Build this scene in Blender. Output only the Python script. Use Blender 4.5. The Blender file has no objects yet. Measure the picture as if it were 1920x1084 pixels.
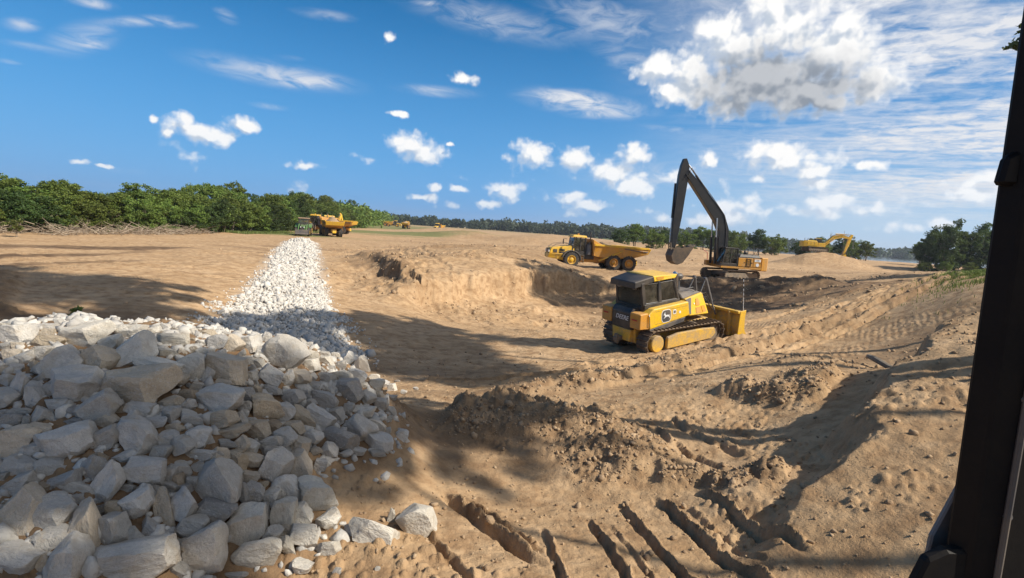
import bpy, bmesh, math, random
import numpy as np
from mathutils import Vector, Matrix, Quaternion

R = math.radians
scene = bpy.context.scene
col = scene.collection

# ------------------------------------------------------------------ camera
CAM_H = 3.2
cam_d = bpy.data.cameras.new('camera')
cam = bpy.data.objects.new('camera', cam_d)
col.objects.link(cam)
scene.camera = cam
cam_d.sensor_width = 36.0
cam_d.lens = 18.0
cam_d.clip_start = 0.02
cam_d.clip_end = 30000
PITCH, ROLL = R(6.70), R(3.776)
_f = Vector((0, math.cos(PITCH), -math.sin(PITCH)))
_r0 = Vector((1, 0, 0))
_u0 = _r0.cross(_f)
_r = _r0 * math.cos(ROLL) + _u0 * math.sin(ROLL)
_u = -_r0 * math.sin(ROLL) + _u0 * math.cos(ROLL)
cam.matrix_world = Matrix(((_r.x, _u.x, -_f.x, 0), (_r.y, _u.y, -_f.y, 0), (_r.z, _u.z, -_f.z, CAM_H), (0, 0, 0, 1)))

# ------------------------------------------------------------------ sun, sky, exposure
SUN_EL = R(43)
SUN_H = Vector((0.93, -0.36)).normalized()          # horizontal direction towards the sun
SUN_AZ = math.atan2(SUN_H.x, SUN_H.y)               # clockwise from +Y
SUN_DIR = Vector((SUN_H.x * math.cos(SUN_EL), SUN_H.y * math.cos(SUN_EL), math.sin(SUN_EL)))
sl = bpy.data.lights.new('sun', 'SUN')
sl.energy = 5.0
sl.angle = R(0.53)
sl.color = (1.0, 0.93, 0.82)
so = bpy.data.objects.new('sun', sl)
col.objects.link(so)
so.rotation_euler = SUN_DIR.to_track_quat('Z', 'Y').to_euler()
so.location = (40, -20, 60)

scene.view_settings.view_transform = 'Standard'
scene.view_settings.look = 'None'
scene.view_settings.gamma = 1.0
scene.view_settings.exposure = 0.38
scene.view_settings.use_curve_mapping = False
scene.cycles.use_denoising = True
scene.cycles.max_bounces = 6
scene.cycles.diffuse_bounces = 3
scene.cycles.transparent_max_bounces = 16

world = bpy.data.worlds.new('World')
scene.world = world
world.use_nodes = True
world.cycles.sampling_method = 'MANUAL'
world.cycles.sample_map_resolution = 512


NOISE_DIM = '2D'


class NT:
    """small helper to write node trees"""
    def __init__(self, tree):
        self.t = tree
        self.n = tree.nodes
        self.l = tree.links

    def put(self, sock, v):
        if isinstance(v, bpy.types.NodeSocket):
            self.l.new(v, sock)
        elif v is not None:
            try:
                sock.default_value = v
            except Exception:
                sock.default_value = (v[0], v[1], v[2], 1.0) if len(v) == 3 else v

    def node(self, typ, props=None, **ins):
        nd = self.n.new(typ)
        for k, v in (props or {}).items():
            setattr(nd, k, v)
        for k, v in ins.items():
            key = int(k[1:]) if k[0] == '_' and k[1:].isdigit() else k.replace('_', ' ')
            self.put(nd.inputs[key], v)
        return nd

    def math(self, op, a, b=None, c=None, clamp=False):
        nd = self.n.new('ShaderNodeMath')
        nd.operation = op
        nd.use_clamp = clamp
        for i, v in enumerate((a, b, c)):
            if v is not None:
                self.put(nd.inputs[i], v)
        return nd.outputs[0]

    def vmath(self, op, a, b=None, c=None, s=None):
        nd = self.n.new('ShaderNodeVectorMath')
        nd.operation = op
        for i, v in enumerate((a, b, c)):
            if v is not None:
                self.put(nd.inputs[i], v)
        if s is not None:
            self.put(nd.inputs['Scale'], s)
        return nd.outputs['Value'] if op in ('LENGTH', 'DOT_PRODUCT', 'DISTANCE') else nd.outputs[0]

    def mix(self, fac, a, b, mode='MIX'):
        nd = self.n.new('ShaderNodeMix')
        nd.data_type = 'RGBA'
        nd.blend_type = mode
        self.put(nd.inputs[0], fac)
        self.put(nd.inputs[6], a)
        self.put(nd.inputs[7], b)
        return nd.outputs[2]

    def ramp(self, v, lo, hi, a=0.0, b=1.0, smooth=True):
        nd = self.n.new('ShaderNodeMapRange')
        nd.interpolation_type = 'SMOOTHSTEP' if smooth else 'LINEAR'
        nd.clamp = True
        for k, x in zip((0, 1, 2, 3, 4), (v, lo, hi, a, b)):
            self.put(nd.inputs[k], x)
        return nd.outputs[0]

    def noise(self, vec, scale, detail=4, rough=0.55, dist=0.0, dim='3D'):
        nd = self.n.new('ShaderNodeTexNoise')
        nd.noise_dimensions = NOISE_DIM or dim
        self.put(nd.inputs['Vector'], vec)
        self.put(nd.inputs['Scale'], scale)
        self.put(nd.inputs['Detail'], detail)
        self.put(nd.inputs['Roughness'], rough)
        self.put(nd.inputs['Distortion'], dist)
        return nd.outputs['Fac']


def build_sky():
    w = NT(world.node_tree)
    w.n.clear()
    sky = w.node('ShaderNodeTexSky', dict(sky_type='NISHITA', sun_disc=False, sun_elevation=SUN_EL, sun_rotation=SUN_AZ,
                                          altitude=50, air_density=1.0, dust_density=0.35, ozone_density=2.2))
    hsv = w.node('ShaderNodeHueSaturation', Saturation=1.5, Value=1.0, Color=sky.outputs[0])
    skycol = hsv.outputs[0]
    tc = w.node('ShaderNodeTexCoord')
    d = tc.outputs['Generated']
    sep = w.node('ShaderNodeSeparateXYZ', Vector=d)
    x, y, z = sep.outputs
    az = w.math('MULTIPLY', w.math('ARCTAN2', x, y), 57.2958)
    el = w.math('MULTIPLY', w.math('ARCSINE', z), 57.2958)
    uv = w.node('ShaderNodeCombineXYZ', X=az, Y=el).outputs[0]

    # ---- density of the cumulus clouds as a node group: (az, el) in degrees -> field
    g = bpy.data.node_groups.new('cumulus', 'ShaderNodeTree')
    g.interface.new_socket('P', in_out='INPUT', socket_type='NodeSocketVector')
    g.interface.new_socket('D', in_out='OUTPUT', socket_type='NodeSocketFloat')
    g.interface.new_socket('B', in_out='OUTPUT', socket_type='NodeSocketFloat')
    g.interface.new_socket('L', in_out='OUTPUT', socket_type='NodeSocketFloat')
    k = NT(g)
    gi, go = k.n.new('NodeGroupInput'), k.n.new('NodeGroupOutput')
    p = gi.outputs[0]
    n1 = k.node('ShaderNodeTexNoise', dict(noise_dimensions='2D'), Vector=p, Scale=0.45, Detail=3, Roughness=0.6)
    off = k.vmath('SCALE', k.vmath('SUBTRACT', n1.outputs['Color'], (0.5, 0.5, 0.5)), s=1.5)
    q = k.vmath('ADD', p, k.vmath('MULTIPLY', off, (1, 0.7, 0)))
    q = k.vmath('MULTIPLY', q, (1, 1, 0))
    field = None
    for (bu, bv, ru, rv, st) in CLOUDS:
        ru, rv = ru * 1.18 * (0.45 + 0.55 * min(st, 1)), rv * 1.18 * (0.45 + 0.55 * min(st, 1))
        dl = k.vmath('LENGTH', k.vmath('MULTIPLY_ADD', q, (1 / ru, 1 / rv, 0), (-bu / ru, -bv / rv, 0)))
        field = dl if field is None else k.math('SMOOTH_MIN', field, dl, 0.30)
    field = k.math('SUBTRACT', 1.0, field)
    # small fair-weather clouds low over the horizon, all round
    elg = k.node('ShaderNodeSeparateXYZ', Vector=p)
    pp = k.vmath('MULTIPLY', p, (1, 2.0, 0))
    low = k.noise(k.vmath('ADD', pp, (31, 7, 0)), 0.16, 2, 0.5)
    band = k.math('MULTIPLY', k.ramp(elg.outputs[1], -1, 2.5), k.ramp(elg.outputs[1], 6, 11, 1, 0))
    azm = k.ramp(elg.outputs[0], -18, 14, -0.10, 0.075)
    lowf = k.math('MULTIPLY', k.math('ADD', k.math('SUBTRACT', low, 0.55), azm), 3.2)
    lowf = k.math('ADD', lowf, k.math('MULTIPLY', k.math('SUBTRACT', band, 1.0), 3.0))
    field = k.math('SMOOTH_MAX', field, lowf, 0.15)
    pv = k.vmath('MULTIPLY', p, (1, 1.15, 0))
    fb = k.noise(pv, 0.40, 6, 0.54, 0.2)
    fl = k.noise(pv, 0.42, 2.5, 0.5)
    vor = k.node('ShaderNodeTexVoronoi', dict(feature='F1', voronoi_dimensions='2D'), Vector=k.vmath('ADD', p, k.vmath('SCALE', off, s=0.5)), Scale=0.85, Detail=1.0, Roughness=0.5)
    puff = k.math('MULTIPLY_ADD', vor.outputs['Distance'], -0.50, 0.25)
    dens = k.math('ADD', field, k.math('ADD', k.math('MULTIPLY', k.math('SUBTRACT', fb, 0.5), 1.25), k.math('MULTIPLY', puff, 0.7)))
    lowd = k.math('ADD', field, k.math('ADD', k.math('MULTIPLY', k.math('SUBTRACT', fl, 0.5), 1.1), k.math('MULTIPLY', puff, 0.8)))
    k.l.new(dens, go.inputs[0])
    k.l.new(field, go.inputs[1])
    k.l.new(lowd, go.inputs[2])

    def cum(vec):
        nd = w.n.new('ShaderNodeGroup')
        nd.node_tree = g
        w.l.new(vec, nd.inputs[0])
        return nd.outputs[0], nd.outputs[1], nd.outputs[2]
    D0, B0, L0 = cum(uv)
    _, _, L1 = cum(w.vmath('ADD', uv, (0.5, 0.95, 0)))
    alpha = w.ramp(D0, -0.05, 0.66)
    lit = w.ramp(w.math('ADD', w.math('SUBTRACT', L0, L1), w.math('MULTIPLY', w.math('SUBTRACT', D0, L0), 0.25)), -0.36, 0.26)
    core = w.math('SUBTRACT', 1.0, w.math('MINIMUM', w.vmath('LENGTH', w.vmath('MULTIPLY_ADD', uv, (1 / 6.5, 1 / 3.6, 0), (-23.6 / 6.5, -15.2 / 3.6, 0))),
                                        w.vmath('LENGTH', w.vmath('MULTIPLY_ADD', uv, (1 / 5.0, 1 / 3.0, 0), (-28.2 / 5.0, -14.6 / 3.0, 0)))))
    thick = w.ramp(w.math('ADD', core, w.math('MULTIPLY', w.math('SUBTRACT', D0, B0), 0.55)), -0.35, 0.62)
    ccol = w.mix(lit, (0.54, 0.61, 0.71), (1.0, 0.99, 0.975))
    ccol = w.mix(w.math('MULTIPLY', thick, 0.80), ccol, w.mix(lit, (0.20, 0.23, 0.275), (0.40, 0.43, 0.48)))
    ccol = w.mix(w.ramp(D0, 0.0, 0.55, 0.45, 1.0), (0.82, 0.87, 0.95), ccol)       # thin edges are lit through
    # clouds near the horizon take on the pale blue of the air
    ccol = w.mix(w.ramp(el, 0, 10, 0.50, 0.0), ccol, (0.60, 0.74, 0.92))

    # ---- high thin cloud: ripples and streaks on a plane overhead
    zz = w.math('MAXIMUM', w.math('ADD', z, 0.10), 0.03)
    pl = w.node('ShaderNodeCombineXYZ', X=w.math('DIVIDE', x, zz), Y=w.math('DIVIDE', y, zz)).outputs[0]
    rot = w.node('ShaderNodeVectorRotate', Vector=pl, Angle=R(25)).outputs[0]
    big = w.noise(w.vmath('MULTIPLY', rot, (0.7, 1.3, 0)), 0.9, 3, 0.5)
    rip = w.noise(w.vmath('MULTIPLY', rot, (1.0, 1.2, 0)), 9.5, 6, 0.66, 0.35)
    fil = w.noise(w.vmath('MULTIPLY', rot, (1.2, 3.4, 0)), 2.2, 6, 0.6, 0.35)
    reg = w.ramp(w.math('ADD', az, w.math('MULTIPLY', el, 0.40)), 12, 52)      # more of it towards the sun's side
    veil = w.math('MULTIPLY', w.ramp(w.math('ADD', big, w.math('MULTIPLY', fil, 0.5)), 0.66, 0.98), 1.0)
    cc = w.math('MULTIPLY', w.ramp(rip, 0.30, 0.74), w.ramp(w.math('ADD', big, w.math('MULTIPLY', reg, 0.34)), 0.46, 0.86))
    ci_a = w.math('MULTIPLY', reg, w.math('ADD', w.math('MULTIPLY', cc, 0.9), w.math('MULTIPLY', w.ramp(w.math('ADD', w.math('MULTIPLY', fil, .6), w.math('MULTIPLY', big, .6)), .40, .74), 0.80)), clamp=True)
    # lens-shaped wisps at known places
    wf = None
    for (bu, bv, ru, rv, tilt, st) in WISPS:
        dv = w.vmath('SUBTRACT', uv, (bu, bv, 0))
        dv = w.node('ShaderNodeVectorRotate', Vector=dv, Angle=R(tilt)).outputs[0]
        dl = w.vmath('LENGTH', w.vmath('MULTIPLY', dv, (1 / ru, 1 / rv, 0)))
        e = w.math('MULTIPLY', w.ramp(dl, 1.0, 0.0), st)
        wf = e if wf is None else w.math('ADD', wf, e)
    wsp = w.math('MULTIPLY', wf, w.ramp(w.noise(w.vmath('MULTIPLY', uv, (0.5, 1.6, 0)), 0.5, 6, 0.62, 0.5), 0.25, 0.75))
    ci_a = w.math('MAXIMUM', ci_a, w.math('MULTIPLY', wsp, 1.0, clamp=True))
    ci_a = w.math('MULTIPLY', ci_a, w.ramp(el, 1.0, 7.0))

    low_haze = w.ramp(el, -4, 30, 0.95, 0.0)
    sunside = w.ramp(az, -8, 34)
    aircol = w.mix(w.math('MULTIPLY', sunside, w.ramp(el, 14, 0)), (0.085, 0.36, 0.80), (0.42, 0.63, 0.88))
    bg_sky = w.node('ShaderNodeBackground', Color=skycol, Strength=0.078)
    bg_air = w.node('ShaderNodeBackground', Color=aircol, Strength=0.79)
    bg_ci = w.node('ShaderNodeBackground', Color=(0.93, 0.95, 1.0, 1), Strength=0.66)
    bg_cu = w.node('ShaderNodeBackground', Color=ccol, Strength=0.80)
    m0 = w.node('ShaderNodeMixShader', _0=low_haze, _1=bg_sky.outputs[0], _2=bg_air.outputs[0])
    m1 = w.node('ShaderNodeMixShader', _0=ci_a, _1=m0.outputs[0], _2=bg_ci.outputs[0])
    m2 = w.node('ShaderNodeMixShader', _0=w.math('MULTIPLY', alpha, w.ramp(el, -0.5, 0.5)), _1=m1.outputs[0], _2=bg_cu.outputs[0])
    out = w.node('ShaderNodeOutputWorld')
    w.l.new(m2.outputs[0], out.inputs[0])

CLOUDS = [(17.3,16.4,3.28,2.79,1), (21.1,18.6,4.67,2.88,1.1), (25.7,19.6,3.86,3.43,1.1), (29.5,17.1,4.08,4.14,1.2), (24.3,15.6,6.48,3.44,1.5), (21.5,14.8,5.73,2.79,1.4), (28.1,14.5,5.62,2.42,1.4), (33.0,15.4,2.96,2.50,1), (19.4,20.0,2.65,1.66,1), (24.0,21.6,2.47,1.79,1), (30.0,19.5,2.23,2.20,1), (14.1,16.9,2.82,1.79,0.9), (15.4,14.9,2.80,1.57,0.8), (29.9,13.5,2.72,1.20,0.8), (-31.5,7.1,2.67,1.20,1), (-30.5,6.8,2.28,0.81,0.9), (-32.6,7.8,1.04,0.98,0.9), (-27.7,8.2,1.30,0.82,0.9), (-35.0,7.4,0.58,0.58,0.8), (-33.9,6.5,0.59,0.44,0.8), (-12.2,7.9,2.11,1.60,1), (-10.2,7.4,2.73,1.27,1), (-13.1,8.5,1.05,1.13,0.9), (-7.7,8.5,0.72,0.40,0.7), (-22.2,5.0,1.90,0.50,0.8), (-40.4,3.2,0.93,0.37,0.8), (-38.8,3.0,0.90,0.28,0.5), (-6.7,15.2,2.14,0.64,0.75), (-13.1,11.0,1.39,0.44,0.7), (-14.5,18.1,0.90,0.69,0.55), (26.8,8.3,4.38,1.57,1), (25.6,8.8,2.49,1.31,0.9), (29.0,7.1,2.35,0.93,0.8), (12.2,8.4,2.11,1.60,0.95), (1.4,8.1,2.69,1.64,0.9), (6.0,7.8,2.43,1.28,0.9), (10.1,6.6,2.74,1.52,0.95), (12.5,5.3,2.58,1.29,0.95), (19.7,8.4,1.19,0.88,0.8), (-1.6,4.5,2.34,0.84,0.8), (-9.2,3.7,1.21,0.54,0.8), (-6.7,3.9,1.10,0.54,0.8), (-10.3,2.8,2.04,0.54,0.8), (6.1,3.9,1.71,0.96,0.8), (8.2,3.1,1.82,0.72,0.8), (29.7,4.4,1.49,0.84,0.8), (34.4,3.8,1.85,1.00,0.8), (40.4,5.5,2.35,0.82,0.9), (40.5,6.1,0.64,0.82,0.8), (22.9,2.8,2.63,1.12,0.7), (39.4,2.9,1.26,0.75,0.7), (-3.0,2.4,1.86,0.61,0.6), (33.9,7.8,2.53,0.68,0.5)]
WISPS = [(-25.0,13.2,9.80,1.56,0.2,0.75), (-21.6,13.0,4.53,0.88,-9.8,0.5), (-39.6,13.1,3.54,1.56,-28.8,0.55), (-39.1,12.7,1.35,0.49,-3.8,0.6), (-35.6,15.4,3.68,0.62,-15.8,0.7), (-33.3,15.7,2.07,0.50,-8.8,0.4), (-29.4,17.3,1.41,0.77,16.2,0.5), (-39.2,15.8,2.22,0.58,-3.8,0.9), (-43.4,13.0,1.57,0.68,-13.8,0.6), (-42.9,11.6,2.41,0.47,-3.8,0.3), (-20.8,19.1,3.87,0.67,-3.8,0.45), (-9.4,13.7,5.82,0.77,-0.8,0.6), (6.7,13.5,9.54,1.72,5.2,1), (4.4,14.2,5.94,1.09,1.2,0.5), (7.9,12.5,4.42,0.55,-1.8,0.6), (17.4,10.9,6.84,0.62,8.2,0.55), (-24.1,14.8,1.86,0.35,-3.8,0.4), (-25.7,10.2,2.20,0.44,-0.8,0.4), (-3.6,20.7,13.00,2.10,6.2,0.5), (8.8,21.2,10.68,2.77,11.2,0.6), (11.9,17.4,7.08,1.83,16.2,0.5), (15.7,6.6,13.90,2.45,1.2,0.5), (-37.0,2.8,2.45,0.42,-1.8,0.5), (-10.9,21.6,2.13,0.34,-3.8,0.5), (-44.1,10.2,0.97,0.29,-3.8,0.5)]
CTRL = [(-43.66,43.36,-0), (-42.11,56.52,0), (-39.54,78.28,0), (-27.16,26.92,0), (-23.51,31.52,0), (-18.02,17.8,-0.05), (-14.95,20,-0.1), (-17.32,29.43,-0.1), (-22.56,42.08,-0.05), (-15.6,33.71,-0.3), (-11.07,26.36,-0.8), (-7.29,21.82,-1.2), (-12.7,37.69,-0.4), (-22.17,58.39,-0.1), (-23.17,83.96,-0.1), (-11.57,20.76,-0.85), (-12.39,20.32,-0.4), (-14.07,51.19,-0.3), (-6.86,33.38,-0.4), (-4.37,37.45,-0.5), (-0.51,41.21,-0.5), (4.32,47.03,-0.6), (10.48,53.53,-0.7), (16.49,54.99,-0.6), (18.93,49.21,-0.7), (24.76,48.56,-0.5), (31.44,50.46,0), (-10.1,35.6,-1.2), (-6.21,33.07,-1.8), (-3.28,35.2,-1.9), (0.45,38.91,-2), (5.2,44.87,-2.2), (10.14,45.92,-2.2), (13.79,40.9,-1.9), (14.83,36.05,-1.5), (17.88,34.7,-0.9), (19.87,31.66,0.2), (-8.27,30.39,-1.5), (-5.02,18.7,-1.5), (-4.33,26.27,-1.8), (-2.67,16.68,-1.6), (-1.25,22.1,-1.8), (-0,17.33,-1.6), (1.23,25.81,-1.9), (3.39,21.77,-1.65), (3.71,19.83,-1.5), (6.6,20.98,-1.25), (9.66,23.15,-1), (12.23,26.19,-0.9), (10.95,30.31,-1.5), (-2.38,11.85,-0.9), (-1.38,13.18,-1.2), (0.03,14.52,-1.3), (0.65,11.16,-0.65), (2.04,12.46,-0.8), (4.15,15.56,-1), (3.44,10.54,-0.3), (6.31,17.01,-0.9), (0.54,8.19,-0.5), (0.5,7.05,-0.55), (1.74,7.44,-0.5), (-0.43,9.31,-0.55), (-1.36,8.78,-0.4), (-1.19,6.88,-0.1), (-1.14,5.91,-0.05), (-1.37,4.92,0), (-0.84,5.75,-0.15), (-1.14,4.52,-0), (-0.18,5.37,-0.2), (0.38,4.48,-0.05), (1.5,4.93,-0.1), (2.74,6.87,-0.3), (2.88,5.55,-0.1), (3.13,6.14,0.05), (4.02,8.06,-0.2), (5,10.27,-0.1), (5.81,12.13,0.1), (7.06,12.08,0.2), (8.26,17.43,-0.5), (10.67,18.51,-0.2), (14.49,23.26,0), (8.97,13.02,0.2), (9.96,12.54,0.4), (12.05,15.33,0.6), (14.1,18.09,0.9), (17.26,22.33,1.3), (25.68,33.45,1.4), (23.42,35.17,0.7), (42.59,64.3,0.3), (46.2,60.42,1.2), (36.59,65.45,-0.2), (9.77,10.6,1.5), (16.35,18.09,2.2), (25.94,28.87,2.5), (6.55,6.88,0.9), (5.09,5.75,0.6), (3.57,4.79,0.2), (4.25,4.13,0.5), (-6.98,6.87,1.45), (-5.89,7.34,1.45), (-4.49,7.63,1.35), (-3.27,7.81,1.2), (-2.55,8.22,0.75), (-1.88,8.07,0.3), (-4.59,4.46,0.85), (-3.71,4.59,0.85), (-2.91,4.93,0.75), (-2.36,5.56,0.5), (-1.98,6.26,0.35), (-3.76,3.6,0.3), (-3.1,3.8,0.2), (-2.46,4.34,0.08), (-1.96,4.77,0.05), (-7.69,7.57,1.1), (-8.83,8.69,-0.3), (-6.51,8.12,1.1), (-7.52,9.37,-0.3), (-5,8.49,1), (-5.81,9.87,-1.2), (-3.65,8.74,0.85), (-4.27,10.21,-1.2), (-6.4,17,-1.45), (-10,18.5,-1.1), (-14,16,-0.3), (-9,14,-1), (-5,13,-1.4), (-3,11,-1), (-60,300,0), (0,200,0), (50,150,0), (100,150,0.1), (-100,100,0), (0,80,-0.1), (0,120,0), (30,75,-0.3), (60,85,0), (95,107,-0.3), (-30,120,0), (23,57,-0.6), (15,62,-0.4), (0,-5,0.2), (8,0,0.7), (-8,0,0.1), (20,0,1.6), (20,10,1.8), (40,20,2.7), (-30,5,0), (0,-40,0.8), (60,42,2.7), (130,130,2.7), (60,-20,2.7), (110,80,2.8), (-12,4,0.6), (0,1,0), (3,1,0.3)]
# ------------------------------------------------------------------ terrain as a function of place
def _hash(ix, iy, seed):
    h = (ix.astype(np.int64) * 374761393 + iy.astype(np.int64) * 668265263 + seed * 1274126177) & 0x7fffffff
    h = ((h ^ (h >> 13)) * 1274126177) & 0x7fffffff
    return ((h ^ (h >> 16)) & 0xffff) / 65535.0

def vnoise(x, y, seed=0):
    ix, iy = np.floor(x), np.floor(y)
    fx, fy = x - ix, y - iy
    fx = fx * fx * fx * (fx * (fx * 6 - 15) + 10)
    fy = fy * fy * fy * (fy * (fy * 6 - 15) + 10)
    a, b = _hash(ix, iy, seed), _hash(ix + 1, iy, seed)
    c, d = _hash(ix, iy + 1, seed), _hash(ix + 1, iy + 1, seed)
    return (a + (b - a) * fx) * (1 - fy) + (c + (d - c) * fx) * fy - 0.5

def fbm(x, y, octaves=4, seed=0, gain=0.5, lac=2.03):
    s, a = 0.0, 1.0
    for o in range(octaves):
        s = s + a * vnoise(x, y, seed + o * 17)
        x, y, a = x * lac + 3.1, y * lac + 1.7, a * gain
    return s

def clods(x, y, cell, seed=0, fill=0.7):
    """half-round lumps of random size, one per jittered cell: height 0..1 in units of cell"""
    gx, gy = x / cell, y / cell
    ix, iy = np.floor(gx), np.floor(gy)
    best = np.zeros_like(gx)
    for ox in (-1, 0, 1):
        for oy in (-1, 0, 1):
            jx, jy = ix + ox, iy + oy
            cx, cy = jx + _hash(jx, jy, seed), jy + _hash(jx, jy, seed + 5)
            rr = 0.18 + 0.42 * _hash(jx, jy, seed + 9)
            on = _hash(jx, jy, seed + 13) < fill
            dd = ((gx - cx) ** 2 + (gy - cy) ** 2) / rr ** 2
            best = np.maximum(best, np.where(on & (dd < 1), rr * np.sqrt(np.maximum(0, 1 - dd)), 0))
    return best

def sstep(a, b, x):
    t = np.clip((x - a) / (b - a), 0, 1)
    return t * t * (3 - 2 * t)

def poly_dist(x, y, pts):
    """distance to a polyline, position along it 0..1, signed side (left positive)"""
    n = len(pts) - 1
    bd = np.full(x.shape, 1e9); bt = np.zeros(x.shape); bs = np.zeros(x.shape)
    L = [math.hypot(pts[i + 1][0] - pts[i][0], pts[i + 1][1] - pts[i][1]) for i in range(n)]
    tot, acc = sum(L), 0.0
    for i in range(n):
        ax, ay = pts[i][0], pts[i][1]
        dx, dy = pts[i + 1][0] - ax, pts[i + 1][1] - ay
        t = np.clip(((x - ax) * dx + (y - ay) * dy) / (L[i] ** 2), 0, 1)
        ex, ey = x - ax - t * dx, y - ay - t * dy
        d = np.hypot(ex, ey)
        m = d < bd
        bd = np.where(m, d, bd)
        bt = np.where(m, (acc + t * L[i]) / tot, bt)
        bs = np.where(m, np.sign(dx * ey - dy * ex), bs)
        acc += L[i]
    return bd, bt, bs

def _ab(x, y):
    r = np.hypot(x, y)
    return np.clip(np.arctan2(x, y), -2.4, 2.4) * 1.6, np.log(np.maximum(r, 1.0) + 1.0)

def _tps(r2):
    return np.where(r2 > 1e-12, 0.5 * r2 * np.log(np.maximum(r2, 1e-12)), 0.0)

_ca = np.array(CTRL)
_cu, _cv = _ab(_ca[:, 0], _ca[:, 1])
_n = len(_ca)
_K = _tps((_cu[:, None] - _cu[None]) ** 2 + (_cv[:, None] - _cv[None]) ** 2) + np.eye(_n) * 0.0015
_Pm = np.stack([np.ones(_n), _cu, _cv], 1)
_A = np.zeros((_n + 3, _n + 3)); _A[:_n, :_n] = _K; _A[:_n, _n:] = _Pm; _A[_n:, :_n] = _Pm.T
_W = np.linalg.solve(_A, np.concatenate([_ca[:, 2], np.zeros(3)]))

WALL = [(-17.5, 56), (-16.0, 52.6), (-11.7, 42.7), (-6.5, 33.2), (-3.8, 36.0), (0.0, 40.0), (4.8, 46.0), (10.2, 48.9), (14.4, 45.3), (16.2, 40.6)]

def base_h(x, y):
    # a cut bank: ground near this line is taken from farther off on its own side, so the step is steep and ragged
    x0, y0 = x, y
    m = (x > -24) & (x < 26) & (y > 26) & (y < 64)
    if m.any():
        x, y = x.copy(), y.copy()
        xm, ym = x[m], y[m]
        nx = xm + 1.5 * fbm(xm * 0.45, ym * 0.45, 4, 131); ny = ym + 1.5 * fbm(xm * 0.45, ym * 0.45, 4, 137)
        d, t, s = poly_dist(nx, ny, WALL)
        e = 0.05
        gx = (poly_dist(nx + e, ny, WALL)[0] - d) / e; gy = (poly_dist(nx, ny + e, WALL)[0] - d) / e
        fade = sstep(0.0, 0.1, t) * sstep(1.0, 0.85, t)
        rad = 3.4
        push = np.where(d < rad, rad * np.power(np.clip(d / rad, 1e-4, 1), 0.32) - d, 0) * fade
        x[m], y[m] = xm + gx * push, ym + gy * push
    u, v = _ab(x, y)
    h = _W[_n] + _W[_n + 1] * u + _W[_n + 2] * v
    for i in range(_n):
        h = h + _W[i] * _tps((u - _cu[i]) ** 2 + (v - _cv[i]) ** 2)
    r = np.hypot(x, y)
    far = sstep(110, 260, r)
    h = h * (1 - far)
    # levelled standing for the parked truck
    q = np.hypot((x0 - 9.0) / 9.0, (y0 - 57.2) / 4.2)
    return h + (-0.52 - h) * sstep(1.25, 0.7, q)

# ridges: polyline, height, half width left side, half width right side, roughness
RIDGES = [
    # berm at the right with a ragged left edge
    ([(2.3, 4.4), (3.05, 4.95), (3.5, 5.3), (4.5, 6.3), (6.65, 8.4), (8.6, 10.2), (10.2, 11.2)], 0.72, 0.40, 2.8, 0.20),
    # windrows spilled along the haul track
    ([(-1.6, 12.4), (1.5, 13.6), (5.0, 15.6), (9.5, 18.8), (16, 22.5), (24, 27)], 0.32, 0.9, 1.0, 0.7),
    ([(0.2, 15.5), (3.5, 16.6), (7.5, 19.2), (12, 22.2), (20, 26.5), (30, 33)], 0.22, 0.55, 0.6, 0.5),
    ([(4.0, 15.2), (9.0, 18.0), (15.5, 21.6), (24, 25.6)], 0.14, 0.4, 0.5, 0.4),
    # bench in the middle ground
    ([(4.6, 11.3), (5.1, 10.6), (5.5, 9.9), (6.2, 10.1), (7.6, 11.8)], 0.26, 1.2, 0.35, 0.7),
    # broken mound in front of the pit
    ([(-1.5, 9.7), (0.05, 9.9), (1.2, 9.6), (1.9, 8.8), (2.2, 7.8), (2.4, 7.2)], 0.38, 1.2, 1.7, 1.0),
    ([(2.2, 7.4), (3.2, 6.9), (3.9, 6.7)], 0.16, 0.42, 0.5, 1.0),
    # spoil in front of the digger and by the far pit edge
    ([(11.5, 41), (15, 45), (18.5, 46), (23, 43), (27, 42)], 1.05, 2.6, 3.6, 0.8),
    ([(-14, 46), (-10.5, 41.5), (-8.4, 37.2), (-6.2, 34.6)], 0.55, 1.6, 1.2, 1.0),
    ([(-13, 56), (-5, 60), (4, 66), (12, 70)], 0.45, 2.5, 2.5, 0.8),
    ([(-4, 78), (6, 84), (16, 88), (20, 92)], 0.75, 3, 4, 0.6),
    ([(-10, 14), (-7, 12.4), (-4.5, 10.8)], 0.12, .6, .6, 0.8),
    ([(-21, 21), (-16, 15.5), (-12, 12.5)], 0.25, 0.8, 0.8, 1.0),
]
# mounds: x, y, radius, height, roughness
MOUNDS = [(69.5, 117, 11, 3.3, 0.5), (63, 114, 7, 1.0, 0.5), (77, 116, 8, 1.4, 0.6), (38, 112, 14, 1.1, 0.4), (15, 108, 12, 1.0, 0.4), (-15, 150, 25, 1.2, 0.3),
          (90, 150, 30, 0.7, 0.3), (-25.4, 61.0, 2.4, 0.35, 0.0), (2, 126, 13, 1.5, .6), (-12, 138, 15, 1.3, .5), (24, 131, 13, 1.7, .6), (44, 128, 14, 1.5, .5), (-24, 185, 22, 2.0, .4), (12, 175, 24, 2.2, .4), (52, 180, 24, 1.8, .4), (8.2, 13.4, 1.6, 0.25, 0.4), (30, 90, 16, .6, .4)]
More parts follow.
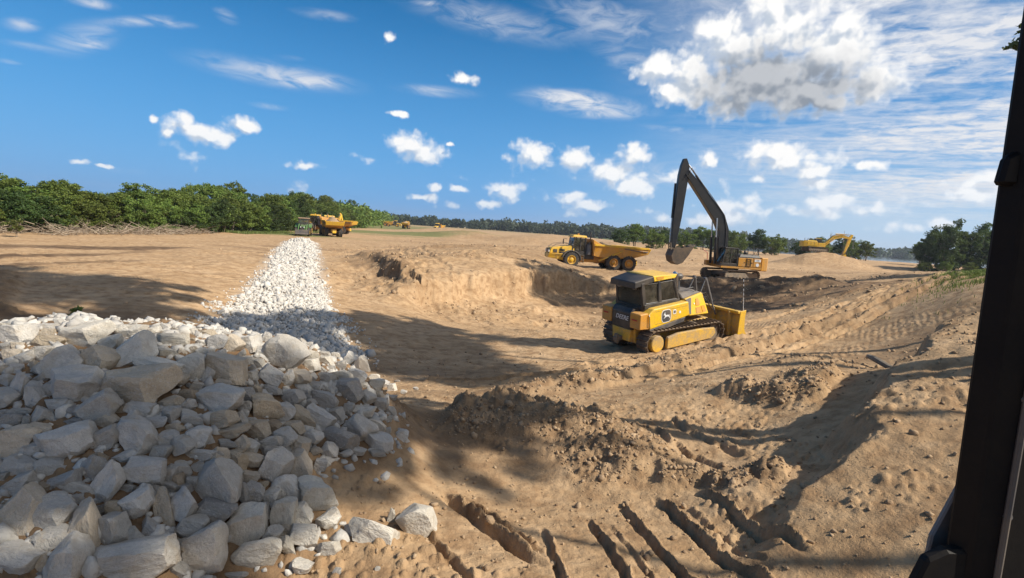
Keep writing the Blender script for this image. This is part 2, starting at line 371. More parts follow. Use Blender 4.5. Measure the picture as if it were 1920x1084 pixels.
# grooves scraped by bucket teeth: start, end, depth, half width
GROOVES = [((-0.75, 6.3), (0.5, 4.7), 0.2, 0.075), ((-0.52, 6.4), (0.55, 5), 0.11, 0.05), ((1.14, 6.2), (1.34, 3.9), 0.15, 0.045), ((1.62, 6.6), (1.95, 3.9), 0.16, 0.05), ((2.13, 6.75), (2.58, 4.1), 0.16, 0.05), ((2.68, 6.8), (3.1, 4.6), 0.15, 0.05), ((0.53, 5.8), (0.68, 4), 0.09, 0.04), ((-0.8, 5.2), (-0.1, 4.2), 0.09, 0.05), ((1.38, 6), (1.6, 4), 0.05, 0.035), ((2.42, 6.3), (2.75, 4.7), 0.05, 0.035), ((2.84, 9.33), (2.94, 8.57), 0.13, 0.07), ((3, 8.7), (3.2, 8.02), 0.11, 0.06), ((3.19, 8.23), (3.44, 7.53), 0.11, 0.07), ((3.28, 9.79), (3.39, 9.1), 0.15, 0.08), ((3.41, 9.16), (3.71, 8.54), 0.12, 0.065), ((3.74, 8.61), (3.93, 7.99), 0.13, 0.08), ((3.56, 10.25), (4.12, 8.31), 0.06, 0.035), ((3.9, 10.1), (4.5, 8.4), 0.05, 0.03), ((4.3, 10.2), (5, 8.5), 0.05, 0.03)]
# wheel and track ruts: polyline, depth, half width
RUTS = [([(-40, 28), (-20, 25), (-12, 27), (-6, 40)], 0.05, 0.30), ([(-40, 30), (-20, 27.2), (-13, 29.5), (-8, 42)], 0.05, 0.30), ([(-13, 60), (-9, 42), (-3, 29), (4, 22), (9, 20)], 0.07, 0.28),
        ([(-11, 60), (-7, 43), (-1, 30.5), (5, 24), (10, 22)], 0.07, 0.28), ([(-2, 52), (6, 55), (18, 58), (40, 60)], 0.10, 0.4), ([(-2, 49), (6, 51.5), (18, 61), (40, 63)], 0.08, 0.4),
        ([(3, 17.6), (8, 20.3), (13, 23.6), (22, 29), (34, 37)], 0.09, 0.3), ([(5, 16.2), (10, 19.2), (17, 23.6), (27, 30)], 0.08, 0.25), ([(-30, 20), (-16, 19), (-11, 20)], 0.05, .25),
        ([(-20, 62), (-6, 70), (20, 76), (50, 80)], 0.12, 0.5), ([(-14, 90), (5, 96), (40, 100)], 0.15, 0.8),
        ([(-2, 14.6), (3, 16.4), (8, 19.4), (14, 23), (24, 29.5), (36, 38)], 0.13, 0.22), ([(-1, 13.6), (4, 15.6), (9, 18.6), (15, 22.2), (25, 28.4), (36, 36)], 0.12, 0.2), ([(2, 13.4), (6, 15.4), (12, 19.6), (19, 24), (30, 31)], 0.12, 0.22),
        ([(4, 13.6), (8, 16), (14, 20), (22, 25)], 0.1, 0.18), ([(8, 20.5), (14, 24.4), (22, 30), (34, 39)], 0.12, 0.25), ([(9, 25), (15, 28), (24, 34)], 0.1, 0.3), ([(-22, 36), (-18, 50), (-16, 70)], .08, .3), ([(-20, 36), (-15.5, 50), (-13, 70)], .08, .3)]

def ground_h(x, y, fine=True):
    """height of the ground; returns height, dark soil 0..1, roughness"""
    x = np.asarray(x, float); y = np.asarray(y, float)
    h = base_h(x, y)
    r = np.hypot(x, y)
    rough = np.full(x.shape, 0.10)
    wx = x + 0.9 * fbm(x * 0.35, y * 0.35, 3, 71); wy = y + 0.9 * fbm(x * 0.35, y * 0.35, 3, 93)
    wxs = x + 0.32 * fbm(x * 1.1, y * 1.1, 4, 71); wys = y + 0.32 * fbm(x * 1.1, y * 1.1, 4, 93)
    for pts, hh, wl, wr, rg in RIDGES:
        lo = np.min([p[0] for p in pts]) - 9, np.min([p[1] for p in pts]) - 9
        hi = np.max([p[0] for p in pts]) + 9, np.max([p[1] for p in pts]) + 9
        m = (x > lo[0]) & (x < hi[0]) & (y > lo[1]) & (y < hi[1])
        if not m.any():
            continue
        sx, sy = (wx, wy) if pts[0][1] > 30 else (wxs, wys)
        d, t, s = poly_dist(sx[m], sy[m], pts)
        wd = np.where(s > 0, wl, wr)
        end = sstep(0, 0.50 if hh == 0.72 else 0.12, t) * sstep(1.0, 0.88, t)
        prof = np.clip(1 - d / wd, 0, 1)
        prof = prof * prof * (3 - 2 * prof) * 0.5 + prof * 0.5
        h[m] += hh * prof * (0.25 + 0.75 * end)
        rough[m] = np.maximum(rough[m], rg * sstep(0, 0.5, prof) * end)
    for cx, cy, rr, hh, rg in MOUNDS:
        d = np.hypot(wx - cx, wy - cy) / rr
        pr = np.clip(1 - d, 0, 1)
        h += hh * (pr * pr * (3 - 2 * pr) * 0.6 + 0.4 * pr)
        rough = np.maximum(rough, rg * sstep(0, 0.4, pr))
    # the land falls to the river beyond the site on the right
    d, t, s = poly_dist(x, y, [(40, 330), (140, 215), (230, 190), (420, 190)])
    h -= 4.6 * sstep(0, 45, np.where(s > 0, d, -d)) * sstep(60, 120, x + 0.0 * y)
    if fine:
        near = sstep(70, 30, r)
        for (ax, ay), (bx, by), dp, hw in GROOVES:
            m = (np.abs(x - (ax + bx) / 2) < 2) & (np.abs(y - (ay + by) / 2) < 2.2)
            if m.any():
                gx = x[m] + 0.035 * fbm(x[m] * 4, y[m] * 4, 4, 5, .55); gy = y[m] + 0.035 * fbm(x[m] * 4, y[m] * 4, 4, 6, .55)
                d, t, s = poly_dist(gx, gy, [(ax, ay), (bx, by)])
                e = sstep(0.0, 0.16, t) * sstep(1.0, 0.8, t) * (0.65 + 0.7 * (vnoise(gx * 2.5, gy * 2.5, 8) + .5))
                cut = -dp * 0.55 * sstep(hw * 1.2, hw * 0.3, d) * e
                lip = dp * 0.6 * np.exp(-((d - hw * 1.35) / (hw * 0.55)) ** 2) * (s > 0) * e * (0.6 + 0.8 * vnoise(gx * 9, gy * 9, 3) + .3)
                h[m] += cut + lip
        for pts, dp, hw in RUTS:
            lo = np.min([p[0] for p in pts]) - 3, np.min([p[1] for p in pts]) - 3
            hi = np.max([p[0] for p in pts]) + 3, np.max([p[1] for p in pts]) + 3
            m = (x > lo[0]) & (x < hi[0]) & (y > lo[1]) & (y < hi[1])
            if m.any():
                d, t, s = poly_dist(wxs[m], wys[m], pts)
                h[m] += -dp * sstep(hw, hw * 0.6, d) + dp * 0.6 * np.exp(-((d - hw * 1.3) / (hw * 0.4)) ** 2)
        mid = sstep(24, 40, r) * sstep(190, 110, r)
        h += 0.10 * fbm(x * 0.22, y * 0.22, 3, 11) + 0.05 * near * fbm(x * 0.9, y * 0.9, 3, 23)
        h += mid * (0.16 * fbm(x * 0.35 + y * .12, y * 0.9, 4, 29, .6) * sstep(-32, -8, x) + 0.05 * fbm(x * 0.5, y * 1.2, 4, 129, .6))
        rough = np.maximum(rough, mid * sstep(0.02, 0.28, fbm(x * 0.12, y * 0.25, 3, 101)) * sstep(-30, -10, x) * 0.8)
        # rough, broken earth
        rg = rough * (0.55 + 0.9 * (fbm(x * 0.8, y * 0.8, 3, 41) + 0.5))
        nb = sstep(16, 9, r)
        h += rg * (0.16 * clods(x, y, 0.55, 3, 0.55) * sstep(60, 30, r) + 0.16 * clods(x, y, 0.27, 7, 0.7) * sstep(40, 18, r) + 0.10 * clods(x, y, 0.13, 9, 0.75) * sstep(22, 12, r)
                   + 0.12 * fbm(x * 2.1, y * 2.1, 5, 51, 0.6))
        # small crumbs everywhere near the camera
        cm = sstep(-0.05, 0.25, fbm(x * 0.7, y * 0.7, 3, 61))
        h += nb * cm * 0.22 * clods(x, y, 0.11, 21, 0.5) * 0.45
        h += 0.02 * near * fbm(x * 4.0, y * 4.0, 4, 77, 0.6)
        # scarps along the far edge of the pit
        sc = sstep(0.02, 0.3, fbm(x * 0.5, y * 0.5, 2, 31))
        h += 0.42 * sc * sstep(30, 34, r) * sstep(60, 50, r) * (0.25 - np.abs(fbm(x * 0.9, y * 0.9, 4, 37, .55))) * sstep(-16, -9, x)
    return h, rough
build_sky()
NOISE_DIM = None

# ------------------------------------------------------------------ materials
def mat(name, build):
    m = bpy.data.materials.new(name)
    m.use_nodes = True
    k = NT(m.node_tree)
    bs = k.n['Principled BSDF']
    build(k, bs)
    return m

def wpos(k):
    return k.node('ShaderNodeNewGeometry').outputs['Position']

def bump(k, bs, height, strength, dist):
    b = k.node('ShaderNodeBump', Strength=strength, Distance=dist, Height=height)
    k.l.new(b.outputs[0], bs.inputs['Normal'])

def m_ground(k, bs):
    p = wpos(k)
    a = lambda n: k.node('ShaderNodeAttribute', dict(attribute_name=n)).outputs['Fac']
    dark, grass, pale = a('dark'), a('grass'), a('pale')
    n1 = k.noise(p, 0.35, 5, 0.6)
    n2 = k.noise(p, 2.6, 6, 0.62)
    n3 = k.noise(p, 34, 4, 0.7)
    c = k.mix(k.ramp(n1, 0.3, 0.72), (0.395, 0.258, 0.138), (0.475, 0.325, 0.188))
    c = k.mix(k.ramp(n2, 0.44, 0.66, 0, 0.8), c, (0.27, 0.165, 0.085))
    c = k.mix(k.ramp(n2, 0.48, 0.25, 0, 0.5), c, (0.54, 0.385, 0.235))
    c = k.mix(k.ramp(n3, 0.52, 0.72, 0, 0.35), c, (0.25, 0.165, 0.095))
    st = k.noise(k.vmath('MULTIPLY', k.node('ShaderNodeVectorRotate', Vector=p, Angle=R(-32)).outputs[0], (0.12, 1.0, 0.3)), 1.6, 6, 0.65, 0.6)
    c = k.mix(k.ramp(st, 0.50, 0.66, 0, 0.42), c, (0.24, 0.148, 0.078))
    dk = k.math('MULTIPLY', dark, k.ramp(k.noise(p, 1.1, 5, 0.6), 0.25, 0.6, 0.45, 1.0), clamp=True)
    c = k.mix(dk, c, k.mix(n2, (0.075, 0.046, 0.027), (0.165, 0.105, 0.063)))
    c = k.mix(pale, c, (0.50, 0.47, 0.42))
    gk = k.math('MULTIPLY', grass, k.ramp(k.math('ADD', k.noise(p, 0.5, 6, 0.65), k.math('MULTIPLY', grass, 0.25)), 0.42, 0.66), clamp=True)
    c = k.mix(gk, c, k.mix(k.noise(p, 5, 4, 0.6), (0.075, 0.105, 0.03), (0.17, 0.19, 0.065)))
    k.put(bs.inputs['Base Color'], c)
    k.put(bs.inputs['Roughness'], 0.95)
    k.put(bs.inputs['Specular IOR Level'], 0.15)
    # fine relief: grains, crumbs and the cleat prints of tracked machines
    wv = k.node('ShaderNodeTexWave', dict(wave_type='BANDS', bands_direction='X'), Vector=k.node('ShaderNodeVectorRotate', Vector=p, Angle=R(35)).outputs[0], Scale=1.7, Distortion=5.0, Detail=3, Detail_Scale=1.2)
    wv2 = k.node('ShaderNodeTexWave', dict(wave_type='BANDS', bands_direction='X'), Vector=k.node('ShaderNodeVectorRotate', Vector=p, Angle=R(-42)).outputs[0], Scale=2.0, Distortion=4.5, Detail=3, Detail_Scale=1.0)
    msk = k.ramp(k.noise(p, 0.22, 3, 0.5), 0.48, 0.60)
    cl = a('cleat')
    h = k.math('ADD', k.math('MULTIPLY', k.noise(p, 9, 7, 0.68), 0.055), k.math('MULTIPLY', k.noise(p, 60, 4, 0.65), 0.008))
    w2 = k.mix(msk, wv.outputs['Fac'], wv2.outputs['Fac'])
    h = k.math('ADD', h, k.math('MULTIPLY', k.math('MULTIPLY', w2, k.math('MULTIPLY', cl, k.ramp(k.noise(p, 0.3, 3, 0.5), 0.45, 0.62))), 0.020))
    bump(k, bs, h, 0.9, 1.0)

def m_rock(k, bs):
    oi = k.node('ShaderNodeObjectInfo')
    tco = k.node('ShaderNodeTexCoord').outputs['Object']
    tc = k.vmath('ADD', tco, k.vmath('SCALE', (1, 1, 1), s=k.math('MULTIPLY', oi.outputs['Random'], 40)))
    n1 = k.noise(tc, 2.2, 6, 0.62)
    n2 = k.noise(tc, 9, 5, 0.65)
    c = k.mix(k.ramp(n1, 0.3, 0.7, 0, 0.75), oi.outputs['Color'], k.mix(1.0, oi.outputs['Color'], (0.78, 0.78, 0.78), 'MULTIPLY'))
    c = k.mix(k.ramp(n2, 0.52, 0.72, 0, 0.6), c, (0.58, 0.56, 0.52))
    c = k.mix(k.ramp(k.noise(tc, 24, 3, 0.7), 0.52, 0.66, 0, 0.45), c, (0.22, 0.21, 0.20))
    c = k.mix(k.ramp(k.noise(tc, 1.3, 4, 0.5), 0.52, 0.68, 0, 0.5), c, (0.40, 0.33, 0.24))
    k.put(bs.inputs['Base Color'], c)
    k.put(bs.inputs['Roughness'], 0.9)
    k.put(bs.inputs['Specular IOR Level'], 0.2)
    h = k.math('ADD', k.math('MULTIPLY', k.noise(tc, 4, 8, 0.66), 0.16), k.math('MULTIPLY', k.noise(k.vmath('MULTIPLY', tc, (1, 1, 4)), 3.5, 4, 0.6), 0.10))
    bump(k, bs, h, 1.0, 0.17)

def m_stone(k, bs):
    g = k.node('ShaderNodeNewGeometry')
    c = k.mix(g.outputs['Random Per Island'], (0.40, 0.375, 0.335), (0.66, 0.61, 0.53))
    c = k.mix(k.ramp(k.noise(g.outputs['Position'], 12, 4, 0.6), 0.45, 0.7, 0, 0.5), c, (0.36, 0.34, 0.31))
    k.put(bs.inputs['Base Color'], c)
    k.put(bs.inputs['Roughness'], 0.9)
    bump(k, bs, k.noise(g.outputs['Position'], 25, 5, 0.6), 0.5, 0.02)

def m_fill(k, bs):
    g = k.node('ShaderNodeNewGeometry')
    c = k.mix(g.outputs['Random Per Island'], (0.36, 0.34, 0.31), (0.56, 0.53, 0.47))
    c = k.mix(k.ramp(k.noise(g.outputs['Position'], 16, 5, 0.6), 0.45, 0.7, 0, 0.6), c, (0.30, 0.27, 0.23))
    k.put(bs.inputs['Base Color'], c)
    k.put(bs.inputs['Roughness'], 0.92)
    bump(k, bs, k.noise(g.outputs['Position'], 30, 6, 0.65), 0.7, 0.02)

def m_soil(k, bs):
    g = k.node('ShaderNodeNewGeometry')
    c = k.mix(g.outputs['Random Per Island'], (0.27, 0.178, 0.102), (0.44, 0.31, 0.185))
    k.put(bs.inputs['Base Color'], c)
    k.put(bs.inputs['Roughness'], 0.97)
    bump(k, bs, k.noise(g.outputs['Position'], 30, 5, 0.65), 0.8, 0.03)

def m_load(k, bs):
    p = wpos(k)
    k.put(bs.inputs['Base Color'], k.mix(k.noise(p, 1.5, 6, 0.65), (0.23, 0.15, 0.09), (0.42, 0.30, 0.18)))
    k.put(bs.inputs['Roughness'], 0.97)
    bump(k, bs, k.noise(p, 5, 7, 0.7), 1.0, 0.15)

def leafmat(name, c0, c1, c2, trans=0.25):
    def b(k, bs):
        at = k.node('ShaderNodeAttribute', dict(attribute_name='tone')).outputs['Fac']
        oi = k.node('ShaderNodeObjectInfo')
        g = k.node('ShaderNodeNewGeometry')
        c = k.mix(at, c0, c1)
        c = k.mix(k.math('MULTIPLY', g.outputs['Random Per Island'], 0.6), c, c2)
        hs = k.node('ShaderNodeHueSaturation', Hue=k.math('MULTIPLY_ADD', oi.outputs['Random'], 0.035, 0.482), Value=k.math('MULTIPLY_ADD', oi.outputs['Random'], 0.5, 0.75), Color=c)
        k.put(bs.inputs['Base Color'], hs.outputs[0])
        k.put(bs.inputs['Roughness'], 0.6)
        k.put(bs.inputs['Specular IOR Level'], 0.25)
        tr = k.node('ShaderNodeBsdfTranslucent', Color=k.mix(0.5, hs.outputs[0], (0.16, 0.22, 0.03)))
        mx = k.node('ShaderNodeMixShader', _0=trans, _1=bs.outputs[0], _2=tr.outputs[0])
        k.l.new(mx.outputs[0], k.n['Material Output'].inputs[0])
    return mat(name, b)

def m_bark(k, bs):
    p = wpos(k)
    k.put(bs.inputs['Base Color'], k.mix(k.noise(k.vmath('MULTIPLY', p, (1, 1, 0.2)), 8, 5, 0.6), (0.09, 0.07, 0.05), (0.30, 0.25, 0.19)))
    k.put(bs.inputs['Roughness'], 0.95)

def m_brush(k, bs):
    g = k.node('ShaderNodeNewGeometry')
    k.put(bs.inputs['Base Color'], k.mix(g.outputs['Random Per Island'], (0.16, 0.115, 0.075), (0.42, 0.34, 0.25)))
    k.put(bs.inputs['Roughness'], 0.95)

def paint(name, c, rough=0.42, dirt=0.5, metal=0.0, dcol=(0.34, 0.25, 0.155), spec=0.5, dscale=1.6):
    def b(k, bs):
        tc = k.node('ShaderNodeTexCoord').outputs['Object']
        n = k.noise(tc, dscale, 7, 0.68)
        f = k.noise(tc, 14, 5, 0.65)
        fac = k.math('MULTIPLY', k.ramp(k.math('ADD', k.math('MULTIPLY', n, 0.7), k.math('MULTIPLY', f, 0.3)), 0.36, 0.66), dirt)
        up = k.node('ShaderNodeSeparateXYZ', Vector=k.node('ShaderNodeNewGeometry').outputs['Normal']).outputs[2]
        fac = k.math('ADD', fac, k.math('MULTIPLY', k.ramp(up, 0.4, 1.0), dirt * 0.45), clamp=True)
        c0 = k.mix(k.ramp(f, 0.35, 0.7), c, tuple(v * 0.86 for v in c))
        k.put(bs.inputs['Base Color'], k.mix(fac, c0, dcol))
        k.put(bs.inputs['Roughness'], k.math('MULTIPLY_ADD', fac, 0.45, rough))
        k.put(bs.inputs['Metallic'], metal)
        k.put(bs.inputs['Specular IOR Level'], spec)
        bump(k, bs, f, 0.08, 0.02)
    return mat(name, b)

def m_glass(k, bs):
    tc = k.node('ShaderNodeTexCoord').outputs['Object']
    f = k.ramp(k.noise(tc, 2.0, 6, 0.65), 0.35, 0.75, 0.05, 0.30)
    k.put(bs.inputs['Base Color'], (0.10, 0.12, 0.12, 1))
    k.put(bs.inputs['Roughness'], 0.08)
    k.put(bs.inputs['IOR'], 1.5)
    t = k.node('ShaderNodeBsdfTransparent', Color=(0.42, 0.50, 0.48, 1))
    gl = k.node('ShaderNodeBsdfGlossy', Color=(1, 1, 1, 1), Roughness=0.06)
    fr = k.node('ShaderNodeFresnel', IOR=1.5)
    dd = k.node('ShaderNodeBsdfDiffuse', Color=(0.34, 0.29, 0.22, 1))
    m1 = k.node('ShaderNodeMixShader', _0=fr.outputs[0], _1=t.outputs[0], _2=gl.outputs[0])
    m2 = k.node('ShaderNodeMixShader', _0=f, _1=m1.outputs[0], _2=dd.outputs[0])
    k.l.new(m2.outputs[0], k.n['Material Output'].inputs[0])

def m_water(k, bs):
    k.put(bs.inputs['Base Color'], (0.10, 0.13, 0.14, 1))
    k.put(bs.inputs['Roughness'], 0.12)
    bump(k, bs, k.noise(wpos(k), 0.4, 4, 0.6), 0.25, 0.3)

def plain(name, c, rough=0.6, metal=0.0):
    def b(k, bs):
        tc = k.node('ShaderNodeTexCoord').outputs['Object']
        f = k.noise(tc, 6, 5, 0.6)
        k.put(bs.inputs['Base Color'], k.mix(f, tuple(v * 0.8 for v in c), tuple(min(1, v * 1.15) for v in c)))
        k.put(bs.inputs['Roughness'], rough)
        k.put(bs.inputs['Metallic'], metal)
    return mat(name, b)

M = dict(
    ground=mat('sandy_ground', m_ground), rock=mat('limestone', m_rock), stone=mat('crushed_limestone', m_stone), soil=mat('soil_clod', m_soil), fill=mat('broken_limestone', m_fill), load=mat('hauled_soil', m_load),
    leaf=leafmat('leaf_green', (0.052, 0.095, 0.018), (0.14, 0.205, 0.036), (0.20, 0.225, 0.055)),
    leaf_dark=leafmat('leaf_dark', (0.022, 0.048, 0.014), (0.062, 0.105, 0.026), (0.10, 0.13, 0.036), 0.22),
    leaf_far=leafmat('leaf_far', (0.022, 0.042, 0.022), (0.050, 0.078, 0.034), (0.07, 0.09, 0.045), 0.15),
    grass=leafmat('grass_blade', (0.06, 0.10, 0.02), (0.15, 0.20, 0.05), (0.22, 0.21, 0.08), 0.3),
    bark=mat('bark', m_bark), brush=mat('dead_brush', m_brush), glass=mat('dusty_glass', m_glass), water=mat('river_water', m_water),
    yellow=paint('yellow_paint', (0.80, 0.46, 0.018), 0.38, 0.42), yellow_bright=paint('yellow_paint_clean', (0.84, 0.50, 0.012), 0.36, 0.42),
    amber=paint('amber_paint', (0.64, 0.285, 0.022), 0.45, 0.50), yellow_muddy=paint('yellow_paint_muddy', (0.70, 0.40, 0.03), 0.6, 0.95),
    arm_black=paint('arm_black', (0.012, 0.013, 0.015), 0.36, 0.05), black=paint('black_paint', (0.020, 0.021, 0.024), 0.42, 0.22), dark=paint('dark_grey_paint', (0.055, 0.058, 0.065), 0.45, 0.35), grey=paint('grey_paint', (0.105, 0.11, 0.12), 0.45, 0.3),
    steel=paint('worn_steel', (0.16, 0.135, 0.11), 0.55, 0.7, 0.3), track=paint('track_steel', (0.085, 0.065, 0.048), 0.6, 0.85, 0.2, (0.22, 0.155, 0.10)), chrome=plain('chrome', (0.55, 0.55, 0.56), 0.25, 1.0),
    rubber=paint('rubber', (0.028, 0.028, 0.030), 0.8, 0.55, dcol=(0.14, 0.11, 0.08)), green=paint('green_paint', (0.035, 0.16, 0.035), 0.4, 0.3), red=plain('red_paint', (0.5, 0.03, 0.02), 0.5),
    white=plain('white_decal', (0.75, 0.75, 0.73), 0.5), vest=plain('green_vest', (0.12, 0.75, 0.10), 0.8), orange_vest=plain('orange_vest', (0.85, 0.16, 0.03), 0.8), skin=plain('skin', (0.42, 0.25, 0.17), 0.6), cloth=plain('dark_cloth', (0.05, 0.06, 0.09), 0.9),
    roof_brown=paint('faded_roof', (0.34, 0.22, 0.15), 0.6, 0.5), pillar=paint('cab_black', (0.006, 0.006, 0.007), 0.55, 0.03, spec=0.15), bluegrey=paint('cab_grey', (0.10, 0.115, 0.135), 0.4, 0.35), cap=paint('dull_yellow', (0.36, 0.33, 0.12), 0.6, 0.5),
)

# ------------------------------------------------------------------ helpers for objects
def tag(o, label=None, cat=None, group=None, kind=None):
    for k_, v in (('label', label), ('category', cat), ('group', group), ('kind', kind)):
        if v:
            o[k_] = v
    return o

def link(name, data, parent=None):
    o = bpy.data.objects.new(name, data)
    col.objects.link(o)
    if parent is not None:
        o.parent = parent
    return o

def empty(name, loc=(0, 0, 0), rot=(0, 0, 0)):
    o = link(name, None)
    o.empty_display_size = 0.2
    o.location = loc
    o.rotation_euler = rot
    return o

def np_mesh(name, verts, faces, mat_=None, smooth=False, attrs=None):
    """mesh from a vertex array and an (n, 3|4) face array"""
    me = bpy.data.meshes.new(name)
    verts = np.asarray(verts, np.float32); faces = np.asarray(faces, np.int32)
    n, kk = faces.shape
    me.vertices.add(len(verts)); me.vertices.foreach_set('co', verts.ravel())
    me.loops.add(n * kk); me.loops.foreach_set('vertex_index', faces.ravel())
    me.polygons.add(n); me.polygons.foreach_set('loop_start', np.arange(0, n * kk, kk, dtype=np.int32))
    if smooth:
        me.polygons.foreach_set('use_smooth', np.ones(n, bool))
    for an, av in (attrs or {}).items():
        at = me.attributes.new(an, 'FLOAT', 'POINT')
        at.data.foreach_set('value', np.asarray(av, np.float32).ravel())
    me.update(calc_edges=True)
    if mat_:
        me.materials.append(mat_)
    return me

class MB:
    """collects shapes for one part"""
    def __init__(self):
        self.v = []; self.f = []

    def add(self, vs, fs):
        b = len(self.v)
        self.v += [tuple(q) for q in vs]
        self.f += [tuple(i + b for i in q) for q in fs]
        return self

    def box(self, x0, x1, y0, y1, z0, z1):
        return self.add([(x0, y0, z0), (x1, y0, z0), (x1, y1, z0), (x0, y1, z0), (x0, y0, z1), (x1, y0, z1), (x1, y1, z1), (x0, y1, z1)],
                        [(0, 3, 2, 1), (4, 5, 6, 7), (0, 1, 5, 4), (1, 2, 6, 5), (2, 3, 7, 6), (3, 0, 4, 7)])

    def hexa(self, low, high):
        """eight-cornered block from a lower and an upper quad"""
        return self.add(list(low) + list(high), [(0, 3, 2, 1), (4, 5, 6, 7), (0, 1, 5, 4), (1, 2, 6, 5), (2, 3, 7, 6), (3, 0, 4, 7)])

    def prism(self, poly, y0, y1, y0b=None, y1b=None):
        """side outline in x, z pushed out from y0 to y1"""
        n = len(poly)
        vs = [(x, y0, z) for x, z in poly] + [(x, y1, z) for x, z in poly]
        fs = [tuple(range(n)), tuple(range(2 * n - 1, n - 1, -1))] + [(i, i + n, (i + 1) % n + n, (i + 1) % n) for i in range(n)]
        return self.add(vs, fs)

    def slab(self, poly, z0, z1):
        n = len(poly)
        vs = [(x, y, z0) for x, y in poly] + [(x, y, z1) for x, y in poly]
        fs = [tuple(range(n))[::-1], tuple(range(n, 2 * n))] + [(i, (i + 1) % n, (i + 1) % n + n, i + n) for i in range(n)]
        return self.add(vs, fs)

    def tube(self, pts, r, n=8, caps=True):
        pts = [Vector(q) for q in pts]
        rs = r if isinstance(r, (list, tuple)) else [r] * len(pts)
        b = len(self.v)
        prev = None
        for i, q in enumerate(pts):
            d = (pts[min(i + 1, len(pts) - 1)] - pts[max(i - 1, 0)]).normalized()
            ref = Vector((0, 0, 1)) if abs(d.z) < 0.9 else Vector((1, 0, 0))
            a = d.cross(ref).normalized() if prev is None else (prev - d * prev.dot(d)).normalized()
            prev = a
            c = d.cross(a)
            for j in range(n):
                t = 2 * math.pi * j / n
                self.v.append(tuple(q + (a * math.cos(t) + c * math.sin(t)) * rs[i]))
        for i in range(len(pts) - 1):
            for j in range(n):
                p0, p1 = b + i * n + j, b + i * n + (j + 1) % n
                self.f.append((p0, p1, p1 + n, p0 + n))
        if caps:
            self.f.append(tuple(b + j for j in range(n))[::-1])
            self.f.append(tuple(b + (len(pts) - 1) * n + j for j in range(n)))
        return self

    def lathe(self, prof, c=(0, 0, 0), axis='y', n=20):
        """closed ring profile of (radius, offset along the axis)"""
        b = len(self.v); m = len(prof)
        for i in range(n):
            t = 2 * math.pi * i / n
            for rr, o in prof:
                if axis == 'y':
                    q = (c[0] + rr * math.cos(t), c[1] + o, c[2] + rr * math.sin(t))
                elif axis == 'z':
                    q = (c[0] + rr * math.cos(t), c[1] + rr * math.sin(t), c[2] + o)
                else:
                    q = (c[0] + o, c[1] + rr * math.cos(t), c[2] + rr * math.sin(t))
                self.v.append(q)
        for i in range(n):
            for j in range(m):
                a0, a1 = b + i * m + j, b + i * m + (j + 1) % m
                i2 = (i + 1) % n
                self.f.append((a0, b + i2 * m + j, b + i2 * m + (j + 1) % m, a1))
        return self

    def cyl(self, c, axis, r, ln, n=16):
        prof = [(1e-4, -ln / 2), (r, -ln / 2), (r, ln / 2), (1e-4, ln / 2)]
        return self.lathe(prof, c, axis, n)

    def build(self, name, m, parent=None, bev=0.0, smooth=False, xf=None):
        me = bpy.data.meshes.new(name)
        vs = self.v if xf is None else [tuple(xf @ Vector(q)) for q in self.v]
        me.from_pydata(vs, [], self.f)
        bm = bmesh.new(); bm.from_mesh(me)
        bmesh.ops.remove_doubles(bm, verts=bm.verts, dist=2e-4)
        bmesh.ops.recalc_face_normals(bm, faces=bm.faces)
        if bev > 0:
            es = [e for e in bm.edges if len(e.link_faces) == 2 and e.calc_face_angle(0) > 0.5]
            bmesh.ops.bevel(bm, geom=es, offset=bev, segments=1, affect='EDGES', clamp_overlap=True)
        if smooth:
            for f_ in bm.faces:
                f_.smooth = True
            for e in bm.edges:
                if len(e.link_faces) == 2 and e.calc_face_angle(0) > 0.6:
                    e.smooth = False
        bm.to_mesh(me); bm.free()
        me.materials.append(M[m] if isinstance(m, str) else m)
        return link(name, me, parent)

def copy_tree(o, parent=None):
    c = o.copy(); col.objects.link(c); c.parent = parent
    for ch in o.children:
        copy_tree(ch, c)
    return c

def text_part(name, s, size, m, parent, xf, shear=0.0, ext=0.004):
    cu = bpy.data.curves.new(name, 'FONT')
    cu.body = s; cu.size = size; cu.extrude = ext; cu.shear = shear; cu.align_x = 'CENTER'; cu.align_y = 'CENTER'; cu.resolution_u = 3
    tmp = bpy.data.objects.new('tmp', cu); col.objects.link(tmp)
    dg = bpy.context.evaluated_depsgraph_get()
    me = bpy.data.meshes.new_from_object(tmp.evaluated_get(dg))
    bpy.data.objects.remove(tmp); bpy.data.curves.remove(cu)
    me.transform(xf)
    me.materials.clear(); me.materials.append(M[m])
    return link(name, me, parent)

def gz(x, y, fine=True):
    return float(ground_h(np.array([float(x)]), np.array([float(y)]), fine)[0][0])
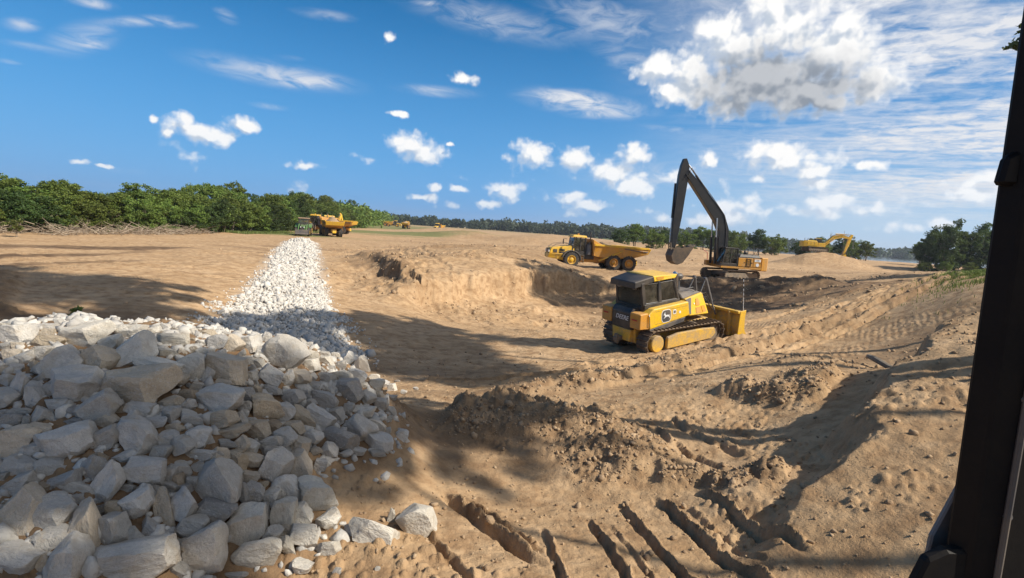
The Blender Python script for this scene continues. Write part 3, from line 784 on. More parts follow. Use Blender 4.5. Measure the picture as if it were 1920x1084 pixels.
# ------------------------------------------------------------------ ground
def build_ground():
    na = 900
    th = np.concatenate([np.linspace(R(-62), R(62), na), np.linspace(R(62), R(298), 44)[1:-1]])
    rr = np.concatenate([np.geomspace(2.6, 62, 560), np.geomspace(62, 900, 110)[1:], np.array([1300, 2000, 3500, 6000, 12000.])])
    T, Q = np.meshgrid(th, rr)
    X, Y = Q * np.sin(T), Q * np.cos(T)
    x, y = X.ravel(), Y.ravel()
    h, rough = ground_h(x, y)
    r = np.hypot(x, y)
    # soil that is damp, freshly turned or painted dark for shade, grown over, or strewn with stone dust
    def blob(cx, cy, rx, ry, ang=0):
        c, s = math.cos(ang), math.sin(ang)
        dx, dy = x - cx, y - cy
        wn = 0.5 * fbm(x * 2.2 / max(rx, ry), y * 2.2 / max(rx, ry), 4, 7)
        return sstep(1.15, 0.55, np.hypot((dx * c + dy * s) / rx, (-dx * s + dy * c) / ry) + wn)
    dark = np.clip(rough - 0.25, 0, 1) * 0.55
    for a in [(18, 44, 11, 5.5, .1, 1.0), (24, 40, 14, 4, .25, .85), (15.5, 36.5, 9, 5.5, .3, .95), (24, 35, 9, 3, .45, .7), (8, 43, 6, 3, .5, .6), (-29.5, 35, 9, 1.7, .95, 1.0), (-26.3, 29, 5.5, 1.0, 1.4, 1.0), (-22.5, 26, 4, .7, 1.3, .7), (-33, 33, 5, 1.4, .8, .9), (-21, 52, 5, 1.2, .3, .7), (-19.5, 42, 3.0, .9, .2, .7), (-13.5, 13.6, 3.5, 2.0, .3, .9), (-16.5, 13.5, 7, 3.0, .2, .7), (-11, 40, 4, 2, -.8, .6), (-8.6, 37, 3, 1.2, -.9, .7),  # far-left bands: dark earth with tree shade put into the colour
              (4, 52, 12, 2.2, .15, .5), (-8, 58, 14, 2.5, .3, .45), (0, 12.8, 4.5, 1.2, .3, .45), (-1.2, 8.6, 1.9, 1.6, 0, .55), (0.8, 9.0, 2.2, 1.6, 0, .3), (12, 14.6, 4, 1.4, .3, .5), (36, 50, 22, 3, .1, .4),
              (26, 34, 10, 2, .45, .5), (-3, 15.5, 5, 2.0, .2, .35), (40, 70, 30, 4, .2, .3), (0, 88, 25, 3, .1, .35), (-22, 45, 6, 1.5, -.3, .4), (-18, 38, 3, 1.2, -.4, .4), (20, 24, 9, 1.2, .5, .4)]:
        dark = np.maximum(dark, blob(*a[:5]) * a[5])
    grass = np.zeros_like(x)
    for a in [(-46, 80, 30, 7, .15, .9), (-38, 130, 40, 18, .5, .85), (-70, 240, 60, 60, 0, .8), (-28, 112, 12, 6, .3, .5), (27, 26.5, 6.5, 5.0, .7, 1.0), (36, 33, 9, 6, .6, 1.0), (60, 50, 26, 12, .6, .9), (-20, 150, 25, 8, .3, .3), (140, 130, 30, 12, .6, .7),
              (-48, 52, 4, 26, -.1, .35)]:
        grass = np.maximum(grass, blob(*a[:5]) * a[5])
    grass = np.maximum(grass, sstep(330, 520, r) * 0.45)
    grass = np.where((x < -52 - 0.0 * y) & (y < 400), np.maximum(grass, .7), grass)
    d, t, s = poly_dist(x, y, STRIP)
    pale = 0.55 * sstep(2.4, 1.2, d) * sstep(95, 80, r)
    dark = np.maximum(dark, 0.75 * sstep(0.15, -0.3, heap_out(x, y)))  # brown soil under the heap, with the shade of its gaps painted in
    cleat = sstep(0.3, 0.15, rough) * sstep(0.35, 0.15, dark) * sstep(12, 15, r) * sstep(70, 45, r)
    n0, n1 = len(rr), len(th)
    idx = np.arange(n0 * n1).reshape(n0, n1)
    a_ = idx[:-1, :]; b_ = idx[1:, :]
    f = np.stack([a_, np.roll(a_, -1, 1), np.roll(b_, -1, 1), b_], -1).reshape(-1, 4)
    v = np.stack([x, y, h], 1)
    # close the hole under the machine
    c = len(v)
    v = np.vstack([v, [[0, 0, float(h[:n1].mean()) - 0.1]]])
    hub = np.stack([np.full(n1, c), np.roll(idx[0], -1), idx[0], idx[0]], -1)
    me = bpy.data.meshes.new('ground')
    nq, nt = len(f), n1
    me.vertices.add(len(v)); me.vertices.foreach_set('co', v.astype(np.float32).ravel())
    loops = np.concatenate([f.ravel(), hub[:, :3].ravel()]).astype(np.int32)
    me.loops.add(len(loops)); me.loops.foreach_set('vertex_index', loops)
    ls = np.concatenate([np.arange(nq) * 4, nq * 4 + np.arange(nt) * 3]).astype(np.int32)
    me.polygons.add(nq + nt); me.polygons.foreach_set('loop_start', ls)
    me.polygons.foreach_set('use_smooth', np.ones(nq + nt, bool))
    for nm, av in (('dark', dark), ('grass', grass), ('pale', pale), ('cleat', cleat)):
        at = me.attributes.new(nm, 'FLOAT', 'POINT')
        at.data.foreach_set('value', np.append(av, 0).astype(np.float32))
    me.update(calc_edges=True)
    me.flip_normals()
    me.materials.append(M['ground'])
    return tag(link('ground', me), kind='structure')

STRIP = [(-6.4, 14.8), (-7.9, 17.8), (-9.3, 20.5), (-10.7, 24.1), (-12.3, 28.5), (-14.8, 34.5), (-19.4, 45.8), (-25.6, 61.4)]
HEAP = [(-12, 7.2), (-6.7, 7.6), (-4.4, 8.2), (-3.0, 8.2), (-1.75, 7.75), (-1.3, 6.3), (-1.95, 5.7), (-2.35, 5.5), (-1.55, 5.0), (-1.8, 4.5), (-2.5, 3.4), (-6, 2.0), (-12, 3)]

def heap_out(x, y):
    """signed distance to the outline of the rock heap, negative inside"""
    d, t, s = poly_dist(x, y, HEAP + [HEAP[0]])
    ins = np.zeros(np.shape(x), bool)
    n = len(HEAP)
    for i in range(n):
        (ax, ay), (bx, by) = HEAP[i], HEAP[(i + 1) % n]
        c = ((ay > y) != (by > y)) & (x < (bx - ax) * (y - ay) / (by - ay + 1e-12) + ax)
        ins ^= c
    return np.where(ins, -d, d)

ground = build_ground()

# river beyond the site, and its far bank is land again
wm = bpy.data.meshes.new('river'); wm.from_pydata([(130, 120, -3.6), (2200, 160, -3.6), (2200, 800, -3.6), (560, 800, -3.6), (190, 640, -3.6), (120, 420, -3.6)], [], [(0, 1, 2, 3, 4, 5)]); wm.materials.append(M['water'])
tag(link('river', wm), kind='structure')
fb = bpy.data.meshes.new('far_bank'); fb.from_pydata([(560, 800, -3.0), (2200, 800, -3.0), (2200, 3000, 0), (300, 3000, 0), (120, 700, -3.0), (190, 640, -3.3)], [], [(0, 1, 2, 3, 4, 5)]); fb.materials.append(M['ground'])
at_ = fb.attributes.new('grass', 'FLOAT', 'POINT'); at_.data.foreach_set('value', [1.0] * 6)
tag(link('far_bank', fb), kind='structure')
ROCKS = [
(-2.981,3.934,.280,.742,.660,-.080,.090,.366,.171,.170,'l','huge pale grey slab lying flat, heap foot, near its far end','rocks of the limestone heap'),
(-3.837,5.206,1.288,.745,.663,-.051,.057,.364,.229,.192,'t','huge tan long rock lying flat, heap upper face, near its far end','rocks of the limestone heap'),
(-4.063,4.553,.948,.746,.664,.036,-.041,.260,.211,.190,'g','large grey oblong rock lying flat, heap middle face, far end','rocks of the limestone heap'),
(-2.542,4.230,.188,.715,.636,-.193,.217,.223,.203,.159,'l','large pale grey blocky rock, heap foot, towards the soil','rocks of the limestone heap'),
(-3.381,3.783,.356,.598,.532,-.399,.449,.207,.170,.152,'l','large pale grey blocky rock, heap foot, far end','rocks of the limestone heap'),
(-3.923,3.999,.582,.577,.514,-.422,.474,.235,.159,.143,'t','large tan oblong rock standing on end, heap lower face, far end','rocks of the limestone heap'),
(-2.725,4.697,.561,.659,.586,.313,-.352,.244,.207,.172,'g','large grey blocky rock, heap lower face, towards the soil','rocks of the limestone heap'),
(-4.432,5.103,1.279,.746,.664,.036,-.041,.248,.210,.208,'g','large grey blocky rock, heap upper face, far end, rightmost of two','rocks of the limestone heap'),
(-3.399,3.982,.442,.588,.523,.410,-.461,.299,.108,.107,'t','large tan slab standing on end, heap foot, far end','rocks of the limestone heap'),
(-2.364,4.586,.234,.598,.532,-.399,.449,.226,.182,.148,'w','large cream white oblong rock tipped uphill, heap foot, towards the soil','rocks of the limestone heap'),
(-3.544,4.759,.963,.710,.632,.207,-.232,.263,.161,.155,'g','large grey long rock tipped downhill, heap middle face, near its far end','rocks of the limestone heap'),
(-1.935,5.156,.235,.747,.664,-.022,.025,.236,.211,.161,'w','large cream white blocky rock, heap lower face, end by the soil','rocks of the limestone heap'),
(-1.226,4.865,.051,.734,.653,.122,-.138,.286,.147,.116,'w','long cream white rock lying alone on sand right of the heap','rocks of the limestone heap'),
(-3.701,3.698,.379,.747,.664,-.022,.025,.167,.143,.123,'g','large grey blocky rock, heap foot, far end','rocks of the limestone heap'),
(-3.046,6.800,1.300,.666,.593,-.301,.338,.266,.266,.213,'g','large grey blocky rock, heap upper face, towards the soil','rocks of the limestone heap'),
(-4.845,5.399,1.436,.681,.605,-.274,.309,.220,.204,.176,'g','large grey blocky rock, heap upper face, far end, leftmost of two','rocks of the limestone heap'),
(-4.275,5.683,1.495,.705,.627,-.221,.248,.283,.171,.133,'w','large cream white long rock tipped uphill, heap upper face, near its far end','rocks of the limestone heap'),
(-2.180,4.434,.055,.742,.660,-.080,.090,.227,.142,.116,'w','large cream white long rock lying flat, heap foot, towards the soil','rocks of the limestone heap'),
(-3.297,4.514,.740,.747,.665,.007,-.008,.213,.149,.148,'g','large grey oblong rock lying flat, heap lower face, near its far end','rocks of the limestone heap'),
(-3.494,4.349,.701,.617,.548,-.375,.422,.233,.123,.107,'l','large pale grey long rock standing on end, heap lower face, near its far end','rocks of the limestone heap'),
(-3.133,5.449,1.116,.746,.664,.036,-.041,.257,.166,.162,'l','large pale grey long rock lying flat, heap middle face, towards the soil','rocks of the limestone heap'),
(-3.331,5.939,1.309,.740,.658,.094,-.105,.269,.179,.168,'t','large tan oblong rock tipped downhill, heap upper face, towards the soil','rocks of the limestone heap'),
(-4.037,4.910,1.125,.693,.617,-.248,.279,.225,.150,.127,'g','large grey oblong rock tipped uphill, heap middle face, far end','rocks of the limestone heap'),
(-5.038,5.959,1.601,.742,.660,-.080,.090,.295,.161,.152,'w','large cream white long rock lying flat, heap crest, far end','rocks of the limestone heap'),
(-3.198,4.259,.560,.747,.664,-.022,.025,.155,.162,.123,'l','medium pale grey blocky rock, heap lower face, near its far end','rocks of the limestone heap'),
(-2.652,4.514,.369,.744,.661,.065,-.073,.208,.136,.105,'d','large dark grey long rock tipped downhill, heap lower face, towards the soil','rocks of the limestone heap'),
(-3.699,4.042,.573,.747,.664,-.022,.025,.141,.161,.140,'g','medium grey blocky rock, heap lower face, far end','rocks of the limestone heap'),
(-4.498,4.522,.930,.747,.664,-.022,.025,.181,.146,.134,'t','medium tan oblong rock lying flat, heap middle face, far end','rocks of the limestone heap'),
(-.867,5.192,-.011,.731,.650,-.137,.154,.198,.181,.170,'w','blocky cream white rock on sand next to the wheel groove, outermost of the loose ones','rocks of the limestone heap'),
(-2.416,5.188,.507,.598,.532,-.399,.449,.211,.163,.150,'g','medium grey oblong rock tipped uphill, heap lower face, towards the soil','rocks of the limestone heap'),
(-2.880,4.409,.469,.634,.564,-.351,.395,.182,.133,.124,'g','medium grey oblong rock standing on end, heap lower face, near its far end','rocks of the limestone heap'),
(-3.234,4.040,.430,.626,.557,.363,-.408,.168,.123,.112,'g','medium grey oblong rock standing on end, heap foot, near its far end','rocks of the limestone heap'),
(-4.532,5.532,1.452,.724,.644,-.165,.186,.217,.159,.151,'t','medium tan oblong rock tipped uphill, heap upper face, far end','rocks of the limestone heap'),
(-2.767,5.763,.933,.747,.664,-.022,.025,.211,.176,.162,'t','medium tan blocky rock, heap middle face, towards the soil, second of three','rocks of the limestone heap'),
(-2.974,4.320,.459,.588,.523,.410,-.461,.240,.089,.069,'t','large tan slab standing on end, heap lower face, near its far end','rocks of the limestone heap'),
(-3.835,4.277,.714,.705,.627,-.221,.248,.175,.115,.087,'d','medium dark grey long rock tipped uphill, heap lower face, far end','rocks of the limestone heap'),
(-2.034,6.159,.444,.746,.664,.036,-.041,.245,.151,.143,'d','medium dark grey long rock lying flat, heap middle face, end by the soil','rocks of the limestone heap'),
(-3.563,3.865,.432,.747,.664,-.022,.025,.124,.124,.114,'g','medium grey blocky rock, heap foot, far end','rocks of the limestone heap'),
(-3.892,5.627,1.389,.744,.661,.065,-.073,.281,.102,.092,'w','medium cream white slab tipped downhill, heap upper face, near its far end','rocks of the limestone heap'),
(-3.610,5.727,1.366,.715,.636,-.193,.217,.190,.156,.151,'w','medium cream white oblong rock tipped uphill, heap upper face, near its far end','rocks of the limestone heap'),
(-1.890,4.712,.064,.747,.664,-.022,.025,.158,.135,.102,'w','medium cream white blocky rock, heap foot, towards the soil','rocks of the limestone heap'),
(-2.233,5.413,.434,.687,.611,.261,-.293,.186,.144,.113,'t','medium tan oblong rock tipped downhill, heap lower face, towards the soil','rocks of the limestone heap'),
(-4.153,4.188,.700,.731,.650,-.137,.154,.152,.106,.098,'g','medium grey oblong rock tipped uphill, heap lower face, far end','rocks of the limestone heap'),
(-5.771,5.898,1.581,.747,.664,-.022,.025,.213,.133,.133,'l','medium pale grey long rock lying flat, heap crest, far end','rocks of the limestone heap'),
(-3.795,4.669,.941,.715,.636,-.193,.217,.172,.108,.102,'g','medium grey long rock tipped uphill, heap middle face, near its far end','rocks of the limestone heap'),
(-1.896,6.506,.421,.710,.632,.207,-.232,.209,.169,.160,'g','medium grey oblong rock tipped downhill, heap middle face, soil end, leftmost of two','rocks of the limestone heap'),
(-1.642,6.503,.268,.720,.640,.179,-.201,.219,.160,.124,'g','medium grey oblong rock tipped downhill, heap middle face, soil end, rightmost of two','rocks of the limestone heap'),
(-2.747,4.320,.328,.746,.664,.036,-.041,.144,.110,.106,'l','medium pale grey oblong rock lying flat, heap foot, near its far end','rocks of the limestone heap'),
(-4.268,4.345,.794,.747,.665,.007,-.008,.150,.103,.078,'g','medium grey oblong rock, heap lower face, far end, leftmost of two','rocks of the limestone heap'),
(-2.215,5.078,.318,.674,.599,.287,-.323,.176,.120,.094,'l','medium pale grey oblong rock standing on end, heap lower face, towards the soil','rocks of the limestone heap'),
(-2.131,4.829,.190,.534,.475,-.465,.523,.176,.107,.105,'w','medium cream white long rock standing on end, heap foot, towards the soil','rocks of the limestone heap'),
(-3.705,4.400,.767,.626,.557,.363,-.408,.138,.111,.096,'d','medium dark grey oblong rock tipped downhill, heap lower face, far end','rocks of the limestone heap'),
(-4.965,5.069,1.237,.556,.495,-.444,.499,.193,.100,.089,'g','medium grey slab standing on end, heap upper face, far end','rocks of the limestone heap'),
(-2.211,7.056,.749,.747,.664,-.022,.025,.192,.192,.165,'d','medium dark grey blocky rock, heap upper face, end by the soil','rocks of the limestone heap'),
(-4.759,5.006,1.199,.659,.586,.313,-.352,.176,.099,.093,'g','medium grey long rock standing on end, heap upper face, far end','rocks of the limestone heap'),
(-2.454,6.030,.717,.728,.647,.151,-.170,.212,.120,.108,'t','medium tan long rock tipped downhill, heap middle face, towards the soil','rocks of the limestone heap'),
(-3.022,5.257,.974,.742,.660,-.080,.090,.177,.104,.094,'t','medium tan long rock lying flat, heap middle face, towards the soil','rocks of the limestone heap'),
(-4.687,6.238,1.618,.737,.656,-.108,.122,.187,.131,.120,'w','medium cream white oblong rock tipped uphill, heap crest, near its far end','rocks of the limestone heap'),
(-2.969,4.852,.761,.747,.664,-.022,.025,.210,.075,.065,'l','medium pale grey slab lying flat, heap lower face, near its far end','rocks of the limestone heap'),
(-4.036,4.373,.784,.746,.664,.036,-.041,.131,.096,.095,'g','medium grey oblong rock, heap lower face, far end, rightmost of two','rocks of the limestone heap'),
(-2.326,6.229,.667,.720,.640,.179,-.201,.200,.124,.099,'g','medium grey long rock tipped downhill, heap middle face, soil end, leftmost of two','rocks of the limestone heap'),
(-3.707,4.257,.668,.740,.658,.094,-.105,.161,.074,.068,'l','medium pale grey slab tipped downhill, heap lower face, far end','rocks of the limestone heap'),
(-2.971,6.271,1.150,.728,.647,.151,-.170,.171,.142,.120,'l','medium pale grey blocky rock, heap upper face, towards the soil','rocks of the limestone heap'),
(-4.405,4.660,.986,.747,.664,-.022,.025,.143,.093,.072,'t','medium tan long rock lying flat, heap middle face, far end','rocks of the limestone heap'),
(-2.491,5.555,.653,.710,.632,.207,-.232,.128,.145,.126,'g','medium grey blocky rock, heap middle face, towards the soil','rocks of the limestone heap'),
(-2.326,5.615,.539,.728,.647,.151,-.170,.147,.129,.105,'t','medium tan blocky rock, heap middle face, towards the soil, rightmost of three','rocks of the limestone heap'),
(-4.163,6.201,1.547,.747,.664,-.022,.025,.214,.102,.083,'w','medium cream white slab lying flat, heap crest, near its far end','rocks of the limestone heap'),
(-2.902,5.200,.859,.742,.660,-.080,.090,.223,.072,.064,'t','medium tan slab lying flat, heap middle face, towards the soil','rocks of the limestone heap'),
(-1.734,4.964,.092,.747,.664,-.022,.025,.126,.118,.108,'w','medium cream white blocky rock, heap foot, end by the soil','rocks of the limestone heap'),
(-5.332,5.790,1.534,.746,.664,.036,-.041,.192,.096,.084,'t','medium tan slab lying flat, heap crest, far end','rocks of the limestone heap'),
(-4.980,4.931,1.181,.747,.664,-.022,.025,.120,.113,.103,'g','medium grey blocky rock, heap middle face, far end','rocks of the limestone heap'),
(-3.073,4.954,.884,.747,.664,-.022,.025,.122,.114,.096,'l','medium pale grey blocky rock, heap middle face, near its far end','rocks of the limestone heap'),
(-2.401,6.563,.782,.740,.658,.094,-.105,.199,.120,.091,'g','medium grey long rock tipped downhill, heap middle face, soil end, rightmost of two','rocks of the limestone heap'),
(-2.842,4.876,.709,.659,.586,.313,-.352,.115,.115,.103,'t','medium tan blocky rock, heap lower face, towards the soil, leftmost of two','rocks of the limestone heap'),
(-2.997,4.165,.380,.687,.611,.261,-.293,.133,.073,.064,'d','medium dark grey long rock tipped downhill, heap foot, near its far end','rocks of the limestone heap'),
(-2.709,5.455,.793,.747,.664,-.022,.025,.134,.117,.093,'t','medium tan blocky rock, heap middle face, towards the soil, leftmost of three','rocks of the limestone heap'),
(-2.743,6.581,1.056,.634,.564,-.351,.395,.129,.169,.117,'t','medium tan oblong rock standing on end, heap upper face, towards the soil','rocks of the limestone heap'),
(-3.243,5.116,1.013,.744,.661,.065,-.073,.149,.086,.081,'l','medium pale grey long rock tipped downhill, heap middle face, near its far end','rocks of the limestone heap'),
(-2.684,6.200,.923,.742,.660,-.080,.090,.179,.104,.082,'g','medium grey long rock lying flat, heap middle face, towards the soil','rocks of the limestone heap'),
(-1.974,6.912,.521,.742,.660,-.080,.090,.200,.116,.096,'w','medium cream white long rock lying flat, heap middle face, end by the soil','rocks of the limestone heap'),
(-2.714,5.001,.659,.747,.664,-.022,.025,.110,.110,.085,'t','medium tan blocky rock, heap lower face, towards the soil, rightmost of two','rocks of the limestone heap'),
(-2.461,4.853,.392,.728,.647,.151,-.170,.115,.100,.079,'d','medium dark grey blocky rock, heap lower face, towards the soil','rocks of the limestone heap'),
(-3.704,5.040,1.113,.746,.664,.036,-.041,.139,.085,.079,'g','medium grey long rock lying flat, heap middle face, near its far end','rocks of the limestone heap'),
(-3.084,4.076,.366,.598,.532,-.399,.449,.104,.078,.059,'l','medium pale grey oblong rock standing on end, heap foot, near its far end','rocks of the limestone heap'),
(-3.698,3.850,.431,.715,.636,-.193,.217,.099,.074,.070,'g','medium grey oblong rock tipped uphill, heap foot, far end','rocks of the limestone heap'),
(-1.994,4.942,.156,.699,.622,.234,-.263,.125,.094,.087,'w','medium cream white oblong rock tipped downhill, heap lower face, towards the soil','rocks of the limestone heap'),
(-3.163,4.834,.857,.699,.622,.234,-.263,.104,.104,.096,'g','medium grey blocky rock, heap middle face, near its far end','rocks of the limestone heap'),
(-3.449,6.740,1.419,.747,.664,-.022,.025,.142,.142,.132,'l','medium pale grey blocky rock, heap crest, towards the soil','rocks of the limestone heap'),
(-3.332,4.184,.540,.747,.664,-.022,.025,.086,.093,.067,'t','small tan blocky rock, heap lower face, near its far end','rocks of the limestone heap'),
(-2.710,4.162,.232,.747,.664,-.022,.025,.087,.093,.071,'t','small tan blocky rock, heap foot, near its far end','rocks of the limestone heap'),
(-3.537,4.583,.826,.742,.660,-.080,.090,.129,.072,.070,'l','medium pale grey long rock lying flat, heap lower face, near its far end','rocks of the limestone heap'),
(-3.280,4.699,.819,.747,.664,-.022,.025,.110,.088,.074,'g','small grey oblong rock lying flat, heap lower face, near its far end','rocks of the limestone heap'),
(-4.683,5.924,1.557,.715,.636,-.193,.217,.125,.116,.098,'w','small cream white blocky rock, heap crest, past far end, leftmost of two','rocks of the limestone heap'),
(-2.634,5.883,.829,.728,.647,.151,-.170,.126,.117,.099,'g','small grey blocky rock, heap middle face, towards the soil, rightmost of two','rocks of the limestone heap'),
(-2.587,5.396,.665,.731,.650,-.137,.154,.166,.075,.073,'l','medium pale grey slab tipped uphill, heap middle face, towards the soil','rocks of the limestone heap'),
(-3.499,5.188,1.134,.731,.650,-.137,.154,.127,.087,.072,'t','small tan oblong rock tipped uphill, heap middle face, near its far end','rocks of the limestone heap'),
(-3.537,4.942,1.023,.745,.663,-.051,.057,.167,.061,.056,'g','medium grey slab lying flat, heap middle face, near its far end','rocks of the limestone heap'),
(-2.475,5.807,.682,.747,.664,-.022,.025,.142,.098,.087,'t','small tan oblong rock lying flat, heap middle face, towards the soil','rocks of the limestone heap'),
(-2.290,5.880,.561,.737,.656,-.108,.122,.144,.099,.096,'l','small pale grey oblong rock tipped uphill, heap middle face, end by the soil','rocks of the limestone heap'),
(-1.988,4.576,.021,.687,.611,.261,-.293,.124,.073,.062,'w','small cream white long rock tipped downhill, heap foot, towards the soil','rocks of the limestone heap'),
(-1.628,4.661,-.002,.747,.664,-.022,.025,.126,.074,.058,'w','small cream white long rock lying flat, heap foot, end by the soil','rocks of the limestone heap'),
(-2.602,5.140,.601,.747,.664,-.022,.025,.121,.088,.078,'t','small tan oblong rock lying flat, heap lower face, towards the soil','rocks of the limestone heap'),
(-2.155,4.615,.107,.598,.532,-.399,.449,.110,.081,.079,'l','small pale grey oblong rock standing on end, heap foot, towards the soil','rocks of the limestone heap'),
(-3.289,4.840,.903,.747,.664,-.022,.025,.097,.097,.083,'g','small grey blocky rock, heap middle face, past far end, leftmost of two','rocks of the limestone heap'),
(-4.282,4.487,.879,.747,.664,-.022,.025,.090,.090,.080,'g','small grey blocky rock, heap middle face, far end','rocks of the limestone heap'),
(-4.729,4.724,1.034,.747,.664,-.022,.025,.102,.087,.083,'d','small dark grey blocky rock, heap middle face, far end','rocks of the limestone heap'),
(-4.519,4.801,1.068,.634,.564,-.351,.395,.110,.081,.069,'g','small grey oblong rock standing on end, heap middle face, far end, leftmost of two','rocks of the limestone heap'),
(-2.757,5.200,.739,.634,.564,-.351,.395,.120,.088,.081,'t','small tan oblong rock standing on end, heap middle face, towards the soil','rocks of the limestone heap'),
(-2.308,4.917,.315,.747,.664,-.022,.025,.093,.101,.093,'l','small pale grey blocky rock, heap lower face, towards the soil, rightmost of two','rocks of the limestone heap'),
(-3.903,4.843,1.051,.724,.644,-.165,.186,.119,.074,.057,'t','small tan long rock tipped uphill, heap middle face, near its far end','rocks of the limestone heap'),
(-2.507,5.358,.593,.747,.664,-.022,.025,.132,.082,.069,'g','small grey long rock lying flat, heap middle face, towards the soil','rocks of the limestone heap'),
(-4.048,3.934,.524,.511,.454,-.485,.545,.119,.050,.046,'g','small grey slab standing on end, heap foot, far end','rocks of the limestone heap'),
(-5.290,5.471,1.431,.747,.664,-.022,.025,.099,.108,.097,'l','small pale grey blocky rock, heap upper face, far end, second of three','rocks of the limestone heap'),
(-5.190,5.563,1.462,.747,.664,-.022,.025,.109,.101,.090,'l','small pale grey blocky rock, heap upper face, far end, rightmost of three','rocks of the limestone heap'),
(-3.239,6.730,1.331,.747,.664,-.022,.025,.121,.132,.111,'l','small pale grey blocky rock, heap upper face, towards the soil','rocks of the limestone heap'),
(-3.763,6.485,1.483,.747,.664,-.022,.025,.136,.107,.083,'d','small dark grey oblong rock lying flat, heap crest, towards the soil','rocks of the limestone heap'),
(-2.402,7.261,.875,.747,.664,-.022,.025,.154,.121,.119,'w','small cream white oblong rock, heap upper face, soil end, second of four','rocks of the limestone heap'),
(-2.063,5.861,.395,.687,.611,.261,-.293,.126,.099,.080,'g','small grey oblong rock tipped downhill, heap middle face, end by the soil','rocks of the limestone heap'),
(-4.485,4.941,1.139,.745,.663,-.051,.057,.113,.075,.065,'g','small grey oblong rock lying flat, heap middle face, far end','rocks of the limestone heap'),
(-3.027,5.766,1.079,.747,.664,-.022,.025,.131,.088,.074,'d','small dark grey oblong rock lying flat, heap upper face, towards the soil','rocks of the limestone heap'),
(-2.533,4.797,.418,.747,.664,-.022,.025,.068,.121,.052,'d','small dark grey long rock lying flat, heap lower face, towards the soil','rocks of the limestone heap'),
(-3.046,4.669,.693,.747,.664,-.022,.025,.088,.088,.086,'l','small pale grey blocky rock, heap lower face, near its far end','rocks of the limestone heap'),
(-3.462,5.369,1.181,.747,.664,-.022,.025,.147,.065,.053,'b','small brown slab lying flat, heap upper face, near its far end','rocks of the limestone heap'),
(-1.781,4.436,-.053,.747,.664,-.022,.025,.100,.071,.071,'w','small cream white oblong rock lying flat, heap foot, towards the soil','rocks of the limestone heap'),
(-2.920,7.281,1.175,.747,.664,-.022,.025,.175,.099,.084,'w','small cream white long rock lying flat, heap upper face, end by the soil','rocks of the limestone heap'),
(-4.716,5.083,1.235,.715,.636,-.193,.217,.101,.085,.076,'g','small grey blocky rock, heap upper face, far end','rocks of the limestone heap'),
(-3.597,6.569,1.448,.634,.564,-.351,.395,.109,.128,.091,'t','small tan blocky rock, heap crest, towards the soil','rocks of the limestone heap'),
(-4.472,15.499,-1.343,.607,.540,.387,-.435,.350,.222,.191,'w','small cream white long rock standing on end, heap upper face, end by the soil','rocks of the limestone heap'),
(-3.528,3.722,.338,.747,.664,-.022,.025,.054,.090,.049,'t','small tan long rock lying flat, heap foot, far end','rocks of the limestone heap'),
(-2.549,4.981,.490,.747,.664,-.022,.025,.117,.070,.070,'t','small tan long rock lying flat, heap lower face, towards the soil','rocks of the limestone heap'),
(-3.117,4.595,.683,.747,.664,-.022,.025,.079,.087,.076,'g','small grey blocky rock, heap lower face, past far end, second of three','rocks of the limestone heap'),
(-2.324,4.749,.253,.747,.664,-.022,.025,.083,.090,.071,'l','small pale grey blocky rock, heap lower face, towards the soil, leftmost of two','rocks of the limestone heap'),
(-2.881,5.408,.894,.659,.586,.313,-.352,.124,.074,.065,'l','small pale grey long rock standing on end, heap middle face, towards the soil','rocks of the limestone heap'),
(-3.416,5.063,1.066,.747,.664,-.022,.025,.085,.093,.069,'g','small grey blocky rock, heap middle face, past far end, rightmost of two','rocks of the limestone heap'),
(-2.826,6.437,1.074,.747,.664,-.022,.025,.097,.127,.082,'g','small grey oblong rock, heap upper face, towards the soil, rightmost of two','rocks of the limestone heap'),
(-2.082,7.981,.545,.747,.664,-.022,.025,.157,.121,.112,'w','small cream white oblong rock, heap upper face, soil end, rightmost of four','rocks of the limestone heap'),
(-4.305,4.908,1.106,.747,.664,-.022,.025,.105,.068,.063,'d','small dark grey long rock, heap middle face, far end, leftmost of two','rocks of the limestone heap'),
(-2.305,7.673,.781,.740,.658,.094,-.105,.162,.104,.087,'l','small pale grey long rock tipped downhill, heap upper face, soil end, rightmost of three','rocks of the limestone heap'),
(-1.767,6.848,.349,.740,.658,.094,-.105,.146,.094,.076,'l','small pale grey long rock tipped downhill, heap middle face, end by the soil','rocks of the limestone heap'),
(-3.952,4.214,.674,.747,.664,-.022,.025,.073,.073,.061,'b','small brown blocky rock, heap lower face, far end, rightmost of two','rocks of the limestone heap'),
(-5.457,5.487,1.439,.747,.664,-.022,.025,.091,.091,.086,'t','small tan blocky rock, heap upper face, far end','rocks of the limestone heap'),
(-2.196,6.513,.605,.747,.664,-.022,.025,.109,.109,.093,'g','small grey blocky rock, heap middle face, soil end, leftmost of four','rocks of the limestone heap'),
(-3.735,4.510,.832,.747,.664,-.022,.025,.092,.064,.059,'b','small brown oblong rock lying flat, heap lower face, far end','rocks of the limestone heap'),
(-4.022,5.914,1.469,.747,.664,-.022,.025,.134,.071,.071,'w','small cream white long rock lying flat, heap upper face, near its far end','rocks of the limestone heap'),
(-5.190,5.148,1.285,.747,.664,-.022,.025,.094,.078,.060,'l','small pale grey blocky rock, heap upper face, far end, leftmost of three','rocks of the limestone heap'),
(-2.674,5.239,.697,.747,.664,-.022,.025,.081,.097,.063,'l','small pale grey blocky rock, heap middle face, towards the soil, leftmost of two','rocks of the limestone heap'),
(-2.536,7.020,.938,.747,.664,-.022,.025,.138,.095,.075,'l','small pale grey oblong rock lying flat, heap upper face, end by the soil','rocks of the limestone heap'),
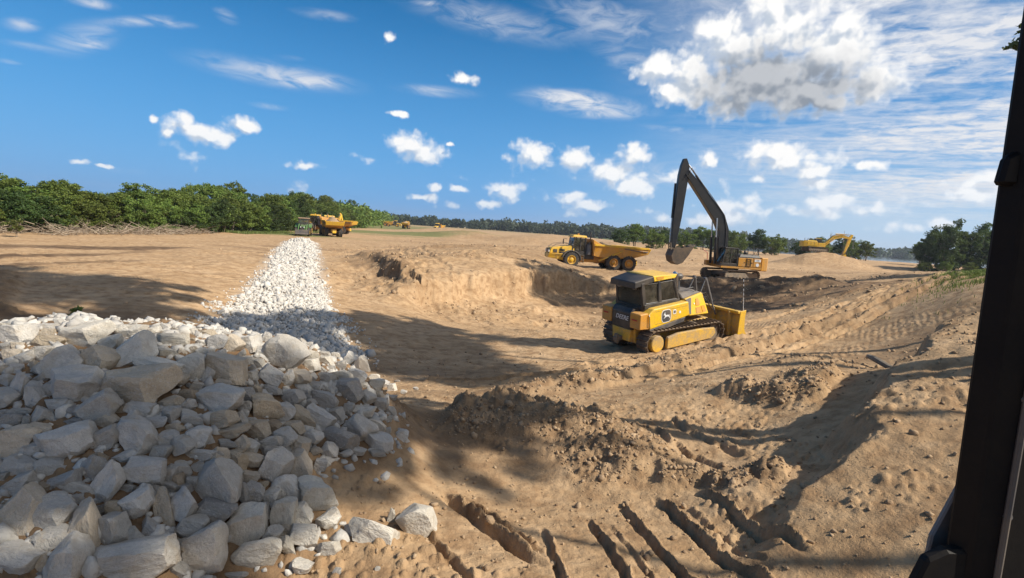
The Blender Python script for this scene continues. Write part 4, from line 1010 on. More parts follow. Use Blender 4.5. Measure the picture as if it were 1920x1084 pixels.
(-2.800,4.151,.259,.747,.664,-.022,.025,.066,.073,.052,'b','small brown blocky rock, heap foot, near its far end','rocks of the limestone heap'),
(-5.716,6.178,1.603,.747,.664,-.022,.025,.148,.065,.061,'l','small pale grey slab lying flat, heap crest, far end','rocks of the limestone heap'),
(-4.751,4.832,1.089,.747,.664,-.022,.025,.118,.052,.047,'g','small grey slab lying flat, heap middle face, far end','rocks of the limestone heap'),
(-3.444,5.715,1.264,.634,.564,-.351,.395,.138,.061,.055,'l','small pale grey slab standing on end, heap upper face, towards the soil','rocks of the limestone heap'),
(-3.268,5.736,1.196,.747,.664,-.022,.025,.122,.070,.056,'t','small tan long rock lying flat, heap upper face, towards the soil','rocks of the limestone heap'),
(-4.235,4.141,.668,.747,.664,-.022,.025,.059,.079,.047,'g','small grey oblong rock, heap lower face, far end, rightmost of two','rocks of the limestone heap'),
(-2.758,7.081,1.086,.747,.664,-.022,.025,.117,.107,.098,'w','small cream white blocky rock, heap upper face, soil end, leftmost of two','rocks of the limestone heap'),
(-1.867,7.431,.455,.747,.664,-.022,.025,.124,.113,.110,'g','small grey blocky rock, heap middle face, soil end, rightmost of four','rocks of the limestone heap'),
(-2.028,7.256,.590,.710,.632,.207,-.232,.121,.110,.104,'g','small grey blocky rock, heap middle face, soil end, third of four','rocks of the limestone heap'),
(-3.724,4.932,1.065,.634,.564,-.351,.395,.091,.068,.067,'l','small pale grey oblong rock standing on end, heap middle face, near its far end','rocks of the limestone heap'),
(-2.768,5.034,.692,.747,.664,-.022,.025,.116,.054,.052,'t','small tan slab lying flat, heap lower face, towards the soil','rocks of the limestone heap'),
(-2.592,6.668,.924,.742,.660,-.080,.090,.131,.081,.070,'g','small grey long rock lying flat, heap upper face, end by the soil','rocks of the limestone heap'),
(-3.653,4.191,.603,.747,.664,-.022,.025,.066,.066,.057,'d','small dark grey blocky rock, heap lower face, far end','rocks of the limestone heap'),
(-3.080,4.499,.609,.744,.661,.065,-.073,.099,.050,.046,'g','small grey slab tipped downhill, heap lower face, near its far end','rocks of the limestone heap'),
(-3.367,5.244,1.108,.693,.617,-.248,.279,.088,.072,.059,'l','small pale grey oblong rock tipped uphill, heap middle face, near its far end','rocks of the limestone heap'),
(-4.323,5.343,1.331,.747,.664,-.022,.025,.089,.073,.060,'d','small dark grey oblong rock lying flat, heap upper face, near its far end','rocks of the limestone heap'),
(-4.058,6.738,1.519,.742,.660,-.080,.090,.141,.071,.068,'t','small tan slab lying flat, heap crest, towards the soil','rocks of the limestone heap'),
(-3.340,4.979,.971,.747,.664,-.022,.025,.107,.053,.051,'t','small tan slab lying flat, heap middle face, near its far end','rocks of the limestone heap'),
(-2.854,5.088,.781,.747,.664,-.022,.025,.110,.055,.052,'l','small pale grey slab lying flat, heap middle face, towards the soil','rocks of the limestone heap'),
(-2.892,6.126,1.038,.740,.658,.094,-.105,.149,.056,.046,'l','small pale grey slab tipped downhill, heap upper face, towards the soil','rocks of the limestone heap'),
(-2.359,5.508,.501,.699,.622,.234,-.263,.136,.051,.048,'g','small grey slab tipped downhill, heap lower face, towards the soil','rocks of the limestone heap'),
(-3.136,4.392,.568,.556,.495,-.444,.499,.104,.042,.032,'g','small grey slab standing on end, heap lower face, near its far end','rocks of the limestone heap'),
(-3.883,4.996,1.117,.747,.664,-.022,.025,.076,.069,.067,'b','small brown blocky rock, heap middle face, near its far end','rocks of the limestone heap'),
(-5.114,16.154,-1.360,.666,.593,-.301,.338,.243,.219,.201,'w','small cream white blocky rock, heap upper face, soil end, rightmost of two','rocks of the limestone heap'),
(-2.936,5.609,.984,.747,.664,-.022,.025,.077,.085,.060,'g','small grey blocky rock, heap middle face, towards the soil, leftmost of two','rocks of the limestone heap'),
(-5.534,6.015,1.580,.747,.664,-.022,.025,.099,.072,.072,'t','small tan oblong rock, heap crest, far end, rightmost of two','rocks of the limestone heap'),
(-5.249,5.332,1.363,.747,.664,-.022,.025,.089,.065,.053,'l','small pale grey oblong rock lying flat, heap upper face, far end','rocks of the limestone heap'),
(-4.193,4.798,1.041,.747,.664,-.022,.025,.088,.052,.050,'d','small dark grey long rock, heap middle face, far end, rightmost of two','rocks of the limestone heap'),
(-3.041,4.589,.635,.747,.664,-.022,.025,.065,.065,.063,'b','small brown blocky rock, heap lower face, near its far end','rocks of the limestone heap'),
(-2.927,4.628,.594,.747,.664,-.022,.025,.066,.066,.055,'g','small grey blocky rock, heap lower face, past far end, rightmost of three','rocks of the limestone heap'),
(-2.298,4.232,-.042,.747,.664,-.022,.025,.109,.034,.026,'l','small pale grey slab lying flat, heap foot, towards the soil','rocks of the limestone heap'),
(-4.533,6.411,1.601,.747,.664,-.022,.025,.087,.087,.072,'w','small cream white blocky rock, heap crest, past far end, rightmost of two','rocks of the limestone heap'),
(-2.130,6.761,.595,.747,.664,-.022,.025,.093,.093,.085,'g','small grey blocky rock, heap middle face, soil end, second of four','rocks of the limestone heap'),
(-2.624,5.670,.760,.747,.664,-.022,.025,.078,.078,.071,'b','small brown blocky rock, heap middle face, towards the soil','rocks of the limestone heap'),
(-1.450,7.122,.101,.747,.664,-.022,.025,.098,.098,.092,'l','small pale grey rock alone on the dark soil beside the heap','rocks of the limestone heap'),
(-3.374,4.371,.643,.747,.664,-.022,.025,.090,.041,.033,'g','small grey slab lying flat, heap lower face, near its far end','rocks of the limestone heap'),
(-4.210,5.172,1.240,.659,.586,.313,-.352,.079,.063,.048,'t','small tan oblong rock tipped downhill, heap upper face, past far end, leftmost of two','rocks of the limestone heap'),
(-3.596,6.138,1.390,.747,.664,-.022,.025,.093,.074,.069,'g','small grey oblong rock, heap upper face, towards the soil, leftmost of two','rocks of the limestone heap'),
(-2.700,7.457,1.051,.747,.664,-.022,.025,.112,.090,.070,'w','small cream white oblong rock, heap upper face, soil end, leftmost of four','rocks of the limestone heap'),
(-1.963,7.627,.511,.747,.664,-.022,.025,.116,.093,.071,'t','small tan oblong rock lying flat, heap upper face, end by the soil','rocks of the limestone heap'),
(-1.607,6.347,.186,.747,.664,-.022,.025,.127,.059,.057,'l','small pale grey slab lying flat, heap lower face, end by the soil','rocks of the limestone heap'),
(-2.509,6.332,.798,.731,.650,-.137,.154,.106,.067,.052,'g','small grey long rock tipped uphill, heap middle face, end by the soil','rocks of the limestone heap'),
(-1.806,6.198,.277,.747,.664,-.022,.025,.105,.067,.057,'l','small pale grey long rock lying flat, heap middle face, end by the soil','rocks of the limestone heap'),
(-4.135,4.060,.605,.747,.664,-.022,.025,.058,.052,.045,'b','small brown blocky rock, heap lower face, far end, leftmost of two','rocks of the limestone heap'),
(-3.735,6.129,1.435,.747,.664,-.022,.025,.083,.074,.057,'w','small cream white blocky rock, heap upper face, towards the soil, leftmost of two','rocks of the limestone heap'),
(-2.407,6.993,.834,.747,.664,-.022,.025,.095,.085,.080,'l','small pale grey blocky rock, heap upper face, soil end, second of three','rocks of the limestone heap'),
(-2.804,5.491,.851,.747,.664,-.022,.025,.067,.076,.051,'l','small pale grey blocky rock, heap middle face, towards the soil, rightmost of two','rocks of the limestone heap'),
(-4.437,4.815,1.060,.659,.586,.313,-.352,.074,.052,.040,'g','small grey oblong rock standing on end, heap middle face, far end, rightmost of two','rocks of the limestone heap'),
(-3.429,5.535,1.223,.747,.664,-.022,.025,.084,.059,.050,'t','small tan oblong rock lying flat, heap upper face, near its far end','rocks of the limestone heap'),
(-1.153,5.242,-.010,.598,.532,-.399,.449,.108,.042,.031,'w','thin white stone half buried between the two loose white rocks','rocks of the limestone heap'),
(-4.236,6.697,1.544,.747,.664,-.022,.025,.110,.060,.047,'w','small cream white long rock lying flat, heap crest, near its far end','rocks of the limestone heap'),
(-4.603,4.737,1.023,.556,.495,-.444,.499,.080,.044,.034,'g','small grey long rock standing on end, heap middle face, far end','rocks of the limestone heap'),
(-5.097,5.376,1.361,.626,.557,.363,-.408,.090,.049,.042,'t','small tan long rock standing on end, heap upper face, far end','rocks of the limestone heap'),
(-1.921,6.040,.305,.747,.664,-.022,.025,.102,.056,.053,'l','small pale grey long rock lying flat, heap lower face, end by the soil','rocks of the limestone heap'),
(-3.196,4.443,.631,.747,.664,-.022,.025,.056,.056,.053,'g','small grey blocky rock, heap lower face, past far end, leftmost of three','rocks of the limestone heap'),
(-3.542,4.000,.469,.747,.664,-.022,.025,.051,.051,.050,'t','small tan blocky rock, heap foot, far end','rocks of the limestone heap'),
(-3.923,3.792,.440,.747,.664,-.022,.025,.043,.055,.033,'g','small grey oblong rock, heap foot, far end, rightmost of two','rocks of the limestone heap'),
(-2.996,5.927,1.079,.747,.664,-.022,.025,.072,.072,.068,'t','small tan blocky rock, heap upper face, towards the soil','rocks of the limestone heap'),
(-5.710,5.667,1.480,.747,.664,-.022,.025,.077,.060,.052,'g','small grey oblong rock lying flat, heap crest, far end','rocks of the limestone heap'),
(-5.597,5.697,1.489,.747,.664,-.022,.025,.077,.060,.050,'t','small tan oblong rock, heap crest, far end, leftmost of two','rocks of the limestone heap'),
(-3.200,6.430,1.260,.747,.664,-.022,.025,.087,.068,.066,'w','small cream white oblong rock, heap upper face, towards the soil, rightmost of two','rocks of the limestone heap'),
(-2.756,8.003,.982,.728,.647,.151,-.170,.108,.084,.070,'w','small cream white oblong rock tipped downhill, heap upper face, end by the soil','rocks of the limestone heap'),
(-5.438,6.132,1.587,.747,.664,-.022,.025,.110,.046,.045,'w','small cream white slab lying flat, heap crest, far end','rocks of the limestone heap'),
(-4.004,4.748,.990,.747,.664,-.022,.025,.073,.044,.034,'g','small grey long rock lying flat, heap middle face, far end','rocks of the limestone heap'),
(-3.321,13.585,-1.227,.747,.664,-.022,.025,.164,.144,.114,'l','small pale grey blocky rock, heap upper face, soil end, rightmost of three','rocks of the limestone heap'),
(-5.537,5.803,1.517,.747,.664,-.022,.025,.096,.044,.036,'g','small grey slab lying flat, heap crest, far end','rocks of the limestone heap'),
(-3.320,6.392,1.307,.747,.664,-.022,.025,.087,.058,.048,'w','small cream white oblong rock, heap upper face, towards the soil, leftmost of two','rocks of the limestone heap'),
(-3.889,6.118,1.462,.747,.664,-.022,.025,.074,.055,.047,'t','small tan oblong rock, heap crest, past far end, leftmost of two','rocks of the limestone heap'),
(-3.776,14.291,-1.313,.747,.664,-.022,.025,.173,.129,.118,'w','small cream white oblong rock, heap upper face, soil end, third of four','rocks of the limestone heap'),
(-4.074,4.309,.733,.747,.664,-.022,.025,.048,.041,.039,'g','small grey blocky rock, heap lower face, far end, leftmost of three','rocks of the limestone heap'),
(-3.031,3.915,.237,.747,.664,-.022,.025,.044,.038,.036,'g','small grey blocky rock, heap foot, near its far end','rocks of the limestone heap'),
(-1.439,4.377,-.057,.747,.664,-.022,.025,.042,.049,.033,'l','small pale grey blocky rock, heap foot, end by the soil','rocks of the limestone heap'),
(-2.963,13.026,-1.142,.747,.664,-.022,.025,.138,.118,.099,'w','small cream white stone scattered on soil past the heap end','rocks of the limestone heap'),
(-2.841,7.723,1.080,.747,.664,-.022,.025,.093,.058,.053,'l','small pale grey long rock lying flat, heap upper face, end by the soil','rocks of the limestone heap'),
(-2.428,5.000,.405,.747,.664,-.022,.025,.047,.039,.030,'t','small tan blocky rock, heap lower face, towards the soil','rocks of the limestone heap'),
(-1.775,7.097,.352,.747,.664,-.022,.025,.065,.054,.053,'w','small cream white blocky rock, heap middle face, soil end, leftmost of two','rocks of the limestone heap'),
(-1.684,7.307,.277,.747,.664,-.022,.025,.056,.056,.045,'w','small cream white blocky rock, heap middle face, soil end, rightmost of two','rocks of the limestone heap'),
(-2.503,12.299,-.986,.747,.664,-.022,.025,.084,.056,.044,'l','small pale grey stone scattered on soil past the heap end, second of three','rocks of the limestone heap'),
(-1.072,4.397,-.005,.747,.664,-.022,.025,.028,.021,.018,'w','small cream white oblong rock lying flat, heap foot, end by the soil','rocks of the limestone heap'),
(-3.081,14.115,-1.316,.747,.664,-.022,.025,.085,.053,.045,'l','small pale grey stone scattered on soil past the heap end, leftmost of three','rocks of the limestone heap'),
(-2.332,12.943,-1.103,.747,.664,-.022,.025,.078,.049,.045,'l','small pale grey stone scattered on soil past the heap end, rightmost of three','rocks of the limestone heap'),
(-3.916,5.999,1.449,.722,.642,.172,-.193,.064,.052,.039,'t','small tan oblong rock tipped downhill, heap upper face, past far end, rightmost of two','rocks of the limestone heap'),
(-2.665,6.851,.989,.731,.651,-.136,.153,.066,.065,.061,'l','small pale grey blocky rock, heap upper face, soil end, leftmost of three','rocks of the limestone heap'),
(-3.639,5.498,1.283,.705,.627,-.220,.247,.131,.078,.076,'t','small tan long rock tipped uphill, heap upper face, near its far end','rocks of the limestone heap'),
(-3.445,4.154,.538,.708,.630,-.212,.239,.113,.063,.053,'d','small dark grey long rock tipped uphill, heap lower face, far end','rocks of the limestone heap'),
(-5.109,6.515,1.609,.712,.633,.202,-.227,.059,.041,.033,'w','small cream white oblong rock tipped downhill, heap crest, near its far end','rocks of the limestone heap'),
(-1.912,8.382,.230,.741,.659,-.085,.096,.103,.067,.053,'g','small grey long rock, heap middle face, soil end, rightmost of two','rocks of the limestone heap'),
(-3.923,3.855,.474,.736,.655,.112,-.126,.083,.058,.044,'g','small grey oblong rock tipped downhill, heap foot, far end, leftmost of two','rocks of the limestone heap'),
(-5.392,5.286,1.345,.747,.664,-.014,.016,.082,.061,.048,'t','small tan oblong rock lying flat, heap upper face, far end','rocks of the limestone heap'),
(-3.174,3.798,.235,.644,.573,-.337,.379,.079,.048,.045,'l','small pale grey long rock standing on end, heap foot, far end','rocks of the limestone heap'),
(-4.443,4.329,.779,.708,.630,.212,-.239,.090,.056,.043,'l','small pale grey long rock tipped downhill, heap lower face, far end','rocks of the limestone heap'),
(-2.587,7.359,.970,.746,.664,-.031,.035,.076,.055,.042,'g','small grey oblong rock, heap upper face, soil end, rightmost of two','rocks of the limestone heap'),
(-2.066,5.636,.350,.742,.660,-.075,.084,.092,.080,.067,'g','small grey blocky rock, heap lower face, end by the soil','rocks of the limestone heap'),
(-2.540,7.619,.941,.736,.655,-.114,.129,.100,.087,.074,'g','small grey blocky rock, heap upper face, end by the soil','rocks of the limestone heap'),
(-3.130,6.129,1.187,.747,.665,-.004,.004,.078,.069,.057,'w','small cream white blocky rock, heap upper face, towards the soil, rightmost of two','rocks of the limestone heap'),
(-2.477,6.833,.841,.717,.638,.186,-.209,.063,.039,.030,'l','small pale grey long rock tipped downhill, heap upper face, soil end, second of three','rocks of the limestone heap'),
(-4.578,6.643,1.587,.716,.637,.189,-.212,.071,.048,.040,'d','small dark grey oblong rock tipped downhill, heap crest, near its far end','rocks of the limestone heap'),
(-3.487,7.205,1.396,.662,.589,-.308,.347,.108,.092,.074,'g','small grey blocky rock, heap crest, towards the soil','rocks of the limestone heap'),
(-3.580,4.094,.525,.710,.631,.208,-.233,.057,.045,.034,'g','small grey oblong rock tipped downhill, heap foot, far end, rightmost of two','rocks of the limestone heap'),
(-3.436,6.441,1.355,.660,.587,-.311,.349,.091,.054,.050,'g','small grey long rock standing on end, heap upper face, towards the soil','rocks of the limestone heap'),
(-2.872,4.203,.332,.721,.642,-.173,.195,.069,.051,.041,'g','small grey oblong rock tipped uphill, heap foot, near its far end','rocks of the limestone heap'),
(-6.367,6.276,1.565,.747,.665,-.005,.006,.077,.053,.052,'w','small cream white oblong rock lying flat, heap crest, far end','rocks of the limestone heap'),
(-2.680,4.033,.123,.727,.647,.154,-.173,.108,.062,.059,'g','small grey long rock tipped downhill, heap foot, near its far end','rocks of the limestone heap'),
(-3.124,7.865,1.174,.743,.661,-.073,.082,.073,.059,.047,'g','small grey oblong rock lying flat, heap crest, end by the soil','rocks of the limestone heap'),
(-1.741,7.474,.328,.747,.665,.004,-.004,.128,.084,.066,'g','small grey long rock, heap middle face, soil end, leftmost of two','rocks of the limestone heap'),
(-6.627,17.498,-1.362,.731,.650,-.137,.154,.194,.144,.139,'d','small dark grey oblong rock tipped uphill, heap upper face, end by the soil','rocks of the limestone heap'),
(-2.191,5.765,.449,.730,.649,-.142,.160,.088,.064,.051,'g','small grey oblong rock tipped uphill, heap middle face, soil end, leftmost of two','rocks of the limestone heap'),
(-3.934,6.383,1.487,.736,.655,.112,-.126,.067,.047,.041,'g','small grey oblong rock tipped downhill, heap crest, near its far end','rocks of the limestone heap'),
(-4.903,5.223,1.302,.667,.593,-.300,.338,.081,.064,.058,'g','small grey oblong rock tipped uphill, heap upper face, far end, leftmost of two','rocks of the limestone heap'),
(-4.460,6.714,1.566,.741,.659,.084,-.095,.057,.041,.038,'l','small pale grey oblong rock tipped downhill, heap crest, near its far end','rocks of the limestone heap'),
(-3.945,7.024,1.468,.736,.654,.116,-.131,.072,.038,.030,'l','small pale grey long rock tipped downhill, heap crest, towards the soil, leftmost of two','rocks of the limestone heap'),
(-5.678,6.355,1.616,.662,.588,.309,-.347,.070,.056,.054,'g','small grey oblong rock tipped downhill, heap crest, far end','rocks of the limestone heap'),
(-5.268,6.544,1.614,.724,.644,.163,-.184,.059,.045,.037,'t','small tan oblong rock tipped downhill, heap crest, near its far end','rocks of the limestone heap'),
(-3.145,5.950,1.158,.734,.652,.127,-.142,.058,.040,.033,'g','small grey oblong rock tipped downhill, heap upper face, towards the soil, leftmost of two','rocks of the limestone heap'),
(-5.513,5.423,1.388,.744,.661,.065,-.073,.049,.031,.028,'g','small grey long rock tipped downhill, heap upper face, far end','rocks of the limestone heap'),
(-3.501,4.250,.609,.716,.637,.190,-.213,.051,.047,.036,'g','small grey blocky rock, heap lower face, far end, rightmost of three','rocks of the limestone heap'),
(-5.063,5.252,1.302,.661,.588,-.309,.348,.054,.031,.024,'l','small pale grey long rock standing on end, heap upper face, far end','rocks of the limestone heap'),
(-3.205,6.281,1.235,.715,.636,-.194,.219,.049,.044,.041,'g','small grey blocky rock, heap upper face, towards the soil, rightmost of two','rocks of the limestone heap'),
(-4.244,6.020,1.505,.711,.633,.203,-.229,.066,.037,.030,'g','small grey long rock tipped downhill, heap crest, near its far end','rocks of the limestone heap'),
(-4.914,4.802,1.079,.745,.662,.054,-.061,.059,.047,.043,'d','small dark grey oblong rock lying flat, heap middle face, far end','rocks of the limestone heap'),
(-4.367,4.250,.733,.736,.655,-.115,.130,.070,.044,.043,'g','small grey long rock tipped uphill, heap lower face, far end','rocks of the limestone heap'),
(-2.177,7.616,.670,.738,.656,-.105,.118,.074,.057,.055,'w','small cream white oblong rock tipped uphill, heap upper face, end by the soil','rocks of the limestone heap'),
(-2.071,4.730,.095,.722,.642,.170,-.191,.069,.052,.047,'t','small tan oblong rock tipped downhill, heap foot, towards the soil','rocks of the limestone heap'),
(-4.063,6.430,1.508,.747,.664,.021,-.023,.049,.034,.033,'t','small tan oblong rock, heap crest, past far end, rightmost of two','rocks of the limestone heap'),
(-3.214,7.826,1.212,.702,.624,.229,-.257,.083,.054,.043,'g','small grey long rock tipped downhill, heap crest, towards the soil','rocks of the limestone heap'),
(-3.609,6.358,1.399,.708,.630,-.211,.238,.046,.042,.041,'g','small grey blocky rock, heap upper face, towards the soil, leftmost of two','rocks of the limestone heap'),
(-2.949,4.552,.563,.747,.664,-.026,.029,.070,.051,.046,'d','small dark grey oblong rock lying flat, heap lower face, near its far end','rocks of the limestone heap'),
(-3.528,5.521,1.232,.745,.662,-.056,.063,.035,.031,.027,'d','small dark grey blocky rock, heap upper face, near its far end','rocks of the limestone heap'),
(-3.593,4.489,.779,.675,.601,.285,-.320,.064,.048,.044,'g','small grey oblong rock standing on end, heap lower face, near its far end','rocks of the limestone heap'),
(-4.887,5.710,1.471,.717,.637,-.188,.212,.042,.034,.033,'g','small grey oblong rock tipped uphill, heap upper face, far end, rightmost of two','rocks of the limestone heap'),
(-3.788,7.079,1.441,.730,.649,.142,-.160,.061,.039,.035,'l','small pale grey long rock tipped downhill, heap crest, towards the soil, rightmost of two','rocks of the limestone heap'),
(-3.059,6.092,1.121,.661,.588,.310,-.348,.058,.031,.025,'l','small pale grey long rock standing on end, heap upper face, towards the soil','rocks of the limestone heap'),
(-2.948,4.757,.691,.734,.653,-.125,.140,.063,.050,.047,'g','small grey oblong rock tipped uphill, heap lower face, near its far end','rocks of the limestone heap'),
(-5.153,5.252,1.301,.637,.566,-.348,.391,.047,.029,.025,'g','small grey long rock standing on end, heap upper face, far end','rocks of the limestone heap'),
(-4.373,6.141,1.541,.744,.662,.058,-.066,.066,.045,.042,'d','small dark grey oblong rock lying flat, heap crest, near its far end','rocks of the limestone heap'),
(-2.572,6.441,.858,.669,.595,.296,-.332,.055,.042,.033,'d','small dark grey oblong rock standing on end, heap upper face, end by the soil','rocks of the limestone heap'),
(-5.619,5.529,1.427,.704,.626,.222,-.249,.060,.042,.033,'g','small grey oblong rock tipped downhill, heap upper face, far end','rocks of the limestone heap'),
(-6.138,6.040,1.544,.726,.646,-.157,.176,.049,.035,.034,'g','small grey oblong rock tipped uphill, heap crest, far end','rocks of the limestone heap'),
(-3.535,4.218,.579,.729,.648,.147,-.165,.040,.036,.035,'g','small grey blocky rock, heap lower face, far end, second of three','rocks of the limestone heap'),
(-2.653,7.188,.998,.720,.640,.177,-.199,.065,.039,.036,'l','small pale grey long rock tipped downhill, heap upper face, soil end, leftmost of three','rocks of the limestone heap'),
(-4.521,4.407,.824,.747,.664,.017,-.019,.053,.038,.035,'g','small grey oblong rock, heap lower face, far end, leftmost of two','rocks of the limestone heap'),
(-4.302,5.447,1.348,.709,.631,-.210,.236,.032,.031,.030,'g','small grey blocky rock, heap upper face, near its far end','rocks of the limestone heap'),
(-2.893,7.012,1.123,.747,.664,-.027,.030,.048,.028,.024,'d','small dark grey long rock lying flat, heap upper face, towards the soil','rocks of the limestone heap'),
(-3.562,5.065,1.075,.747,.664,.027,-.030,.053,.037,.033,'g','small grey oblong rock lying flat, heap middle face, near its far end','rocks of the limestone heap'),
(-2.625,6.503,.893,.741,.659,-.082,.092,.043,.035,.034,'g','small grey oblong rock, heap upper face, soil end, leftmost of two','rocks of the limestone heap'),
(-3.772,3.619,.328,.747,.665,-.003,.004,.050,.041,.041,'g','small grey oblong rock, heap foot, far end, leftmost of two','rocks of the limestone heap'),
(-2.248,6.112,.547,.745,.662,-.055,.062,.060,.046,.043,'g','small grey oblong rock lying flat, heap middle face, end by the soil','rocks of the limestone heap'),
(-1.635,6.953,.243,.733,.652,-.131,.147,.073,.051,.049,'g','small grey oblong rock tipped uphill, heap middle face, soil end, rightmost of two','rocks of the limestone heap'),
(-4.725,4.909,1.116,.734,.652,-.126,.142,.043,.030,.024,'g','small grey oblong rock tipped uphill, heap middle face, far end','rocks of the limestone heap'),
(-3.526,3.672,.286,.731,.650,-.139,.156,.039,.028,.022,'d','small dark grey oblong rock tipped uphill, heap foot, far end','rocks of the limestone heap'),
(-4.802,4.675,.993,.717,.637,.188,-.211,.058,.035,.027,'l','small pale grey long rock tipped downhill, heap middle face, far end','rocks of the limestone heap'),
(-5.433,5.695,1.474,.740,.658,.092,-.104,.043,.024,.022,'g','small grey long rock tipped downhill, heap crest, far end','rocks of the limestone heap'),
(-3.304,6.581,1.303,.743,.661,.070,-.079,.044,.030,.028,'g','small grey oblong rock tipped downhill, heap upper face, towards the soil, rightmost of two','rocks of the limestone heap'),
]

# ------------------------------------------------------------------ limestone rocks
def rock_mesh(seed, sub=4):
    rng = np.random.default_rng(seed)
    bm = bmesh.new()
    bmesh.ops.create_icosphere(bm, subdivisions=sub, radius=1.0)
    v = np.array([q.co[:] for q in bm.verts])
    f = [[q.index for q in fc.verts] for fc in bm.faces]
    bm.free()
    v *= 1.35
    # split faces: planes that cut the ball into a block
    npl = int(rng.integers(5, 11))
    dirs = rng.normal(size=(npl, 3)); dirs /= np.linalg.norm(dirs, axis=1)[:, None]
    for s in ((1, 0, 0), (-1, 0, 0), (0, 1, 0), (0, -1, 0), (0, 0, 1), (0, 0, -1)):
        dd = np.array(s) + rng.normal(size=3) * 0.28
        dirs = np.vstack([dirs, dd / np.linalg.norm(dd)])
    for i, d in enumerate(dirs):
        lim = rng.uniform(0.80, 1.12) if i < npl else rng.uniform(0.74, 0.92)
        e = v @ d - lim
        v = np.where((e > 0)[:, None], v - np.outer(e, d) * 0.985, v)
    n = v / np.linalg.norm(v, axis=1)[:, None]
    for fr, am in ((1.6, 0.09), (4.5, 0.035), (11.0, 0.020)):
        ph = rng.uniform(0, 9, 3)
        v = v + n * (am * (vnoise(v[:, 0] * fr + ph[0] + v[:, 2] * 0.7 * fr, v[:, 1] * fr + ph[1] - v[:, 2] * fr * 0.6, seed)))[:, None] * 1.6
    hi, lo = v.max(0), v.min(0)
    v = (v - (hi + lo) / 2) / ((hi - lo) / 2)           # fills a box of half size one
    me = np_mesh('rock', v, np.array(f), M['rock'], smooth=True)
    bm = bmesh.new(); bm.from_mesh(me)
    for e in bm.edges:
        if len(e.link_faces) == 2 and e.calc_face_angle(0) > 0.36:
            e.smooth = False
    bm.to_mesh(me); bm.free()
    return me

ROCK_MESH = [rock_mesh(100 + i) for i in range(22)]
TINTS = dict(g=(0.50, 0.465, 0.41, 1), l=(0.58, 0.54, 0.475, 1), t=(0.53, 0.44, 0.325, 1), w=(0.65, 0.595, 0.50, 1), d=(0.37, 0.35, 0.32, 1), b=(0.40, 0.31, 0.21, 1))

def put_rock(i, x, y, z, qw, qx, qy, qz, sx, sy, sz, tint, label, group):
    o = link('rock', ROCK_MESH[i % len(ROCK_MESH)])
    o.location = (x, y, z)
    o.rotation_mode = 'QUATERNION'
    o.rotation_quaternion = (qw, qx, qy, qz)
    o.scale = (sx, sy, sz)
    c = TINTS[tint]
    j = ((i * 37) % 11 - 5) * 0.012
    o.color = (c[0] + j, c[1] + j, c[2] + j, 1)
    tag(o, label, 'rock', group)

for i, rk in enumerate(ROCKS):
    put_rock(i, *rk)

def stones(name, pts, sizes, seed, m, flat=0.7, sub=1):
    """many small angular stones as one mesh: pts (n,3), sizes (n,)"""
    rng = np.random.default_rng(seed)
    bm = bmesh.new(); bmesh.ops.create_icosphere(bm, subdivisions=sub, radius=1.0)
    v0 = np.array([q.co[:] for q in bm.verts]); f0 = np.array([[q.index for q in fc.verts] for fc in bm.faces]); bm.free()
    n, nv = len(pts), len(v0)
    var = []
    for s in range(14):
        v = v0 * rng.uniform(0.72, 1.18, (nv, 1))
        for d in rng.normal(size=(7, 3)):
            d /= np.linalg.norm(d); e = v @ d - rng.uniform(0.42, 0.66)
            v = np.where((e > 0)[:, None], v - np.outer(e, d), v)
        var.append(v)
    var = np.array(var)
    V = var[rng.integers(0, 14, n)]
    sc = np.stack([np.ones(n), rng.uniform(0.6, 0.95, n), rng.uniform(0.45, flat + 0.1, n)], 1) * np.asarray(sizes)[:, None]
    V = V * sc[:, None, :]
    q = rng.normal(size=(n, 4)); q[:, 1:3] *= 0.45; q /= np.linalg.norm(q, axis=1)[:, None]
    w, x, y, z = q.T
    Rm = np.stack([np.stack([1 - 2 * (y * y + z * z), 2 * (x * y - z * w), 2 * (x * z + y * w)], -1),
                   np.stack([2 * (x * y + z * w), 1 - 2 * (x * x + z * z), 2 * (y * z - x * w)], -1),
                   np.stack([2 * (x * z - y * w), 2 * (y * z + x * w), 1 - 2 * (x * x + y * y)], -1)], 1)
    V = np.einsum('nij,nkj->nki', Rm, V) + np.asarray(pts)[:, None, :]
    F = (f0[None] + (np.arange(n) * nv)[:, None, None]).reshape(-1, 3)
    return np_mesh(name, V.reshape(-1, 3), F, m)

